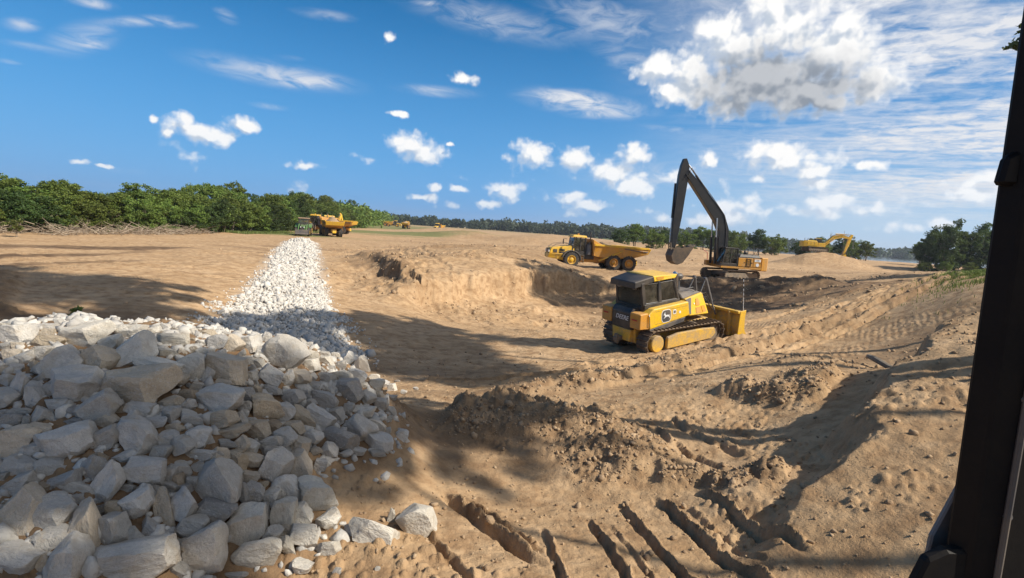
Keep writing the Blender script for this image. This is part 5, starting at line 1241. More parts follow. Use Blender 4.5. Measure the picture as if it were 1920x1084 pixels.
# the long windrow of crushed stone that runs away to the tractor
def build_strip():
    rng = np.random.default_rng(5)
    n = 29000
    # half widths along the strip
    tk = [0, 0.05, 0.10, 0.16, 0.25, 0.40, 0.6, 0.8, 0.96, 1.0]
    wk = [1.9, 2.4, 2.4, 2.1, 1.75, 1.65, 1.6, 1.55, 1.6, 1.2]
    P = np.array(STRIP); seg = np.hypot(*np.diff(P, axis=0).T); cum = np.concatenate([[0], np.cumsum(seg)]); cum /= cum[-1]
    t = rng.uniform(0, 1, n) ** 1.15
    px = np.interp(t, cum, P[:, 0]); py = np.interp(t, cum, P[:, 1])
    e = 0.01; dx = np.interp(t + e, cum, P[:, 0]) - np.interp(t - e, cum, P[:, 0]); dy = np.interp(t + e, cum, P[:, 1]) - np.interp(t - e, cum, P[:, 1])
    ln = np.hypot(dx, dy); nx, ny = dy / ln, -dx / ln
    hw = np.interp(t, tk, wk)
    edge = 1 + 0.3 * fbm(t * 60, t * 0, 3, 4) * 2
    u = rng.uniform(-1, 1, n)
    out = rng.random(n) < 0.05
    u = np.where(out, u * 1.35, u * edge)
    px = px + nx * u * hw; py = py + ny * u * hw
    h, _ = ground_h(px, py)
    pile = np.clip(1 - u ** 2, 0, 1) * np.interp(t, [0, .12, .3, .9, .97, 1], [.02, .04, .06, .10, .2, .12])
    size = rng.lognormal(math.log(0.068), 0.5, n) * np.interp(t, [0, .2, 1], [1.25, 1.0, 1.1])
    size = np.where(np.abs(u) > 0.95, size * 0.7, size)
    z = h + pile + size * 0.2
    return np.stack([px, py, z], 1), np.clip(size, 0.04, 0.27)
sp_, ss_ = build_strip()
tag(link('crushed_stone', stones('crushed_stone', sp_, ss_, 9, M['stone'])), 'long white windrow of crushed limestone running away to the green tractor', 'stones', kind='stuff')

# small broken stone that fills the gaps of the heap
def build_fill():
    rng = np.random.default_rng(15)
    x = rng.uniform(-11, -1.0, 9000); y = rng.uniform(2.4, 8.6, 9000)
    ho = heap_out(x, y)
    keep = (ho < rng.uniform(-0.25, 0.25, 9000)) & (x > -y * 1.25 - 0.8)
    x, y = x[keep][:2600], y[keep][:2600]
    h, _ = ground_h(x, y)
    s = np.clip(rng.lognormal(math.log(0.062), 0.5, len(x)), 0.02, 0.17)
    return np.stack([x, y, h - s * 0.1], 1), s
fp_, fs_ = build_fill()
tag(link('broken_stone', stones('broken_stone', fp_, fs_, 19, M['fill'], sub=1)), 'small broken limestone filling the gaps of the rock heap', 'stones', kind='stuff')

# crumbs of soil on the broken ground near the camera
def build_clods():
    rng = np.random.default_rng(25)
    n = 60000
    th = rng.uniform(R(-42), R(50), n); rr = 3.6 * (20 / 3.6) ** rng.random(n)
    x, y = rr * np.sin(th), rr * np.cos(th)
    h, rg = ground_h(x, y)
    dens = np.clip(rg * 1.1 - 0.05, 0.015, 1) * (0.35 + 1.3 * (fbm(x * 0.9, y * 0.9, 3, 88) + 0.5))
    keep = (rng.random(n) < dens) & (heap_out(x, y) > 0.1)
    x, y, h, rr = x[keep][:16000], y[keep][:16000], h[keep][:16000], rr[keep][:16000]
    s = np.clip(rng.lognormal(math.log(0.016), 0.55, len(x)), 0.006, 0.085) * (0.7 + rr * 0.07)
    return np.stack([x, y, h + s * 0.15], 1), s
cp_, cs_ = build_clods()
tag(link('soil_crumbs', stones('soil_crumbs', cp_, cs_, 29, M['soil'], 0.85)), 'loose crumbs of sandy soil over the dug ground', 'soil', kind='stuff')

# lumps of broken earth in the middle distance, along the cut bank and the windrows
def build_lumps():
    rng = np.random.default_rng(35)
    n = 90000
    th = rng.uniform(R(-38), R(46), n); rr = 11 * (95 / 11) ** rng.random(n)
    x, y = rr * np.sin(th), rr * np.cos(th)
    h, rg = ground_h(x, y)
    d, t, s = poly_dist(x, y, WALL)
    dens = np.clip(rg * 0.5 - 0.06, 0.004, 1) * (0.3 + 1.4 * (fbm(x * 0.5, y * 0.5, 3, 188) + 0.5)) + 0.22 * sstep(2.5, 0.3, d) * sstep(-0.1, 0.2, fbm(x * .6, y * .6, 3, 177))
    ds = poly_dist(x, y, STRIP)[0]
    keep = (rng.random(n) < dens) & (heap_out(x, y) > 0.3) & (ds > 2.2) & (np.hypot(x - DOZ[0], y - DOZ[1]) > 3.2)
    x, y, h, rr = x[keep][:12000], y[keep][:12000], h[keep][:12000], rr[keep][:12000]
    sz = np.clip(rng.lognormal(math.log(0.05), 0.6, len(x)), 0.02, 0.30) * np.clip(rr / 30, .6, 1.3)
    return np.stack([x, y, h + sz * 0.1], 1), sz
DOZ = (6.75, 21.9)
lp_, ls_ = build_lumps()
tag(link('soil_lumps', stones('soil_lumps', lp_, ls_, 39, M['soil'], 0.8)), 'lumps of broken earth along the cut bank and windrows', 'soil', kind='stuff')

# ------------------------------------------------------------------ trees
def crown_mesh(name, seed, nclump, nleaf, rx, ry, rz, cz, leaf, m, cl=0.24, droop=0.0, hollow=0.45, low=False):
    """leaf-sized faces in clumps spread through an uneven crown"""
    rng = np.random.default_rng(seed)
    d = rng.normal(size=(nclump, 3)); d /= np.linalg.norm(d, axis=1)[:, None]
    if not low:
        d[:, 2] = np.where(d[:, 2] < -0.5, -d[:, 2], d[:, 2])
    out = 1 + 1.0 * vnoise(d[:, 0] * 2.2 + seed, d[:, 1] * 2.2 + d[:, 2] * 1.7, seed)
    rad = (hollow + (1 - hollow) * rng.random(nclump) ** 0.6) * out
    c = d * rad[:, None] * np.array([rx, ry, rz]) + np.array([0, 0, cz])
    tone_c = np.clip(rng.normal(0.45, 0.28, nclump), 0, 1)
    per = rng.poisson(nleaf / nclump, nclump).clip(6)
    ci = np.repeat(np.arange(nclump), per)
    n = len(ci)
    cr = cl * (rx + rz) / 2 * rng.uniform(0.6, 1.3, nclump)
    p = rng.normal(size=(n, 3)); p /= np.linalg.norm(p, axis=1)[:, None]
    p = c[ci] + p * (rng.random(n) ** 0.45 * cr[ci])[:, None] * np.array([1, 1, 0.75])
    p[:, 2] = np.maximum(p[:, 2], 0.05)
    a = rng.normal(size=(n, 3)); a[:, 2] -= droop; a /= np.linalg.norm(a, axis=1)[:, None]
    b = np.cross(a, rng.normal(size=(n, 3))); b /= np.linalg.norm(b, axis=1)[:, None]
    s = leaf * rng.uniform(0.55, 1.35, n)
    L, Wd = a * s[:, None] * 0.62, b * s[:, None] * 0.34
    v = np.stack([p - L, p + Wd, p + L, p - Wd], 1).reshape(-1, 3)
    f = np.arange(n * 4).reshape(-1, 4)
    tone = np.repeat(np.clip(tone_c[ci] + rng.normal(0, 0.1, n), 0, 1), 4)
    return np_mesh(name, v, f, m, attrs=dict(tone=tone)), c

def trunk_mesh(name, seed, centers, cz, r0, stems=1, spread=0.25, h0=0.0, limbs=10):
    rng = random.Random(seed)
    mb = MB()
    cs = [Vector(q) for q in centers]
    rng.shuffle(cs)
    for s in range(stems):
        bx, by = (rng.uniform(-spread, spread), rng.uniform(-spread, spread)) if stems > 1 else (0, 0)
        top = Vector((bx * 2.6 + rng.uniform(-.2, .2), by * 2.6 + rng.uniform(-.2, .2), cz * rng.uniform(0.95, 1.3)))
        base = Vector((bx, by, -0.15))
        mid = base.lerp(top, 0.5) + Vector((rng.uniform(-.15, .15), rng.uniform(-.15, .15), 0)) * cz * 0.2
        mb.tube([base, base.lerp(mid, 0.5), mid, mid.lerp(top, 0.5), top], [r0, r0 * 0.85, r0 * 0.68, r0 * 0.45, r0 * 0.18], 6)
        for k in range(limbs // stems):
            if not cs:
                break
            q = cs.pop()
            st = base.lerp(top, rng.uniform(0.35, 0.75))
            mb.tube([st, st.lerp(q, 0.5) + Vector((0, 0, 0.08 * cz)), q], [r0 * 0.42, r0 * 0.26, r0 * 0.08], 5)
    me = bpy.data.meshes.new(name)
    me.from_pydata(mb.v, [], mb.f)
    me.materials.append(M['bark'])
    return me

def tree_proto(key, seed, **kw):
    st = kw.pop('stems', 1); r0 = kw.pop('r0', 0.1); limbs = kw.pop('limbs', 10)
    cm, cs = crown_mesh('crown', seed, **kw)
    return cm, trunk_mesh('trunk', seed, cs, kw['cz'], r0, st, 0.3, 0, limbs)

PROTO = {}
for i in range(6):
    PROTO['bush%d' % i] = tree_proto('bush', 40 + i, nclump=125, nleaf=9800, rx=1.75, ry=1.75, rz=2.05, cz=2.05, leaf=0.15, low=(i % 2 == 0), m=M['leaf'] if i % 3 else M['leaf_dark'], cl=0.21, stems=4, r0=0.055, limbs=14)
for i in range(3):
    PROTO['tall%d' % i] = tree_proto('tall', 60 + i, nclump=95, nleaf=7600, rx=1.9, ry=1.9, rz=2.5, cz=4.4, leaf=0.19, m=M['leaf'], cl=0.24, stems=2, r0=0.11, limbs=14)
for i in range(3):
    PROTO['oak%d' % i] = tree_proto('oak', 80 + i, nclump=150, nleaf=12000, rx=3.5, ry=3.5, rz=4.3, cz=4.7, leaf=0.32, low=True, m=M['leaf_dark'], cl=0.21, stems=1, r0=0.26, limbs=16)
for i in range(3):
    PROTO['shade%d' % i] = tree_proto('shade', 90 + i, nclump=120, nleaf=8500, rx=4.6, ry=4.6, rz=3.4, cz=0.0, leaf=0.42, m=M['leaf_dark'], cl=0.22, stems=1, r0=0.2, limbs=2)

def put_tree(name, key, x, y, s, sz, rz, label, group, z=None, cat='tree'):
    cm, tm = PROTO[key]
    e = empty(name, (x, y, gz(x, y, False) - 0.05 if z is None else z), (0, 0, rz))
    e.scale = (s, s, sz)
    link('crown', cm, e)
    link('trunk', tm, e)
    return tag(e, label, cat, group)

rt = random.Random(4)
FRONT = [(-48.5, 34), (-45.6, 40.5), (-43.6, 47), (-42.9, 56), (-41.8, 66), (-40.4, 78), (-43, 96), (-47, 120), (-55, 170)]
def along(pts, step):
    out, acc = [], 0.0
    for (ax, ay), (bx, by) in zip(pts, pts[1:]):
        L = math.hypot(bx - ax, by - ay)
        while acc < L:
            t = acc / L
            out.append((ax + (bx - ax) * t, ay + (by - ay) * t)); acc += step
        acc -= L
    return out

SHAPE = {'bush': 'bushy', 'tall': 'slender'}
def zone(y):
    return ('by the weed' if y < 45 else 'behind the brush debris' if y < 62 else 'at the grass verge' if y < 80 else 'beyond the tractor' if y < 125 else 'far behind the loaded truck')
rows = [(0, 2.0, 'front row', 0.98), (-2.8, 2.4, 'second row', 1.12), (-6.0, 3.2, 'back row', 1.22)]
cnt = {}
ORD = ['first', 'second', 'third', 'fourth', 'fifth', 'sixth', 'seventh', 'eighth', 'ninth', 'tenth', 'eleventh', 'twelfth', 'thirteenth', 'fourteenth', 'fifteenth', 'sixteenth', 'seventeenth', 'eighteenth', 'nineteenth']
def ordinal(n):
    if n < 20:
        return ORD[n - 1]
    t = {2: 'twent', 3: 'thirt', 4: 'fort', 5: 'fift', 6: 'sixt'}[n // 10]
    return t + ('ieth' if n % 10 == 0 else 'y-' + ORD[n % 10 - 1])
for off, step, rname, hs in rows:
    num = 0
    for (x, y) in along(FRONT, step):
        if y > 84 and rt.random() < 0.62:
            continue
        if rname == 'front row' and 52 < y < 64 and rt.random() < 0.45:
            continue
        big = 1.0 if y < 70 else 1.18 if y < 84 else 1.5
        key = 'bush%d' % rt.randrange(6) if (rt.random() < 0.66 or rname == 'front row') else 'tall%d' % rt.randrange(3)
        xx, yy = x + off + rt.uniform(-.6, .6), y + rt.uniform(-.7, .7) + off * 0.15
        s = rt.uniform(0.85, 1.15) * big
        sz = hs * rt.uniform(0.72, 1.16) * big * .88 * (0.72 if key[0] == 't' else 1.0)
        hw = 'tall' if sz > 1.12 * big else 'low' if sz < 0.92 * big else 'mid-height'
        tone = 'dark green' if key in ('bush0', 'bush3') else 'mid green'
        num += 1
        lab = '%s tree from the near end of the thicket %s, %s, %s, %s' % (ordinal(num), rname, hw, tone, SHAPE[key[:4]])
        put_tree('thicket_tree', key, xx, yy, s, sz, rt.uniform(0, 6.28), lab, 'trees of the thicket along the field')
put_tree('thicket_tree', 'tall1', -50.5, 44.5, 1.15, 1.12, 0.6, 'pale tree rising highest above the near end of the thicket', 'trees of the thicket along the field')
for (x, y, s, t) in [(-64, 176, .95, 'first'), (-70, 198, 1.1, 'second'), (-73, 214, 1.0, 'third'), (-77, 236, 1.1, 'last')]:
    put_tree('thicket_tree', 'oak%d' % (int(y) % 3), x, y, s, s * 1.0, y, 'dark rounded crown rising over the thicket beyond the trucks, %s of four' % t, 'dark crowns over the thicket')

# single trees beyond the plain
k = 0
for (px_, y, hgt, what) in [(30.5, 150, 6.0, 'left of the long arm'), (36, 154, 7.0, 'left of the long arm'), (40.5, 150, 6.4, 'left of the long arm'), (45, 156, 5.6, 'left of the long arm'), (52, 158, 6.4, 'behind the raised stick'), (58, 160, 7.4, 'behind the raised stick'),
                            (62.5, 157, 8.0, 'between stick and boom'), (66, 160, 7.2, 'between stick and boom'), (70, 162, 7.0, 'behind the bent boom'), (76, 163, 7.6, 'right of the bent boom'), (80, 160, 6.6, 'right of the bent boom'), (84, 164, 5.6, 'right of the bent boom'),
                            (93, 168, 6.2, 'above the counterweight'), (97.5, 166, 6.6, 'above the counterweight'), (103, 170, 5.4, 'above the counterweight'), (107, 168, 6.8, 'beside the bare snags'), (112, 172, 7.6, 'beside the bare snags'), (116, 171, 6.4, 'beside the small digger')]:
    key = ('bush%d' % (k % 6)); k += 1
    put_tree('plain_tree', key, px_, y, hgt / 4.2, hgt / 4.6, k * 1.7, '%s bushy tree on the far edge of the plain, %s' % (ordinal(k), what), 'trees on the far edge of the plain')
for i, (x, y, h_) in enumerate([(100, 165, 8.5), (105.5, 166, 9.2), (109.5, 168, 8.0)]):
    rs = random.Random(i)
    mb = MB(); b0 = Vector((0, 0, -0.1)); tp = Vector((rs.uniform(-.5, .5), 0, h_))
    mb.tube([b0, b0.lerp(tp, .5), tp], [0.16, 0.11, 0.03], 6)
    for j in range(6):
        s_ = b0.lerp(tp, rs.uniform(.4, .85)); mb.tube([s_, s_ + Vector((rs.uniform(-1.3, 1.3), rs.uniform(-.6, .6), rs.uniform(.7, 1.8)))], [0.05, 0.015], 5)
    o = mb.build('bare_snag', 'bark'); o.location = (x, y, gz(x, y, False))
    tag(o, '%s leafless grey snag among the trees beyond the excavator' % ('first', 'tallest', 'last')[i], 'tree', 'bare snags')
for i, (x, y, s, sz, lab) in enumerate([(99, 119, 1.0, 1.12, 'large dark tree, leftmost of the clump on the grassy rise'), (103.5, 121, 1.15, 1.25, 'tallest dark tree in the clump on the grassy rise'), (108, 120, 1.05, 1.1, 'dark tree right of the tallest in the clump on the rise'),
                                         (112.5, 120, 1.1, 1.15, 'dark tree half hidden behind the black cab pillar'), (117, 118, 1.0, 1.05, 'dark tree mostly behind the black cab pillar'), (101, 126, .9, .95, 'dark tree at the back of the clump on the rise')]):
    put_tree('shade_tree', 'oak%d' % (i % 3), x, y, s * .92, sz * .98, i * 2.1, lab, 'tall trees on the rise')
put_tree('lone_tree', 'tall2', 110.9, 140, 1.55, 0.98, .4, 'lone rounded tree standing by the river bank', 'tree')
for i, (x, y) in enumerate([(97, 116), (103, 116.5), (109, 116), (94, 118)]):
    put_tree('rise_shrub', 'bush%d' % (i + 1), x, y, 0.8, 0.55, i, '%s low shrub under the tall dark trees on the rise' % ('first', 'second', 'third', 'outermost')[i], 'shrubs on the rise', cat='shrub')

# tall trees that stand outside the view and throw the shade on the dig
COT = 1 / math.tan(SUN_EL)
def shade_tree(gx_, gy_, gzv, hc, s, i, sy=None):
    x, y = gx_ + (hc - gzv) * COT * SUN_H.x, gy_ + (hc - gzv) * COT * SUN_H.y
    cm, tm = PROTO['shade%d' % (i % 3)]
    g0 = gz(x, y, False)
    e = empty('shade_tree', (x, y, g0))
    c = link('crown', cm, e); c.location = (0, 0, hc - g0); c.scale = (s, sy or s, s * 0.9); c.rotation_euler = (0, 0, i * 1.3)
    t = MB().tube([(0, 0, -.2), (0.1, 0.1, (hc - g0) * .5), (0, 0, hc - g0 + 1.5 * s)], [0.20, 0.15, 0.05], 8)
    for j in range(7):
        a = j * 0.9 + i; q = (hc - g0) + (-1.0 + 0.35 * j) * s * .9
        t.tube([(0, 0, q - 1.8 * s), (math.cos(a) * 1.6 * s, math.sin(a) * 1.6 * s, q - 0.5 * s), (math.cos(a) * 3.2 * s, math.sin(a) * 3.2 * s, q)], [0.13, 0.09, 0.02], 5)
    t.build('trunk', 'bark', e)
    tag(e, SHADE_LAB[i], 'tree', 'tall trees around the machine')
SHADE = [(-3.0, 20.5, -1.6, 24, 0.95), (-1.0, 16.6, -1.6, 23, 0.62), (-3.2, 4.6, .5, 21, 0.37), (-5.2, 4.1, .8, 22, 0.42), (-15.5, 16.6, 0, 26, 1.05), (-8.2, 18.6, -1, 26, 0.52), (-0.6, 8.9, -.3, 19, 0.40), (6.5, 45.5, -1, 29, 0.95), (17, 44.5, -.4, 31, 1.0), (26, 45, -.5, 30, .95),
         (40, 48, .8, 26, 1.0), (30, 37.5, .8, 24, .42), (-21.5, 18.5, 0, 33, 1.0), (-1.9, 6.4, .4, 19, .28), (17.6, 36, 1.0, 16, .85)]
SHADE_LAB = ['tall tree outside the view shading the near pit floor', 'slim tree outside the view shading the pit edge', 'tree behind the machine shading the heap face', 'tree behind the machine shading the low heap', 'tall tree overhead shading the field edge', 'tree overhead shading the crushed stone',
             'slim tree shading the broken mound', 'tall tree beyond the pillar shading the far pit wall', 'tall tree beyond the pillar shading the dark spoil', 'tall tree shading the long reach excavator', 'tall tree shading the far haul road', 'small crowned tree shading the haul ramp', 'tall tree shading the near field',
             'small crowned tree shading the heap end', 'tree whose leaves hang in front of the sky beside the cab pillar']
for i, a in enumerate(SHADE):
    shade_tree(*a, i)

# woods in the far distance
def wood(name, pts, seed, m, per=46, leaf=1.5):
    rng = np.random.default_rng(seed)
    P = np.array(pts, float)                       # x, y, z, height, radius
    n = len(P)
    ci = np.repeat(np.arange(n), per)
    d = rng.normal(size=(n * per, 3)); d /= np.linalg.norm(d, axis=1)[:, None]
    rr = rng.uniform(0.55, 1.0, n * per)
    c = P[ci]
    p = np.stack([c[:, 0] + d[:, 0] * rr * c[:, 4], c[:, 1] + d[:, 1] * rr * c[:, 4], c[:, 2] + c[:, 3] * (0.5 + 0.5 * d[:, 2] * rr)], 1)
    a = rng.normal(size=p.shape); a /= np.linalg.norm(a, axis=1)[:, None]
    b = np.cross(a, rng.normal(size=p.shape)); b /= np.linalg.norm(b, axis=1)[:, None]
    s = (leaf * rng.uniform(0.6, 1.3, len(p)) * (c[:, 3] / 10) ** 0.5)[:, None]
    v = np.stack([p - a * s * .6, p + b * s * .45, p + a * s * .6, p - b * s * .45], 1).reshape(-1, 3)
    tone = np.repeat(np.clip(rng.normal(.45, .25, n)[ci], 0, 1), 4)
    return np_mesh(name, v, np.arange(len(p) * 4).reshape(-1, 4), m, attrs=dict(tone=tone))

rg = np.random.default_rng(77)
def belt(a, b, n, h0, h1, rad, depth, z=0.0):
    t = np.sort(rg.random(n)); x = a[0] + (b[0] - a[0]) * t + rg.normal(0, depth, n); y = a[1] + (b[1] - a[1]) * t + rg.normal(0, depth, n)
    hh = rg.uniform(h0, h1, n) * (1 + .25 * vnoise(t * n / 6, t * 0, 3))
    return np.stack([x, y, np.full(n, z) - .5, hh, rg.uniform(.7, 1.2, n) * rad], 1)
near_l = np.vstack([belt((-57, 172), (-82, 280), 80, 7.5, 10.0, 3.6, 3.5), belt((-82, 280), (-120, 460), 80, 8, 11, 4.5, 6), belt((-70, 172), (-150, 460), 90, 9, 12, 5, 8)])
tag(link('far_thicket', wood('far_thicket', near_l, 5, M['leaf'], 120, 0.9)), 'far end of the thicket tapering to the horizon behind the trucks', 'wood', kind='stuff')
far = np.vstack([belt((-130, 640), (120, 560), 170, 8, 13, 7, 14), belt((120, 560), (150, 420), 70, 8, 12, 6, 10), belt((-60, 760), (260, 640), 130, 12, 18, 8, 14), belt((-500, 500), (-110, 640), 120, 9, 14, 8, 20)])
tag(link('far_wood', wood('far_wood', far, 6, M['leaf_far'], 70, 2.6)), 'dark far wood along the horizon beyond the plain', 'wood', kind='stuff')
hill = np.vstack([belt((120, 880), (420, 780), 190, 9, 15, 12, 18), belt((200, 960), (380, 880), 120, 16, 24, 14, 14)])
tag(link('wooded_hill', wood('wooded_hill', hill, 8, M['leaf_far'], 90, 4.5)), 'dark blue green wooded hill behind the plain', 'wood', kind='stuff')
bank = np.vstack([belt((330, 690), (700, 810), 150, 11, 17, 8, 12, -3), belt((600, 800), (1500, 840), 260, 12, 18, 9, 12, -3), belt((250, 640), (330, 690), 30, 9, 14, 7, 8, -3), belt((200, 380), (330, 330), 0, 4, 6, 3, 4, -2)])
tag(link('river_wood', wood('river_wood', bank, 9, M['leaf_far'], 90, 2.8)), 'wood along the far bank of the river', 'wood', kind='stuff')

# dead brush pushed up along the thicket
def build_brush():
    rs = random.Random(12)
    mb = MB()
    for i in range(1500):
        t = rs.random()
        y = 44 + 24 * t; x = -41.6 + 1.5 * math.sin(t * 3) + rs.gauss(0, .9)
        if rs.random() < .25:
            y = rs.uniform(37, 44); x = -44.0 + rs.gauss(0, .8)
        q = Vector((x, y, gz_fast(x, y) + abs(rs.gauss(0, .32))))
        a = rs.uniform(0, 6.28); L = rs.uniform(.3, 1.7)
        dv = Vector((math.cos(a), math.sin(a), rs.gauss(0.12, .3))) * L
        rr = rs.uniform(.01, .035)
        m_ = q + dv * .5 + Vector((rs.gauss(0, .08), rs.gauss(0, .08), rs.gauss(0, .06)))
        mb.tube([q, m_, q + dv], [rr, rr * .8, rr * .35], 4, False)
    me = bpy.data.meshes.new('brush_debris'); me.from_pydata(mb.v, [], mb.f); me.materials.append(M['brush'])
    return me
def gz_fast(x, y):
    return 0.0
tag(link('brush_debris', build_brush()), 'dead branches and brush pushed up along the thicket edge', 'brush', kind='stuff')

# grass on the rise and along the verge
def grass_mesh(name, seed, n, place, hmin, hmax):
    rng = np.random.default_rng(seed)
    x, y = place(rng, n)
    h, _ = ground_h(x, y, False)
    a = rng.uniform(0, 6.28, len(x)); L = rng.uniform(hmin, hmax, len(x)); w = L * 0.05 + 0.009
    dx, dy = np.cos(a), np.sin(a)
    lean = rng.uniform(0.1, 0.6, len(x)) * L
    v = np.stack([np.stack([x - dy * w, y + dx * w, h - .03], 1), np.stack([x + dy * w, y - dx * w, h - .03], 1),
                  np.stack([x + dx * lean * .4 + dy * w * .7, y + dy * lean * .4 - dx * w * .7, h + L * .6], 1), np.stack([x + dx * lean, y + dy * lean, h + L], 1)], 1).reshape(-1, 3)
    tone = np.repeat(rng.random(len(x)), 4)
    return np_mesh(name, v, np.arange(len(x) * 4).reshape(-1, 4), M['grass'], attrs=dict(tone=tone))
def on_rise(rng, n):
    x = rng.normal(0, 1, n) * 4.2; y = rng.normal(0, 1, n) * 1.3
    c, s = math.cos(.72), math.sin(.72)
    X, Y = 26.5 + x * c - y * s, 26.8 + x * s + y * c
    k_ = fbm(X * .6, Y * .6, 3, 4) > -0.12
    return X[k_], Y[k_]
tag(link('rise_grass', grass_mesh('rise_grass', 3, 56000, on_rise, .03, .16)), 'green grass on the rise beside the cab pillar', 'grass', kind='stuff')
def on_verge(rng, n):
    t = rng.random(n); X = -40 + 4 * rng.normal(0, .5, n) + t * 6; Y = 72 + 40 * t
    k_ = (fbm(X * .4, Y * .2, 3, 4) > -0.1) & (X < -37.5 + .0 * Y)
    return X[k_], Y[k_]
tag(link('verge_grass', grass_mesh('verge_grass', 4, 16000, on_verge, .12, .45)), 'strip of green grass along the thicket by the tractor', 'grass', kind='stuff')

def weed(x, y, s, seed, label):
    cm, cs = crown_mesh('leaves', seed, 14, 240, .34 * s, .34 * s, .5 * s, .52 * s, .11 * s + .03, M['grass'], .34)
    e = empty('weed', (x, y, gz(x, y)))
    link('leaves', cm, e)
    link('stem', trunk_mesh('stem', seed, cs, .5 * s, .012 * s, 3, .06 * s), e)
    tag(e, label, 'plant')
weed(-39.0, 40.0, 1.5, 3, 'leafy green weed on bare soil before the thicket')
weed(-12.5, 14.5, 0.62, 4, 'small green weed in the shade behind the rock heap crest')

o = MB().tube([(9.62, 13.5, 0), (9.4, 13.13, .12), (9.2, 12.6, .16), (9.25, 12.2, .08), (9.5, 11.9, .0)], [.035, .06, .075, .07, .05], 8).build('branch', 'bark', smooth=True)
o.location = (0, 0, gz(9.3, 12.6) + .05)
tag(o, 'bent dead branch lying in the shaded hollow behind the berm', 'branch')

# ------------------------------------------------------------------ machines
XF_R = Matrix(((1, 0, 0, 0), (0, 0, -1, 0), (0, 1, 0, 0), (0, 0, 0, 1)))        # lettering on a right-hand side (faces -y)
XF_L = Matrix(((-1, 0, 0, 0), (0, 0, 1, 0), (0, 1, 0, 0), (0, 0, 0, 1)))        # on a left-hand side (faces +y)
XF_B = Matrix(((0, 0, -1, 0), (-1, 0, 0, 0), (0, 1, 0, 0), (0, 0, 0, 1)))       # on the rear (faces -x)

def offset_outline(pts, ws):
    """closed outline around a centre line in x, z with a width at each point"""
    L, Rr = [], []
    n = len(pts)
    for i in range(n):
        a, b = Vector(pts[max(i - 1, 0)]), Vector(pts[min(i + 1, n - 1)])
        d = (b - a).normalized(); nn = Vector((-d.y, d.x)); p = Vector(pts[i])
        L.append(tuple(p + nn * ws[i] / 2)); Rr.append(tuple(p - nn * ws[i] / 2))
    return L + Rr[::-1]

def track_path(xr, zr, rr, xf, zf, rf, n=14):
    """closed path round a rear and a front wheel in x, z"""
    pts = []
    for i in range(n + 1):
        t = -math.pi / 2 - math.pi * i / n
        pts.append((xr + rr * math.cos(t), zr + rr * math.sin(t)))
    for i in range(n + 1):
        t = math.pi / 2 - math.pi * i / n
        pts.append((xf + rf * math.cos(t), zf + rf * math.sin(t)))
    return pts

def resample(pts, step):
    P = [Vector(q) for q in pts] + [Vector(pts[0])]
    L = [(b - a).length for a, b in zip(P, P[1:])]
    tot = sum(L); n = max(8, int(round(tot / step)))
    out = []
    for k_ in range(n):
        s = tot * k_ / n; i = 0
        while s > L[i]:
            s -= L[i]; i += 1
        d = (P[i + 1] - P[i]).normalized()
        out.append((P[i] + d * s, d))
    return out

def make_track(parent, path, y0, width, shoe=0.2, m='track', thick=0.05):
    inner = [(x, z) for x, z in path]
    P = resample(path, 0.12)
    mb = MB()
    n = len(P)
    for (p, d) in P:                       # chain links: a closed belt
        nn = Vector((d.y, -d.x))
        for (o, yy) in ((0.0, -width * .3), (0.0, width * .3), (0.09, width * .3), (0.09, -width * .3)):
            q = p + nn * -o if False else p - Vector((-d.y, d.x)) * (-o) * -1
            mb.v.append((q.x, y0 + yy, q.y))
    for i in range(n):
        j = (i + 1) % n
        for k_ in range(4):
            mb.f.append((i * 4 + k_, i * 4 + (k_ + 1) % 4, j * 4 + (k_ + 1) % 4, j * 4 + k_))
    tr = mb.build('track', m, parent)
    s = MB(); s.box(-shoe * .46, shoe * .46, -width / 2, width / 2, 0, thick * .6)
    s.box(-shoe * .40, -shoe * .26, -width / 2, width / 2, thick * .6, thick * .6 + .055)
    sm = s.build('track_shoe', m, tr, .006)
    first = True
    cxm = sum(p[0] for p in path) / len(path); czm = sum(p[1] for p in path) / len(path)
    for (p, d) in resample(path, shoe):
        o = sm if first else sm.copy()
        if not first:
            col.objects.link(o)
        first = False
        nn = Vector((-d.y, d.x))
        if nn.dot(p - Vector((cxm, czm))) < 0:
            nn = -nn
        tx = Vector((d.x, 0, d.y)); nz = Vector((nn.x, 0, nn.y)); ty = nz.cross(tx)
        o.matrix_local = Matrix(((tx.x, ty.x, nz.x, p.x), (tx.y, ty.y, nz.y, y0), (tx.z, ty.z, nz.z, p.y), (0, 0, 0, 1)))
    return tr

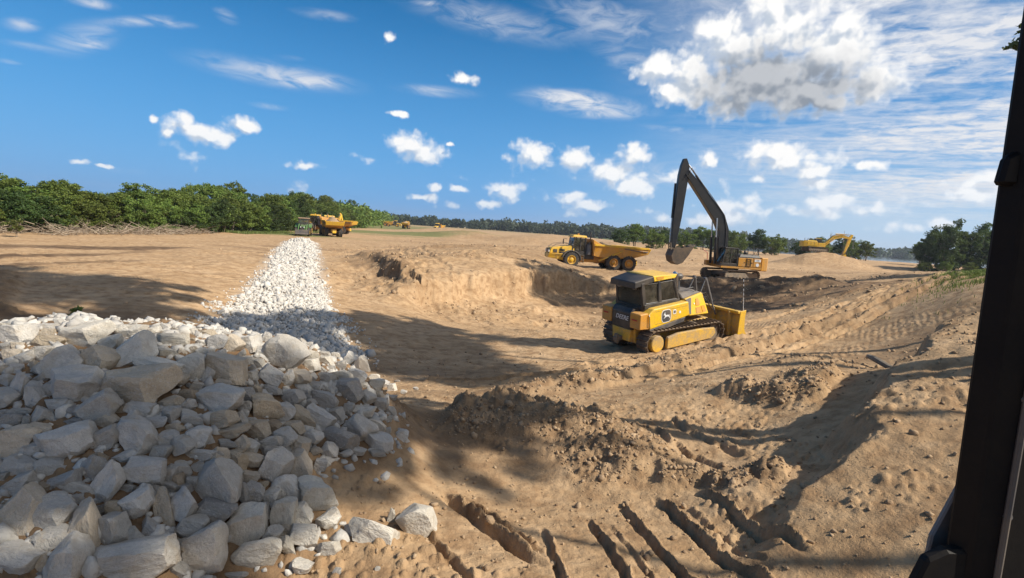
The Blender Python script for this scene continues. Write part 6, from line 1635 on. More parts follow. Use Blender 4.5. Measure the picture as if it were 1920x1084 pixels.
def wheel(parent, x, y, z, r, w, rim, side, lugs=20, name='wheel'):
    mb = MB()
    prof = [(r * .52, -w * .42), (r * .60, -w * .50), (r * .86, -w * .5), (r * .95, -w * .42), (r * .96, 0), (r * .95, w * .42), (r * .86, w * .5), (r * .60, w * .50), (r * .52, w * .42)]
    mb.lathe(prof, n=26)
    for i in range(lugs):
        for s in (-1, 1):
            t = 2 * math.pi * (i + (.5 if s > 0 else 0)) / lugs
            c, sn = math.cos(t), math.sin(t)
            vs = []
            for rr in (r * .93, r):
                for (a, yy) in ((-.055, s * w * .06), (.055, s * w * .06), (.09, s * w * .5), (-.02, s * w * .5)):
                    tt = t + a * 1.0 / max(r, .5) * 1.1
                    vs.append((rr * math.cos(tt), yy, rr * math.sin(tt)))
            mb.hexa(vs[:4], vs[4:])
    wh = mb.build(name, 'rubber', parent)
    wh.location = (x, y, z)
    rm = MB()
    o = side * w * .5
    rm.lathe([(r * .50, o * .5), (r * .56, o * .96), (r * .52, o * .98), (r * .44, o * .55), (r * .30, o * .5), (r * .26, o * .95), (r * .20, o * 1.05), (1e-3, o * 1.06), (1e-3, o * .3), (r * .5, o * .3)], n=18)
    for i in range(8):
        t = i * math.pi / 4
        rm.cyl((r * .37 * math.cos(t), o * .56, r * .37 * math.sin(t)), 'y', r * .03, .05, 6)
    rm.build('rim', rim, wh, smooth=True)
    return wh

def pane(parent, name, quad, m='glass'):
    n = (Vector(quad[1]) - Vector(quad[0])).cross(Vector(quad[2]) - Vector(quad[0])).normalized() * .012
    return MB().hexa([tuple(Vector(q) - n) for q in quad], [tuple(Vector(q) + n) for q in quad]).build(name, m, parent)

# ---------------- crawler dozer
def make_dozer():
    rt_ = empty('bulldozer')
    tag(rt_, 'yellow and black bulldozer climbing the edge of the sandy pit', 'bulldozer')
    yo = 1.02
    path = track_path(-1.75, .60, .50, 1.75, .50, .40)
    for s in (1, -1):
        make_track(rt_, path, s * yo, .62, .205)
        f = MB(); f.prism([(-1.25, .30), (1.35, .28), (1.62, .46), (1.55, .72), (.9, .80), (-.6, .86), (-1.2, .78)], s * yo - .20, s * yo + .34 * s if s < 0 else s * yo + .34)
        tf = f.build('track_frame', 'yellow_muddy', rt_, .03)
        for i in range(6):
            MB().cyl((-1.15 + i * .46, s * (yo + .10), .24), 'y', .15, .36, 12).build('roller', 'steel', tf)
        MB().cyl((-1.75, s * (yo + .18), .60), 'y', .34, .34, 18).build('sprocket_cover', 'yellow_muddy', rt_, .03)
        MB().lathe([(.30, -.1), (.45, -.1), (.45, .1), (.30, .1)], (-1.75, s * yo, .6), 'y', 22).build('sprocket', 'steel', rt_)
        MB().lathe([(.08, -.12), (.36, -.12), (.36, .12), (.08, .12)], (1.75, s * yo, .5), 'y', 20).build('idler', 'steel', rt_)
        MB().cyl((.55, s * yo, .98), 'y', .10, .30, 12).build('carrier_roller', 'steel', rt_)
    # hull between the tracks
    MB().prism([(-2.25, .55), (-1.9, .42), (1.9, .48), (2.0, .95), (-2.3, 1.15)], -.62, .62).build('hull', 'yellow_muddy', rt_, .03)
    # fenders and side boxes
    for s in (1, -1):
        y0, y1 = (.50, 1.16) if s > 0 else (-1.16, -.50)
        f = MB(); f.prism([(-2.0, 1.18), (-.02, 1.40), (.24, 1.44), (.14, 2.02), (-1.78, 1.98), (-2.06, 1.80)], y0, y1)
        fd = f.build('side_box', 'yellow_bright', rt_, .035)
        MB().prism([(-1.95, 1.00), (-.1, 1.22), (-.02, 1.40), (-2.0, 1.18)], y0, y1 - .04 if s > 0 else y1).build('fender_skirt', 'dark', rt_, .01)
        # rear corner box in dull yellow
        c = MB(); c.prism([(-2.52, 1.25), (-2.02, 1.20), (-2.06, 1.86), (-2.48, 1.86)], s * .56, s * 1.14)
        cb = c.build('corner_box', 'amber', rt_, .03)
        MB().tube([(-2.06, s * 1.17, 1.32), (-2.06, s * 1.20, 1.38), (-2.06, s * 1.20, 1.74), (-2.06, s * 1.17, 1.80)], .016, 6).build('grab_handle', 'chrome', cb)
        MB().box(-2.535, -2.52, s * .85 - .14, s * .85 + .14, 1.58, 1.63).build('warning_stripe', 'red', cb)
    # emblem on the right-hand side box
    e = MB(); n = 16; ring = []
    def rrect(cx, cz, w, h, r):
        out = []
        for (sx, sz, a0) in ((1, 1, 0), (-1, 1, 90), (-1, -1, 180), (1, -1, 270)):
            for q in range(5):
                a = R(a0 + q * 22.5)
                out.append((cx + sx * (w / 2 - r) + r * math.cos(a), cz + sz * (h / 2 - r) + r * math.sin(a)))
        return out
    ex, ez = -1.12, 1.62
    em = MB().prism(rrect(ex, ez, .52, .52, .15), -1.168, -1.158).build('emblem', 'white', rt_)
    MB().prism(rrect(ex, ez, .47, .47, .13), -1.174, -1.166).build('emblem_field', 'dark', em)
    deer = [(-.62, .18), (-.47, .30), (-.50, .50), (-.40, .36), (-.30, .60), (-.30, .32), (-.20, .16), (.02, .08), (.30, .12), (.50, .02), (.62, .12), (.58, -.06), (.80, -.40), (.70, -.42), (.44, -.16), (.12, -.12), (-.10, -.14), (-.28, -.24), (-.56, -.34), (-.54, -.26), (-.32, -.12), (-.38, .04), (-.46, .14), (-.60, .11)]
    MB().prism([(ex + x * .26, ez + z * .30 + .01) for x, z in deer], -1.180, -1.172).build('emblem_deer', 'white', em)
    MB().prism(rrect(-.66, 1.72, .17, .18, .03), -1.168, -1.158).build('decal', 'white', rt_)
    MB().prism(rrect(-.66, 1.72, .11, .11, .02), -1.174, -1.166).build('decal', 'grey', rt_)
    MB().lathe([(1e-3, 0), (.055, 0), (.055, .01), (1e-3, .01)], (-.36, -1.168, 1.66), 'y', 12).build('decal', 'white', rt_)
    for (z_, x0, x1) in ((1.86, -1.7, .05), (1.36, -1.7, .0)):
        MB().box(x0, x1, -1.164, -1.157, z_, z_ + .008).build('door_seam', 'dark', rt_)
    # hood: yellow flanks, dark wedge, dark top
    lo_r, lo_f, hi_r, hi_f = (.26, 1.10, 1.36), (1.95, .70, 1.12), (.14, .98, 2.08), (1.66, .54, 2.10)
    hood = MB().hexa([(lo_r[0], -lo_r[1], lo_r[2]), (lo_f[0], -lo_f[1], lo_f[2]), (lo_f[0], lo_f[1], lo_f[2]), (lo_r[0], lo_r[1], lo_r[2])],
                     [(hi_r[0], -hi_r[1], hi_r[2]), (hi_f[0], -hi_f[1], hi_f[2]), (hi_f[0], hi_f[1], hi_f[2]), (hi_r[0], hi_r[1], hi_r[2])])
    hd = hood.build('hood', 'yellow_bright', rt_, .05)
    def flank(u, v, off, s):
        a = Vector(lo_r).lerp(Vector(lo_f), u); b = Vector(hi_r).lerp(Vector(hi_f), u); q = a.lerp(b, v)
        return (q.x, s * (q.y + off), q.z)
    for s in (1, -1):
        def plate(name, uv, m, t=.018):
            MB().hexa([flank(u, v, -.02, s) for u, v in uv], [flank(u, v, t, s) for u, v in uv]).build(name, m, hd)
        plate('hood_wedge', [(.02, .12), (.10, .12), (.30, .97), (.01, .97)], 'grey')
        plate('screen', [(.36, .12), (.66, .12), (.66, .42), (.42, .42)], 'amber')
        plate('screen', [(.44, .50), (.66, .50), (.64, .84), (.52, .84)], 'amber')
        plate('screen', [(.70, .12), (.90, .16), (.88, .44), (.70, .44)], 'amber')
        plate('decal', [(.36, .60), (.40, .60), (.40, .67), (.36, .67)], 'white', .02)
    MB().hexa([(.05, -.92, 2.08), (1.66, -.50, 2.09), (1.66, .50, 2.09), (.05, .92, 2.08)], [(.08, -.70, 2.30), (1.1, -.44, 2.30), (1.1, .44, 2.30), (.08, .70, 2.30)]).build('hood_top', 'dark', rt_, .04)
    g = MB(); g.hexa([(1.955, -.54, 1.15), (2.02, -.54, 1.15), (2.02, .54, 1.15), (1.955, .54, 1.15)], [(1.67, -.48, 2.08), (1.74, -.48, 2.08), (1.74, .48, 2.08), (1.67, .48, 2.08)])
    g.build('grille', 'black', rt_)
    MB().cyl((.28, -.34, 2.62), 'z', .085, .75, 12).build('exhaust_stack', 'chrome', rt_)
    MB().tube([(.28, -.34, 2.95), (.25, -.34, 3.05), (.14, -.34, 3.10)], .08, 10).build('exhaust_elbow', 'chrome', rt_)
    pc = MB().cyl((.55, -.12, 2.55), 'z', .12, .55, 14).build('air_intake', 'dark', rt_)
    MB().lathe([(1e-3, -.11), (.22, -.10), (.25, -.03), (.25, .05), (.2, .11), (1e-3, .12)], (.55, -.12, 2.88), 'z', 16).build('precleaner', 'dark', pc, smooth=True)
    # cab
    cabn = [(-.16, 2.0), (-.02, 2.0), (-.30, 3.0), (-.42, 3.0)]
    for s in (1, -1):
        y = s * .80
        MB().hexa([(-.12, y - .05, 1.98), (.0, y - .05, 1.98), (.0, y + .05, 1.98), (-.12, y + .05, 1.98)], [(-.36, y - .05 - s * .08, 2.98), (-.26, y - .05 - s * .08, 2.98), (-.26, y + .05 - s * .08, 2.98), (-.36, y + .05 - s * .08, 2.98)]).build('cab_pillar', 'black', rt_, .012)
        MB().hexa([(-1.20, y - .05, 1.98), (-1.08, y - .05, 1.98), (-1.08, y + .05, 1.98), (-1.20, y + .05, 1.98)], [(-1.20, y - .05 - s * .08, 2.98), (-1.08, y - .05 - s * .08, 2.98), (-1.08, y + .05 - s * .08, 2.98), (-1.20, y + .05 - s * .08, 2.98)]).build('cab_pillar', 'black', rt_, .012)
        MB().hexa([(-2.02, y - .07 - s * .05, 1.86), (-1.86, y - .07 - s * .05, 1.86), (-1.86, y + .05 - s * .05, 1.86), (-2.02, y + .05 - s * .05, 1.86)], [(-2.10, y - .07 - s * .1, 2.98), (-1.94, y - .07 - s * .1, 2.98), (-1.94, y + .05 - s * .1, 2.98), (-2.10, y + .05 - s * .1, 2.98)]).build('cab_pillar', 'black', rt_, .012)
        MB().box(-2.0, -.05, y - .06, y + .06, 1.93, 2.12).build('cab_sill', 'black', rt_, .01)
        w1 = pane(rt_, 'window', [(-1.08, y - s * .005, 2.12), (-.16, y - s * .005, 2.12), (-.34, y - s * .075, 2.92), (-1.08, y - s * .075, 2.92)])
        fr = MB()
        q = [(-1.06, y + s * .01, 2.14), (-.18, y + s * .01, 2.14), (-.36, y - s * .055, 2.90), (-1.06, y - s * .055, 2.90)]
        fr.tube(q + [q[0]], .022, 6); fr.build('window_frame', 'dark', w1)
        w2 = pane(rt_, 'window', [(-1.88, y - s * .05, 2.12), (-1.20, y - s * .01, 2.12), (-1.20, y - s * .075, 2.92), (-1.94, y - s * .1, 2.92)])
        q = [(-1.86, y - s * .03, 2.14), (-1.22, y + s * .01, 2.14), (-1.22, y - s * .055, 2.90), (-1.92, y - s * .08, 2.90)]
        MB().tube(q + [q[0]], .022, 6).build('window_frame', 'black', w2)
    pane(rt_, 'windscreen', [(-.06, -.74, 2.12), (-.06, .74, 2.12), (-.30, .66, 2.92), (-.30, -.66, 2.92)])
    pane(rt_, 'rear_window', [(-2.0, -.68, 2.02), (-2.0, .68, 2.02), (-2.06, .62, 2.90), (-2.06, -.62, 2.90)])
    MB().box(-2.04, -1.96, -.72, .72, 1.86, 2.04).build('cab_rear_sill', 'black', rt_, .01)
    st = MB(); st.box(-1.7, -1.15, -.28, .28, 1.85, 2.05); st.box(-1.75, -1.6, -.26, .26, 2.0, 2.65)
    st.build('seat', 'black', rt_, .04)
    MB().box(-2.02, .02, -.72, .72, 1.80, 1.92).build('cab_floor', 'black', rt_)
    rf = MB().hexa([(-1.45, -.80, 2.98), (-.20, -.74, 2.98), (-.20, .74, 2.98), (-1.45, .80, 2.98)], [(-1.50, -.78, 3.22), (-.05, -.70, 3.12), (-.05, .70, 3.12), (-1.50, .78, 3.22)])
    rf = rf.build('roof', 'yellow_bright', rt_, .03)
    for s in (1, -1):
        MB().hexa([(-1.30, s * .796, 3.05), (-.92, s * .785, 3.05), (-.92, s * .79, 3.05), (-1.30, s * .805, 3.05)], [(-1.30, s * .79, 3.16), (-.92, s * .78, 3.14), (-.92, s * .792, 3.14), (-1.30, s * .80, 3.16)]).build('roof_vent', 'amber', rf)
    MB().hexa([(-2.42, -.74, 2.80), (-1.42, -.80, 2.97), (-1.42, .80, 2.97), (-2.42, .74, 2.80)], [(-2.40, -.72, 3.06), (-1.44, -.78, 3.20), (-1.44, .78, 3.20), (-2.40, .72, 3.06)]).build('rear_canopy', 'black', rt_, .03)
    for s in (-.45, .45):
        MB().box(-2.20, -2.10, s - .1, s + .1, 2.70, 2.80).build('work_light', 'grey', rt_, .02)
    # rear: black tank with lettering between the corner boxes
    tk = MB().prism([(-2.46, 1.12), (-2.05, 1.0), (-2.0, 1.95), (-2.30, 1.98), (-2.44, 1.80)], -.58, .58)
    tk = tk.build('fuel_tank', 'black', rt_, .04)
    MB().hexa([(-2.48, -.50, .62), (-2.1, -.52, .55), (-2.1, .52, .55), (-2.48, .50, .62)], [(-2.44, -.56, 1.12), (-2.1, -.56, 1.10), (-2.1, .56, 1.10), (-2.44, .56, 1.12)]).build('rear_plate', 'yellow_muddy', rt_, .03)
    dr = MB(); dr.box(-2.78, -2.44, -.12, .12, .60, .78); dr.box(-2.74, -2.62, -.1, .1, .5, .88)
    dr.build('drawbar', 'steel', rt_, .02)
    text_part('lettering', 'DEERE', .26, 'white', tk, Matrix.Translation((-2.468, -.06, 1.56)) @ XF_B, .35, .006)
    # handrail and hoses
    MB().tube([(.0, -.64, 2.15), (.05, -.66, 2.42), (1.0, -.60, 2.42), (1.2, -.56, 2.22)], .018, 6).build('handrail', 'dark', rt_)
    # lift cylinders standing up in front of the hood
    for s in (1, -1):
        c = MB(); c.tube([(2.14, s * .30, 2.60), (2.42, s * .42, 1.55)], .055, 8); c.tube([(2.42, s * .42, 1.55), (2.62, s * .50, .95)], .035, 8); c.tube([(1.72, s * .34, 1.95), (2.12, s * .30, 2.62)], .03, 6); c.tube([(2.10, s * .24, 2.62), (2.10, s * .36, 2.62)], .06, 8)
        c.build('lift_cylinder', 'grey', rt_, smooth=True)
        MB().tube([(1.6, s * .45, 2.0), (1.85, s * .56, 2.06), (2.1, s * .52, 1.75), (2.3, s * .50, 1.5)], .022, 6).build('hose', 'black', rt_)
        MB().tube([(1.5, s * .50, 1.85), (1.8, s * .64, 1.90), (2.05, s * .60, 1.5), (2.35, s * .55, 1.2)], .022, 6).build('hose', 'black', rt_)
        MB().hexa([(.6, s * .64, .42), (2.6, s * .62, .30), (2.6, s * .74, .30), (.6, s * .72, .42)], [(.6, s * .64, .68), (2.6, s * .62, .62), (2.6, s * .74, .62), (.6, s * .72, .68)]).build('push_arm', 'yellow_muddy', rt_, .02)
    # blade: curved plate with end plates
    W = 1.62
    arc = [(2.80 + .42 * (1 - math.sin(math.pi * (.18 + .64 * t))) , .02 + 1.22 * t) for t in [i / 10 for i in range(11)]]
    back = [(x - .10, z) for x, z in arc]
    bl = MB().prism(arc + back[::-1], -W, W).build('blade', 'yellow_muddy', rt_, .01)
    for s in (1, -1):
        MB().prism([(2.62, .0), (3.35, .0), (3.10, .45), (3.12, 1.0), (3.18, 1.28), (2.80, 1.28)], s * W - .02, s * W + .03).build('blade_end', 'yellow', bl, .01)
    for y in (-1.2, -.4, .4, 1.2):
        MB().box(2.58, 2.76, y - .04, y + .04, .15, 1.25).build('blade_rib', 'yellow_muddy', bl)
    MB().box(2.66, 2.86, -W, W, 1.18, 1.30).build('blade_top', 'yellow', bl, .02)
    MB().box(2.70, 3.28, -W, W, -.05, .05).build('cutting_edge', 'steel', bl, .01)
    # mast for the blade marker: banded pole
    for (yy, xx, hh) in ((-1.58, 3.05, 1.25),):
        pl = MB().tube([(xx, yy, 1.2), (xx - .10, yy, 1.4 + hh)], .016, 6).build('marker_pole', 'white', rt_)
        for i in range(6):
            z0 = 1.46 + i * .2
            t0 = (z0 - 1.4) / hh
            MB().tube([(xx - .10 * t0, yy, z0), (xx - .10 * (t0 + .08), yy, z0 + .10)], .021, 6).build('pole_band', 'black', pl)
    return rt_

dozer = make_dozer()
DOZ = (6.75, 21.9)
dozer.location = (*DOZ, gz(DOZ[0], DOZ[1], False) + .05)
dozer.rotation_euler = (R(1.5), R(-7.5), R(30))

# ---------------- seated people
def seated(name, vest, label, loc, rotz):
    vs = [(0, 0, .42), (0, 0, .60), (0, 0, .80), (0, 0, .95), (.02, 0, 1.08), (.03, 0, 1.22), (0, .20, .92), (.10, .28, .70), (.36, .22, .66), (.45, .20, .68), (0, -.20, .92), (.10, -.28, .70), (.36, -.22, .66), (.45, -.20, .68),
          (.04, .10, .40), (.46, .13, .42), (.48, .13, .06), (.62, .13, .03), (.04, -.10, .40), (.46, -.13, .42), (.48, -.13, .06), (.62, -.13, .03)]
    es = [(0, 1), (1, 2), (2, 3), (3, 4), (4, 5), (3, 6), (6, 7), (7, 8), (8, 9), (3, 10), (10, 11), (11, 12), (12, 13), (0, 14), (14, 15), (15, 16), (16, 17), (0, 18), (18, 19), (19, 20), (20, 21)]
    rad = [.14, .14, .16, .12, .055, .105, .075, .055, .042, .04, .075, .055, .042, .04, .09, .075, .055, .045, .09, .075, .055, .045]
    me = bpy.data.meshes.new(name); me.from_pydata(vs, es, [])
    o = bpy.data.objects.new(name, me); col.objects.link(o)
    o.modifiers.new('skin', 'SKIN'); sv = me.skin_vertices[0].data
    for i, r_ in enumerate(rad):
        sv[i].radius = (r_, r_ * (1.0 if i != 5 else 1.15))
    sv[0].use_root = True
    ss = o.modifiers.new('sub', 'SUBSURF'); ss.levels = 1; ss.render_levels = 1
    dg = bpy.context.evaluated_depsgraph_get()
    m2 = bpy.data.meshes.new_from_object(o.evaluated_get(dg))
    bpy.data.objects.remove(o)
    m2.materials.clear()
    for mm in ('cloth', vest, 'skin'):
        m2.materials.append(M[mm])
    for p in m2.polygons:
        c = p.center
        p.material_index = 2 if c.z > 1.06 or (c.x > .3 and c.z > .58) else 1 if c.z > .50 and c.x < .22 else 0
        p.use_smooth = True
    q = link(name, m2)
    q.location = loc; q.rotation_euler = (0, 0, rotz)
    return tag(q, label, 'person')

# ---------------- articulated dump truck
def make_truck():
    t = empty('dump_truck')
    # front unit, x forward; bed behind
    MB().hexa([(2.55, -.95, .62), (5.10, -.80, .92), (5.10, .80, .92), (2.55, .95, .62)], [(2.55, -1.05, 1.42), (5.02, -1.0, 1.42), (5.02, 1.0, 1.42), (2.55, 1.05, 1.42)]).build('bumper', 'yellow', t, .04)
    hood = MB().hexa([(2.2, -.92, 1.42), (4.98, -.86, 1.42), (4.98, .86, 1.42), (2.2, .92, 1.42)], [(2.2, -.82, 2.42), (4.80, -.74, 2.00), (4.80, .74, 2.00), (2.2, .82, 2.42)]).build('hood', 'yellow', t, .07)
    for s in (1, -1):
        for (x0, x1, z0, z1) in ((3.3, 3.9, 1.72, 1.90), (3.3, 3.9, 1.48, 1.62), (4.15, 4.55, 1.50, 1.85)):
            MB().hexa([(x0, s * .86, z0), (x1, s * .84, z0), (x1, s * .83, z1), (x0, s * .85, z1)], [(x0, s * .915, z0), (x1, s * .90, z0), (x1, s * .865, z1), (x0, s * .88, z1)]).build('louvre', 'black', hood)
        MB().tube([(2.4, s * .90, 2.45), (3.2, s * .86, 2.62), (4.3, s * .84, 2.40), (4.75, s * .84, 2.05)], .025, 6).build('handrail', 'dark', t)
        # mudguard over the front wheel
        arc = [(2.6 + 1.08 * math.cos(a), .86 + 1.02 * math.sin(a)) for a in [R(q) for q in range(12, 178, 15)]]
        arc2 = [(2.6 + .98 * math.cos(a), .86 + .92 * math.sin(a)) for a in [R(q) for q in range(12, 178, 15)]]
        MB().prism(arc + arc2[::-1], s * .85, s * 1.42).build('mudguard', 'dark', t, .01)
        MB().box(4.96, 5.06, s * .62 - .16, s * .62 + .16, 1.50, 1.72).build('headlight', 'white', t, .02)
        sp = MB()
        for i in range(4):
            sp.box(1.25, 1.65, s * 1.05, s * 1.32, .62 + i * .26, .66 + i * .26)
        sp.box(1.22, 1.26, s * 1.05, s * 1.30, .6, 1.5); sp.box(1.64, 1.68, s * 1.05, s * 1.30, .6, 1.5)
        sp.build('step', 'steel', t)
        MB().tube([(2.62, s * .9, 3.0), (2.9, s * 1.35, 3.05), (2.95, s * 1.38, 2.95)], .02, 6).build('mirror_arm', 'dark', t)
        MB().box(2.88, 2.96, s * 1.25, s * 1.50, 2.42, 2.98).build('mirror', 'black', t, .02)
    MB().box(4.99, 5.04, -.45, .45, 1.48, 1.92).build('grille', 'black', t)
    text_part('lettering', 'CTI', .34, 'black', t, Matrix.Translation((4.1, 1.045, 1.16)) @ XF_L, 0, .006)
    # cab
    for s in (1, -1):
        y = s * .84
        for (xa, xb) in ((2.50, 2.32), (1.62, 1.62), (1.02, 1.08)):
            MB().hexa([(xa - .05, y - .05, 1.5), (xa + .06, y - .05, 1.5), (xa + .06, y + .05, 1.5), (xa - .05, y + .05, 1.5)], [(xb - .05, y - .05, 3.28), (xb + .06, y - .05, 3.28), (xb + .06, y + .05, 3.28), (xb - .05, y + .05, 3.28)]).build('cab_pillar', 'black', t, .01)
        MB().box(1.0, 2.55, y - .045, y + .045, 1.45, 1.82).build('cab_door_base', 'black', t, .01)
        pane(t, 'window', [(1.70, y, 1.85), (2.42, y, 1.85), (2.28, y, 3.22), (1.70, y, 3.22)])
        pane(t, 'window', [(1.10, y, 1.85), (1.58, y, 1.85), (1.58, y, 3.22), (1.12, y, 3.22)])
    pane(t, 'windscreen', [(2.52, -.80, 1.9), (2.52, .80, 1.9), (2.34, .80, 3.22), (2.34, -.80, 3.22)])
    MB().box(.98, 1.03, -.84, .84, 1.5, 3.2).build('cab_back', 'dark', t)
    MB().box(1.0, 2.5, -.8, .8, 1.40, 1.52).build('cab_floor', 'black', t)
    st = MB(); st.box(1.25, 1.75, -.25, .25, 1.6, 1.95); st.box(1.18, 1.32, -.24, .24, 1.9, 2.6); st.build('seat', 'black', t, .04)
    rf = MB().hexa([(.92, -.95, 3.28), (2.62, -.90, 3.28), (2.62, .90, 3.28), (.92, .95, 3.28)], [(1.0, -.85, 3.52), (2.35, -.78, 3.56), (2.35, .78, 3.56), (1.0, .85, 3.52)]).build('roof', 'yellow', t, .05)
    MB().cyl((1.75, .2, 3.62), 'z', .10, .16, 10).build('beacon', 'amber', rf)
    # stack and air cleaner behind the cab
    for s in (1, -1):
        MB().cyl((.62, s * .80, 2.05), 'z', .30, 1.1, 16).build('air_cleaner', 'grey', t, .03)
        MB().cyl((.62, s * .80, 2.72), 'z', .22, .25, 14).build('air_cleaner_cap', 'black', t)
    MB().cyl((.42, .45, 3.2), 'z', .07, 1.5, 10).build('exhaust_stack', 'dark', t)
    MB().box(-.1, 1.0, -.7, .7, 1.0, 2.2).build('engine_bulkhead', 'black', t, .05)
    MB().prism([(-.9, .70), (2.2, .62), (2.2, 1.2), (.2, 1.45), (-.9, 1.2)], -.45, .45).build('front_frame', 'amber', t, .03)
    MB().cyl((-.6, 0, 1.0), 'y', .42, .8, 16).build('articulation_joint', 'steel', t)
    MB().prism([(-5.2, .85), (-.4, .75), (-.2, 1.3), (-5.1, 1.35)], -.42, .42).build('rear_frame', 'amber', t, .03)
    # dump bed
    bed = MB(); W0, W1 = 1.25, 1.45
    prof = [(.05, 1.42), (-1.2, 1.30), (-4.2, 1.42), (-5.95, 2.02), (-6.1, 2.55), (-.15, 2.72), (.18, 2.72)]
    n = len(prof)
    outer = [(x, -(W0 if z < 2 else W1), z) for x, z in prof] + [(x, (W0 if z < 2 else W1), z) for x, z in prof]
    for s in (-1, 1):
        side = [(x, s * (W0 if z < 2 else W1), z) for x, z in prof]
        ins = [(x, s * ((W0 if z < 2 else W1) - .09), z) for x, z in prof]
        bed.add(side + ins, [tuple(range(n)), tuple(range(2 * n - 1, n - 1, -1))] + [(i, (i + 1) % n, (i + 1) % n + n, i + n) for i in range(n)])
    bed.prism([(.05, 1.42), (-1.2, 1.30), (-4.2, 1.42), (-5.95, 2.02), (-5.95, 2.12), (-4.2, 1.54), (-1.2, 1.42), (.05, 1.54)], -W0, W0)
    bd = bed.build('bed', 'amber', t, .015)
    MB().hexa([(.02, -1.28, 1.42), (.14, -1.28, 1.42), (.14, 1.28, 1.42), (.02, 1.28, 1.42)], [(.30, -1.40, 3.10), (.45, -1.35, 3.22), (.45, 1.35, 3.22), (.30, 1.40, 3.10)]).build('headboard', 'amber', bd, .02)
    for s in (-1, 1):
        MB().box(-6.05, .2, s * 1.44 - .06, s * 1.44 + .08, 2.52, 2.74).build('bed_rail', 'yellow', bd, .02)
        MB().hexa([(.30, s * 1.30, 2.65), (-.75, s * 1.36, 2.70), (-.75, s * 1.46, 2.70), (.30, s * 1.44, 2.65)], [(.36, s * 1.26, 3.18), (-.1, s * 1.32, 2.95), (-.1, s * 1.42, 2.95), (.36, s * 1.40, 3.18)]).build('headboard_wing', 'amber', bd, .02)
        c = MB(); c.tube([(-.55, s * 1.05, .95), (-2.2, s * 1.36, 1.75)], .10, 10); c.tube([(-2.2, s * 1.36, 1.75), (-3.05, s * 1.50, 2.18)], .06, 8)
        c.build('tipping_cylinder', 'yellow', t, smooth=True)
        for x in (-3.1, -4.0):
            MB().box(x - .05, x + .05, s * 1.34 - .05, s * 1.34 + .09, 1.55, 2.5).build('bed_rib', 'amber', bd, .01)
        MB().tube([(-3.2, s * 1.50, 2.45), (-4.6, s * 1.52, 2.30), (-5.9, s * 1.52, 2.28)], .05, 6).build('tailgate_arm', 'dark', bd)
    MB().hexa([(-5.90, -1.42, 1.98), (-6.02, -1.42, 2.0), (-6.02, 1.42, 2.0), (-5.90, 1.42, 1.98)], [(-6.18, -1.50, 2.62), (-6.30, -1.50, 2.62), (-6.30, 1.50, 2.62), (-6.18, 1.50, 2.62)]).build('tailgate', 'yellow', bd, .02)
    MB().hexa([(-5.35, -.28, .7), (-5.0, -.3, .7), (-5.0, .3, .7), (-5.35, .28, .7)], [(-5.3, -.3, 1.3), (-5.0, -.3, 1.3), (-5.0, .3, 1.3), (-5.3, .3, 1.3)]).build('rear_block', 'yellow_bright', t, .04)
    for s in (1, -1):
        wheel(t, 2.60, s * 1.12, .86, .86, .62, 'yellow', s)
        wheel(t, -2.15, s * 1.12, .86, .86, .62, 'amber', s)
        wheel(t, -3.90, s * 1.12, .86, .86, .62, 'amber', s)
        MB().cyl((-3.02, s * .72, .86), 'y', .16, .3, 10).build('bogie_beam', 'steel', t)
    for x in (2.6, -2.15, -3.9):
        MB().cyl((x, 0, .86), 'y', .20, 2.0, 10).build('axle', 'steel', t)
    return t

def soil_load(seed, x0=-5.4, x1=-.1, w=1.25, hgt=.75, peak=-2.2):
    nx, ny = 34, 20
    xs = np.linspace(x0, x1, nx); ys = np.linspace(-w, w, ny)
    X, Y = np.meshgrid(xs, ys, indexing='ij')
    d = np.sqrt(((X - peak) / np.where(X > peak, (x1 - peak), (peak - x0))) ** 2 + (Y / w) ** 2)
    Z = 2.42 + np.clip(1 - d, -.3, 1) * hgt + fbm(X * 2, Y * 2, 4, seed) * .16 - .12 * np.clip((peak - X) / (peak - x0), 0, 1)
    v = np.stack([X.ravel(), Y.ravel(), Z.ravel()], 1)
    idx = np.arange(nx * ny).reshape(nx, ny)
    f = np.stack([idx[:-1, :-1], idx[1:, :-1], idx[1:, 1:], idx[:-1, 1:]], -1).reshape(-1, 4)
    me = np_mesh('soil_load', v, f, M['load'], True)
    # skirt so that the heap is a solid body
    bm = bmesh.new(); bm.from_mesh(me)
    be = [e for e in bm.edges if len(e.link_faces) == 1]
    r_ = bmesh.ops.extrude_edge_only(bm, edges=be)
    for vv in [q for q in r_['geom'] if isinstance(q, bmesh.types.BMVert)]:
        vv.co.z = 1.75 + .1 * (vv.co.x < -4.5)
    bm.to_mesh(me); bm.free()
    return me

def place_truck(t, x, y, rz, pitch, label, load=None, load_lab=None, zoff=0.0):
    c, s = math.cos(rz), math.sin(rz)
    zf, zr = gz(x + 2.6 * c, y + 2.6 * s), gz(x - 3.0 * c, y - 3.0 * s)
    pitch = -math.atan2(zf - zr, 5.6)
    z = zr + (zf - zr) * 3.0 / 5.6 + zoff - .06
    t.location = (x, y, z); t.rotation_euler = (0, pitch, rz)
    tag(t, label, 'truck', 'articulated dump trucks')
    if load:
        o = link('soil_load', load)
        o.location = t.location; o.rotation_euler = t.rotation_euler
        tag(o, load_lab, 'soil')
    return t

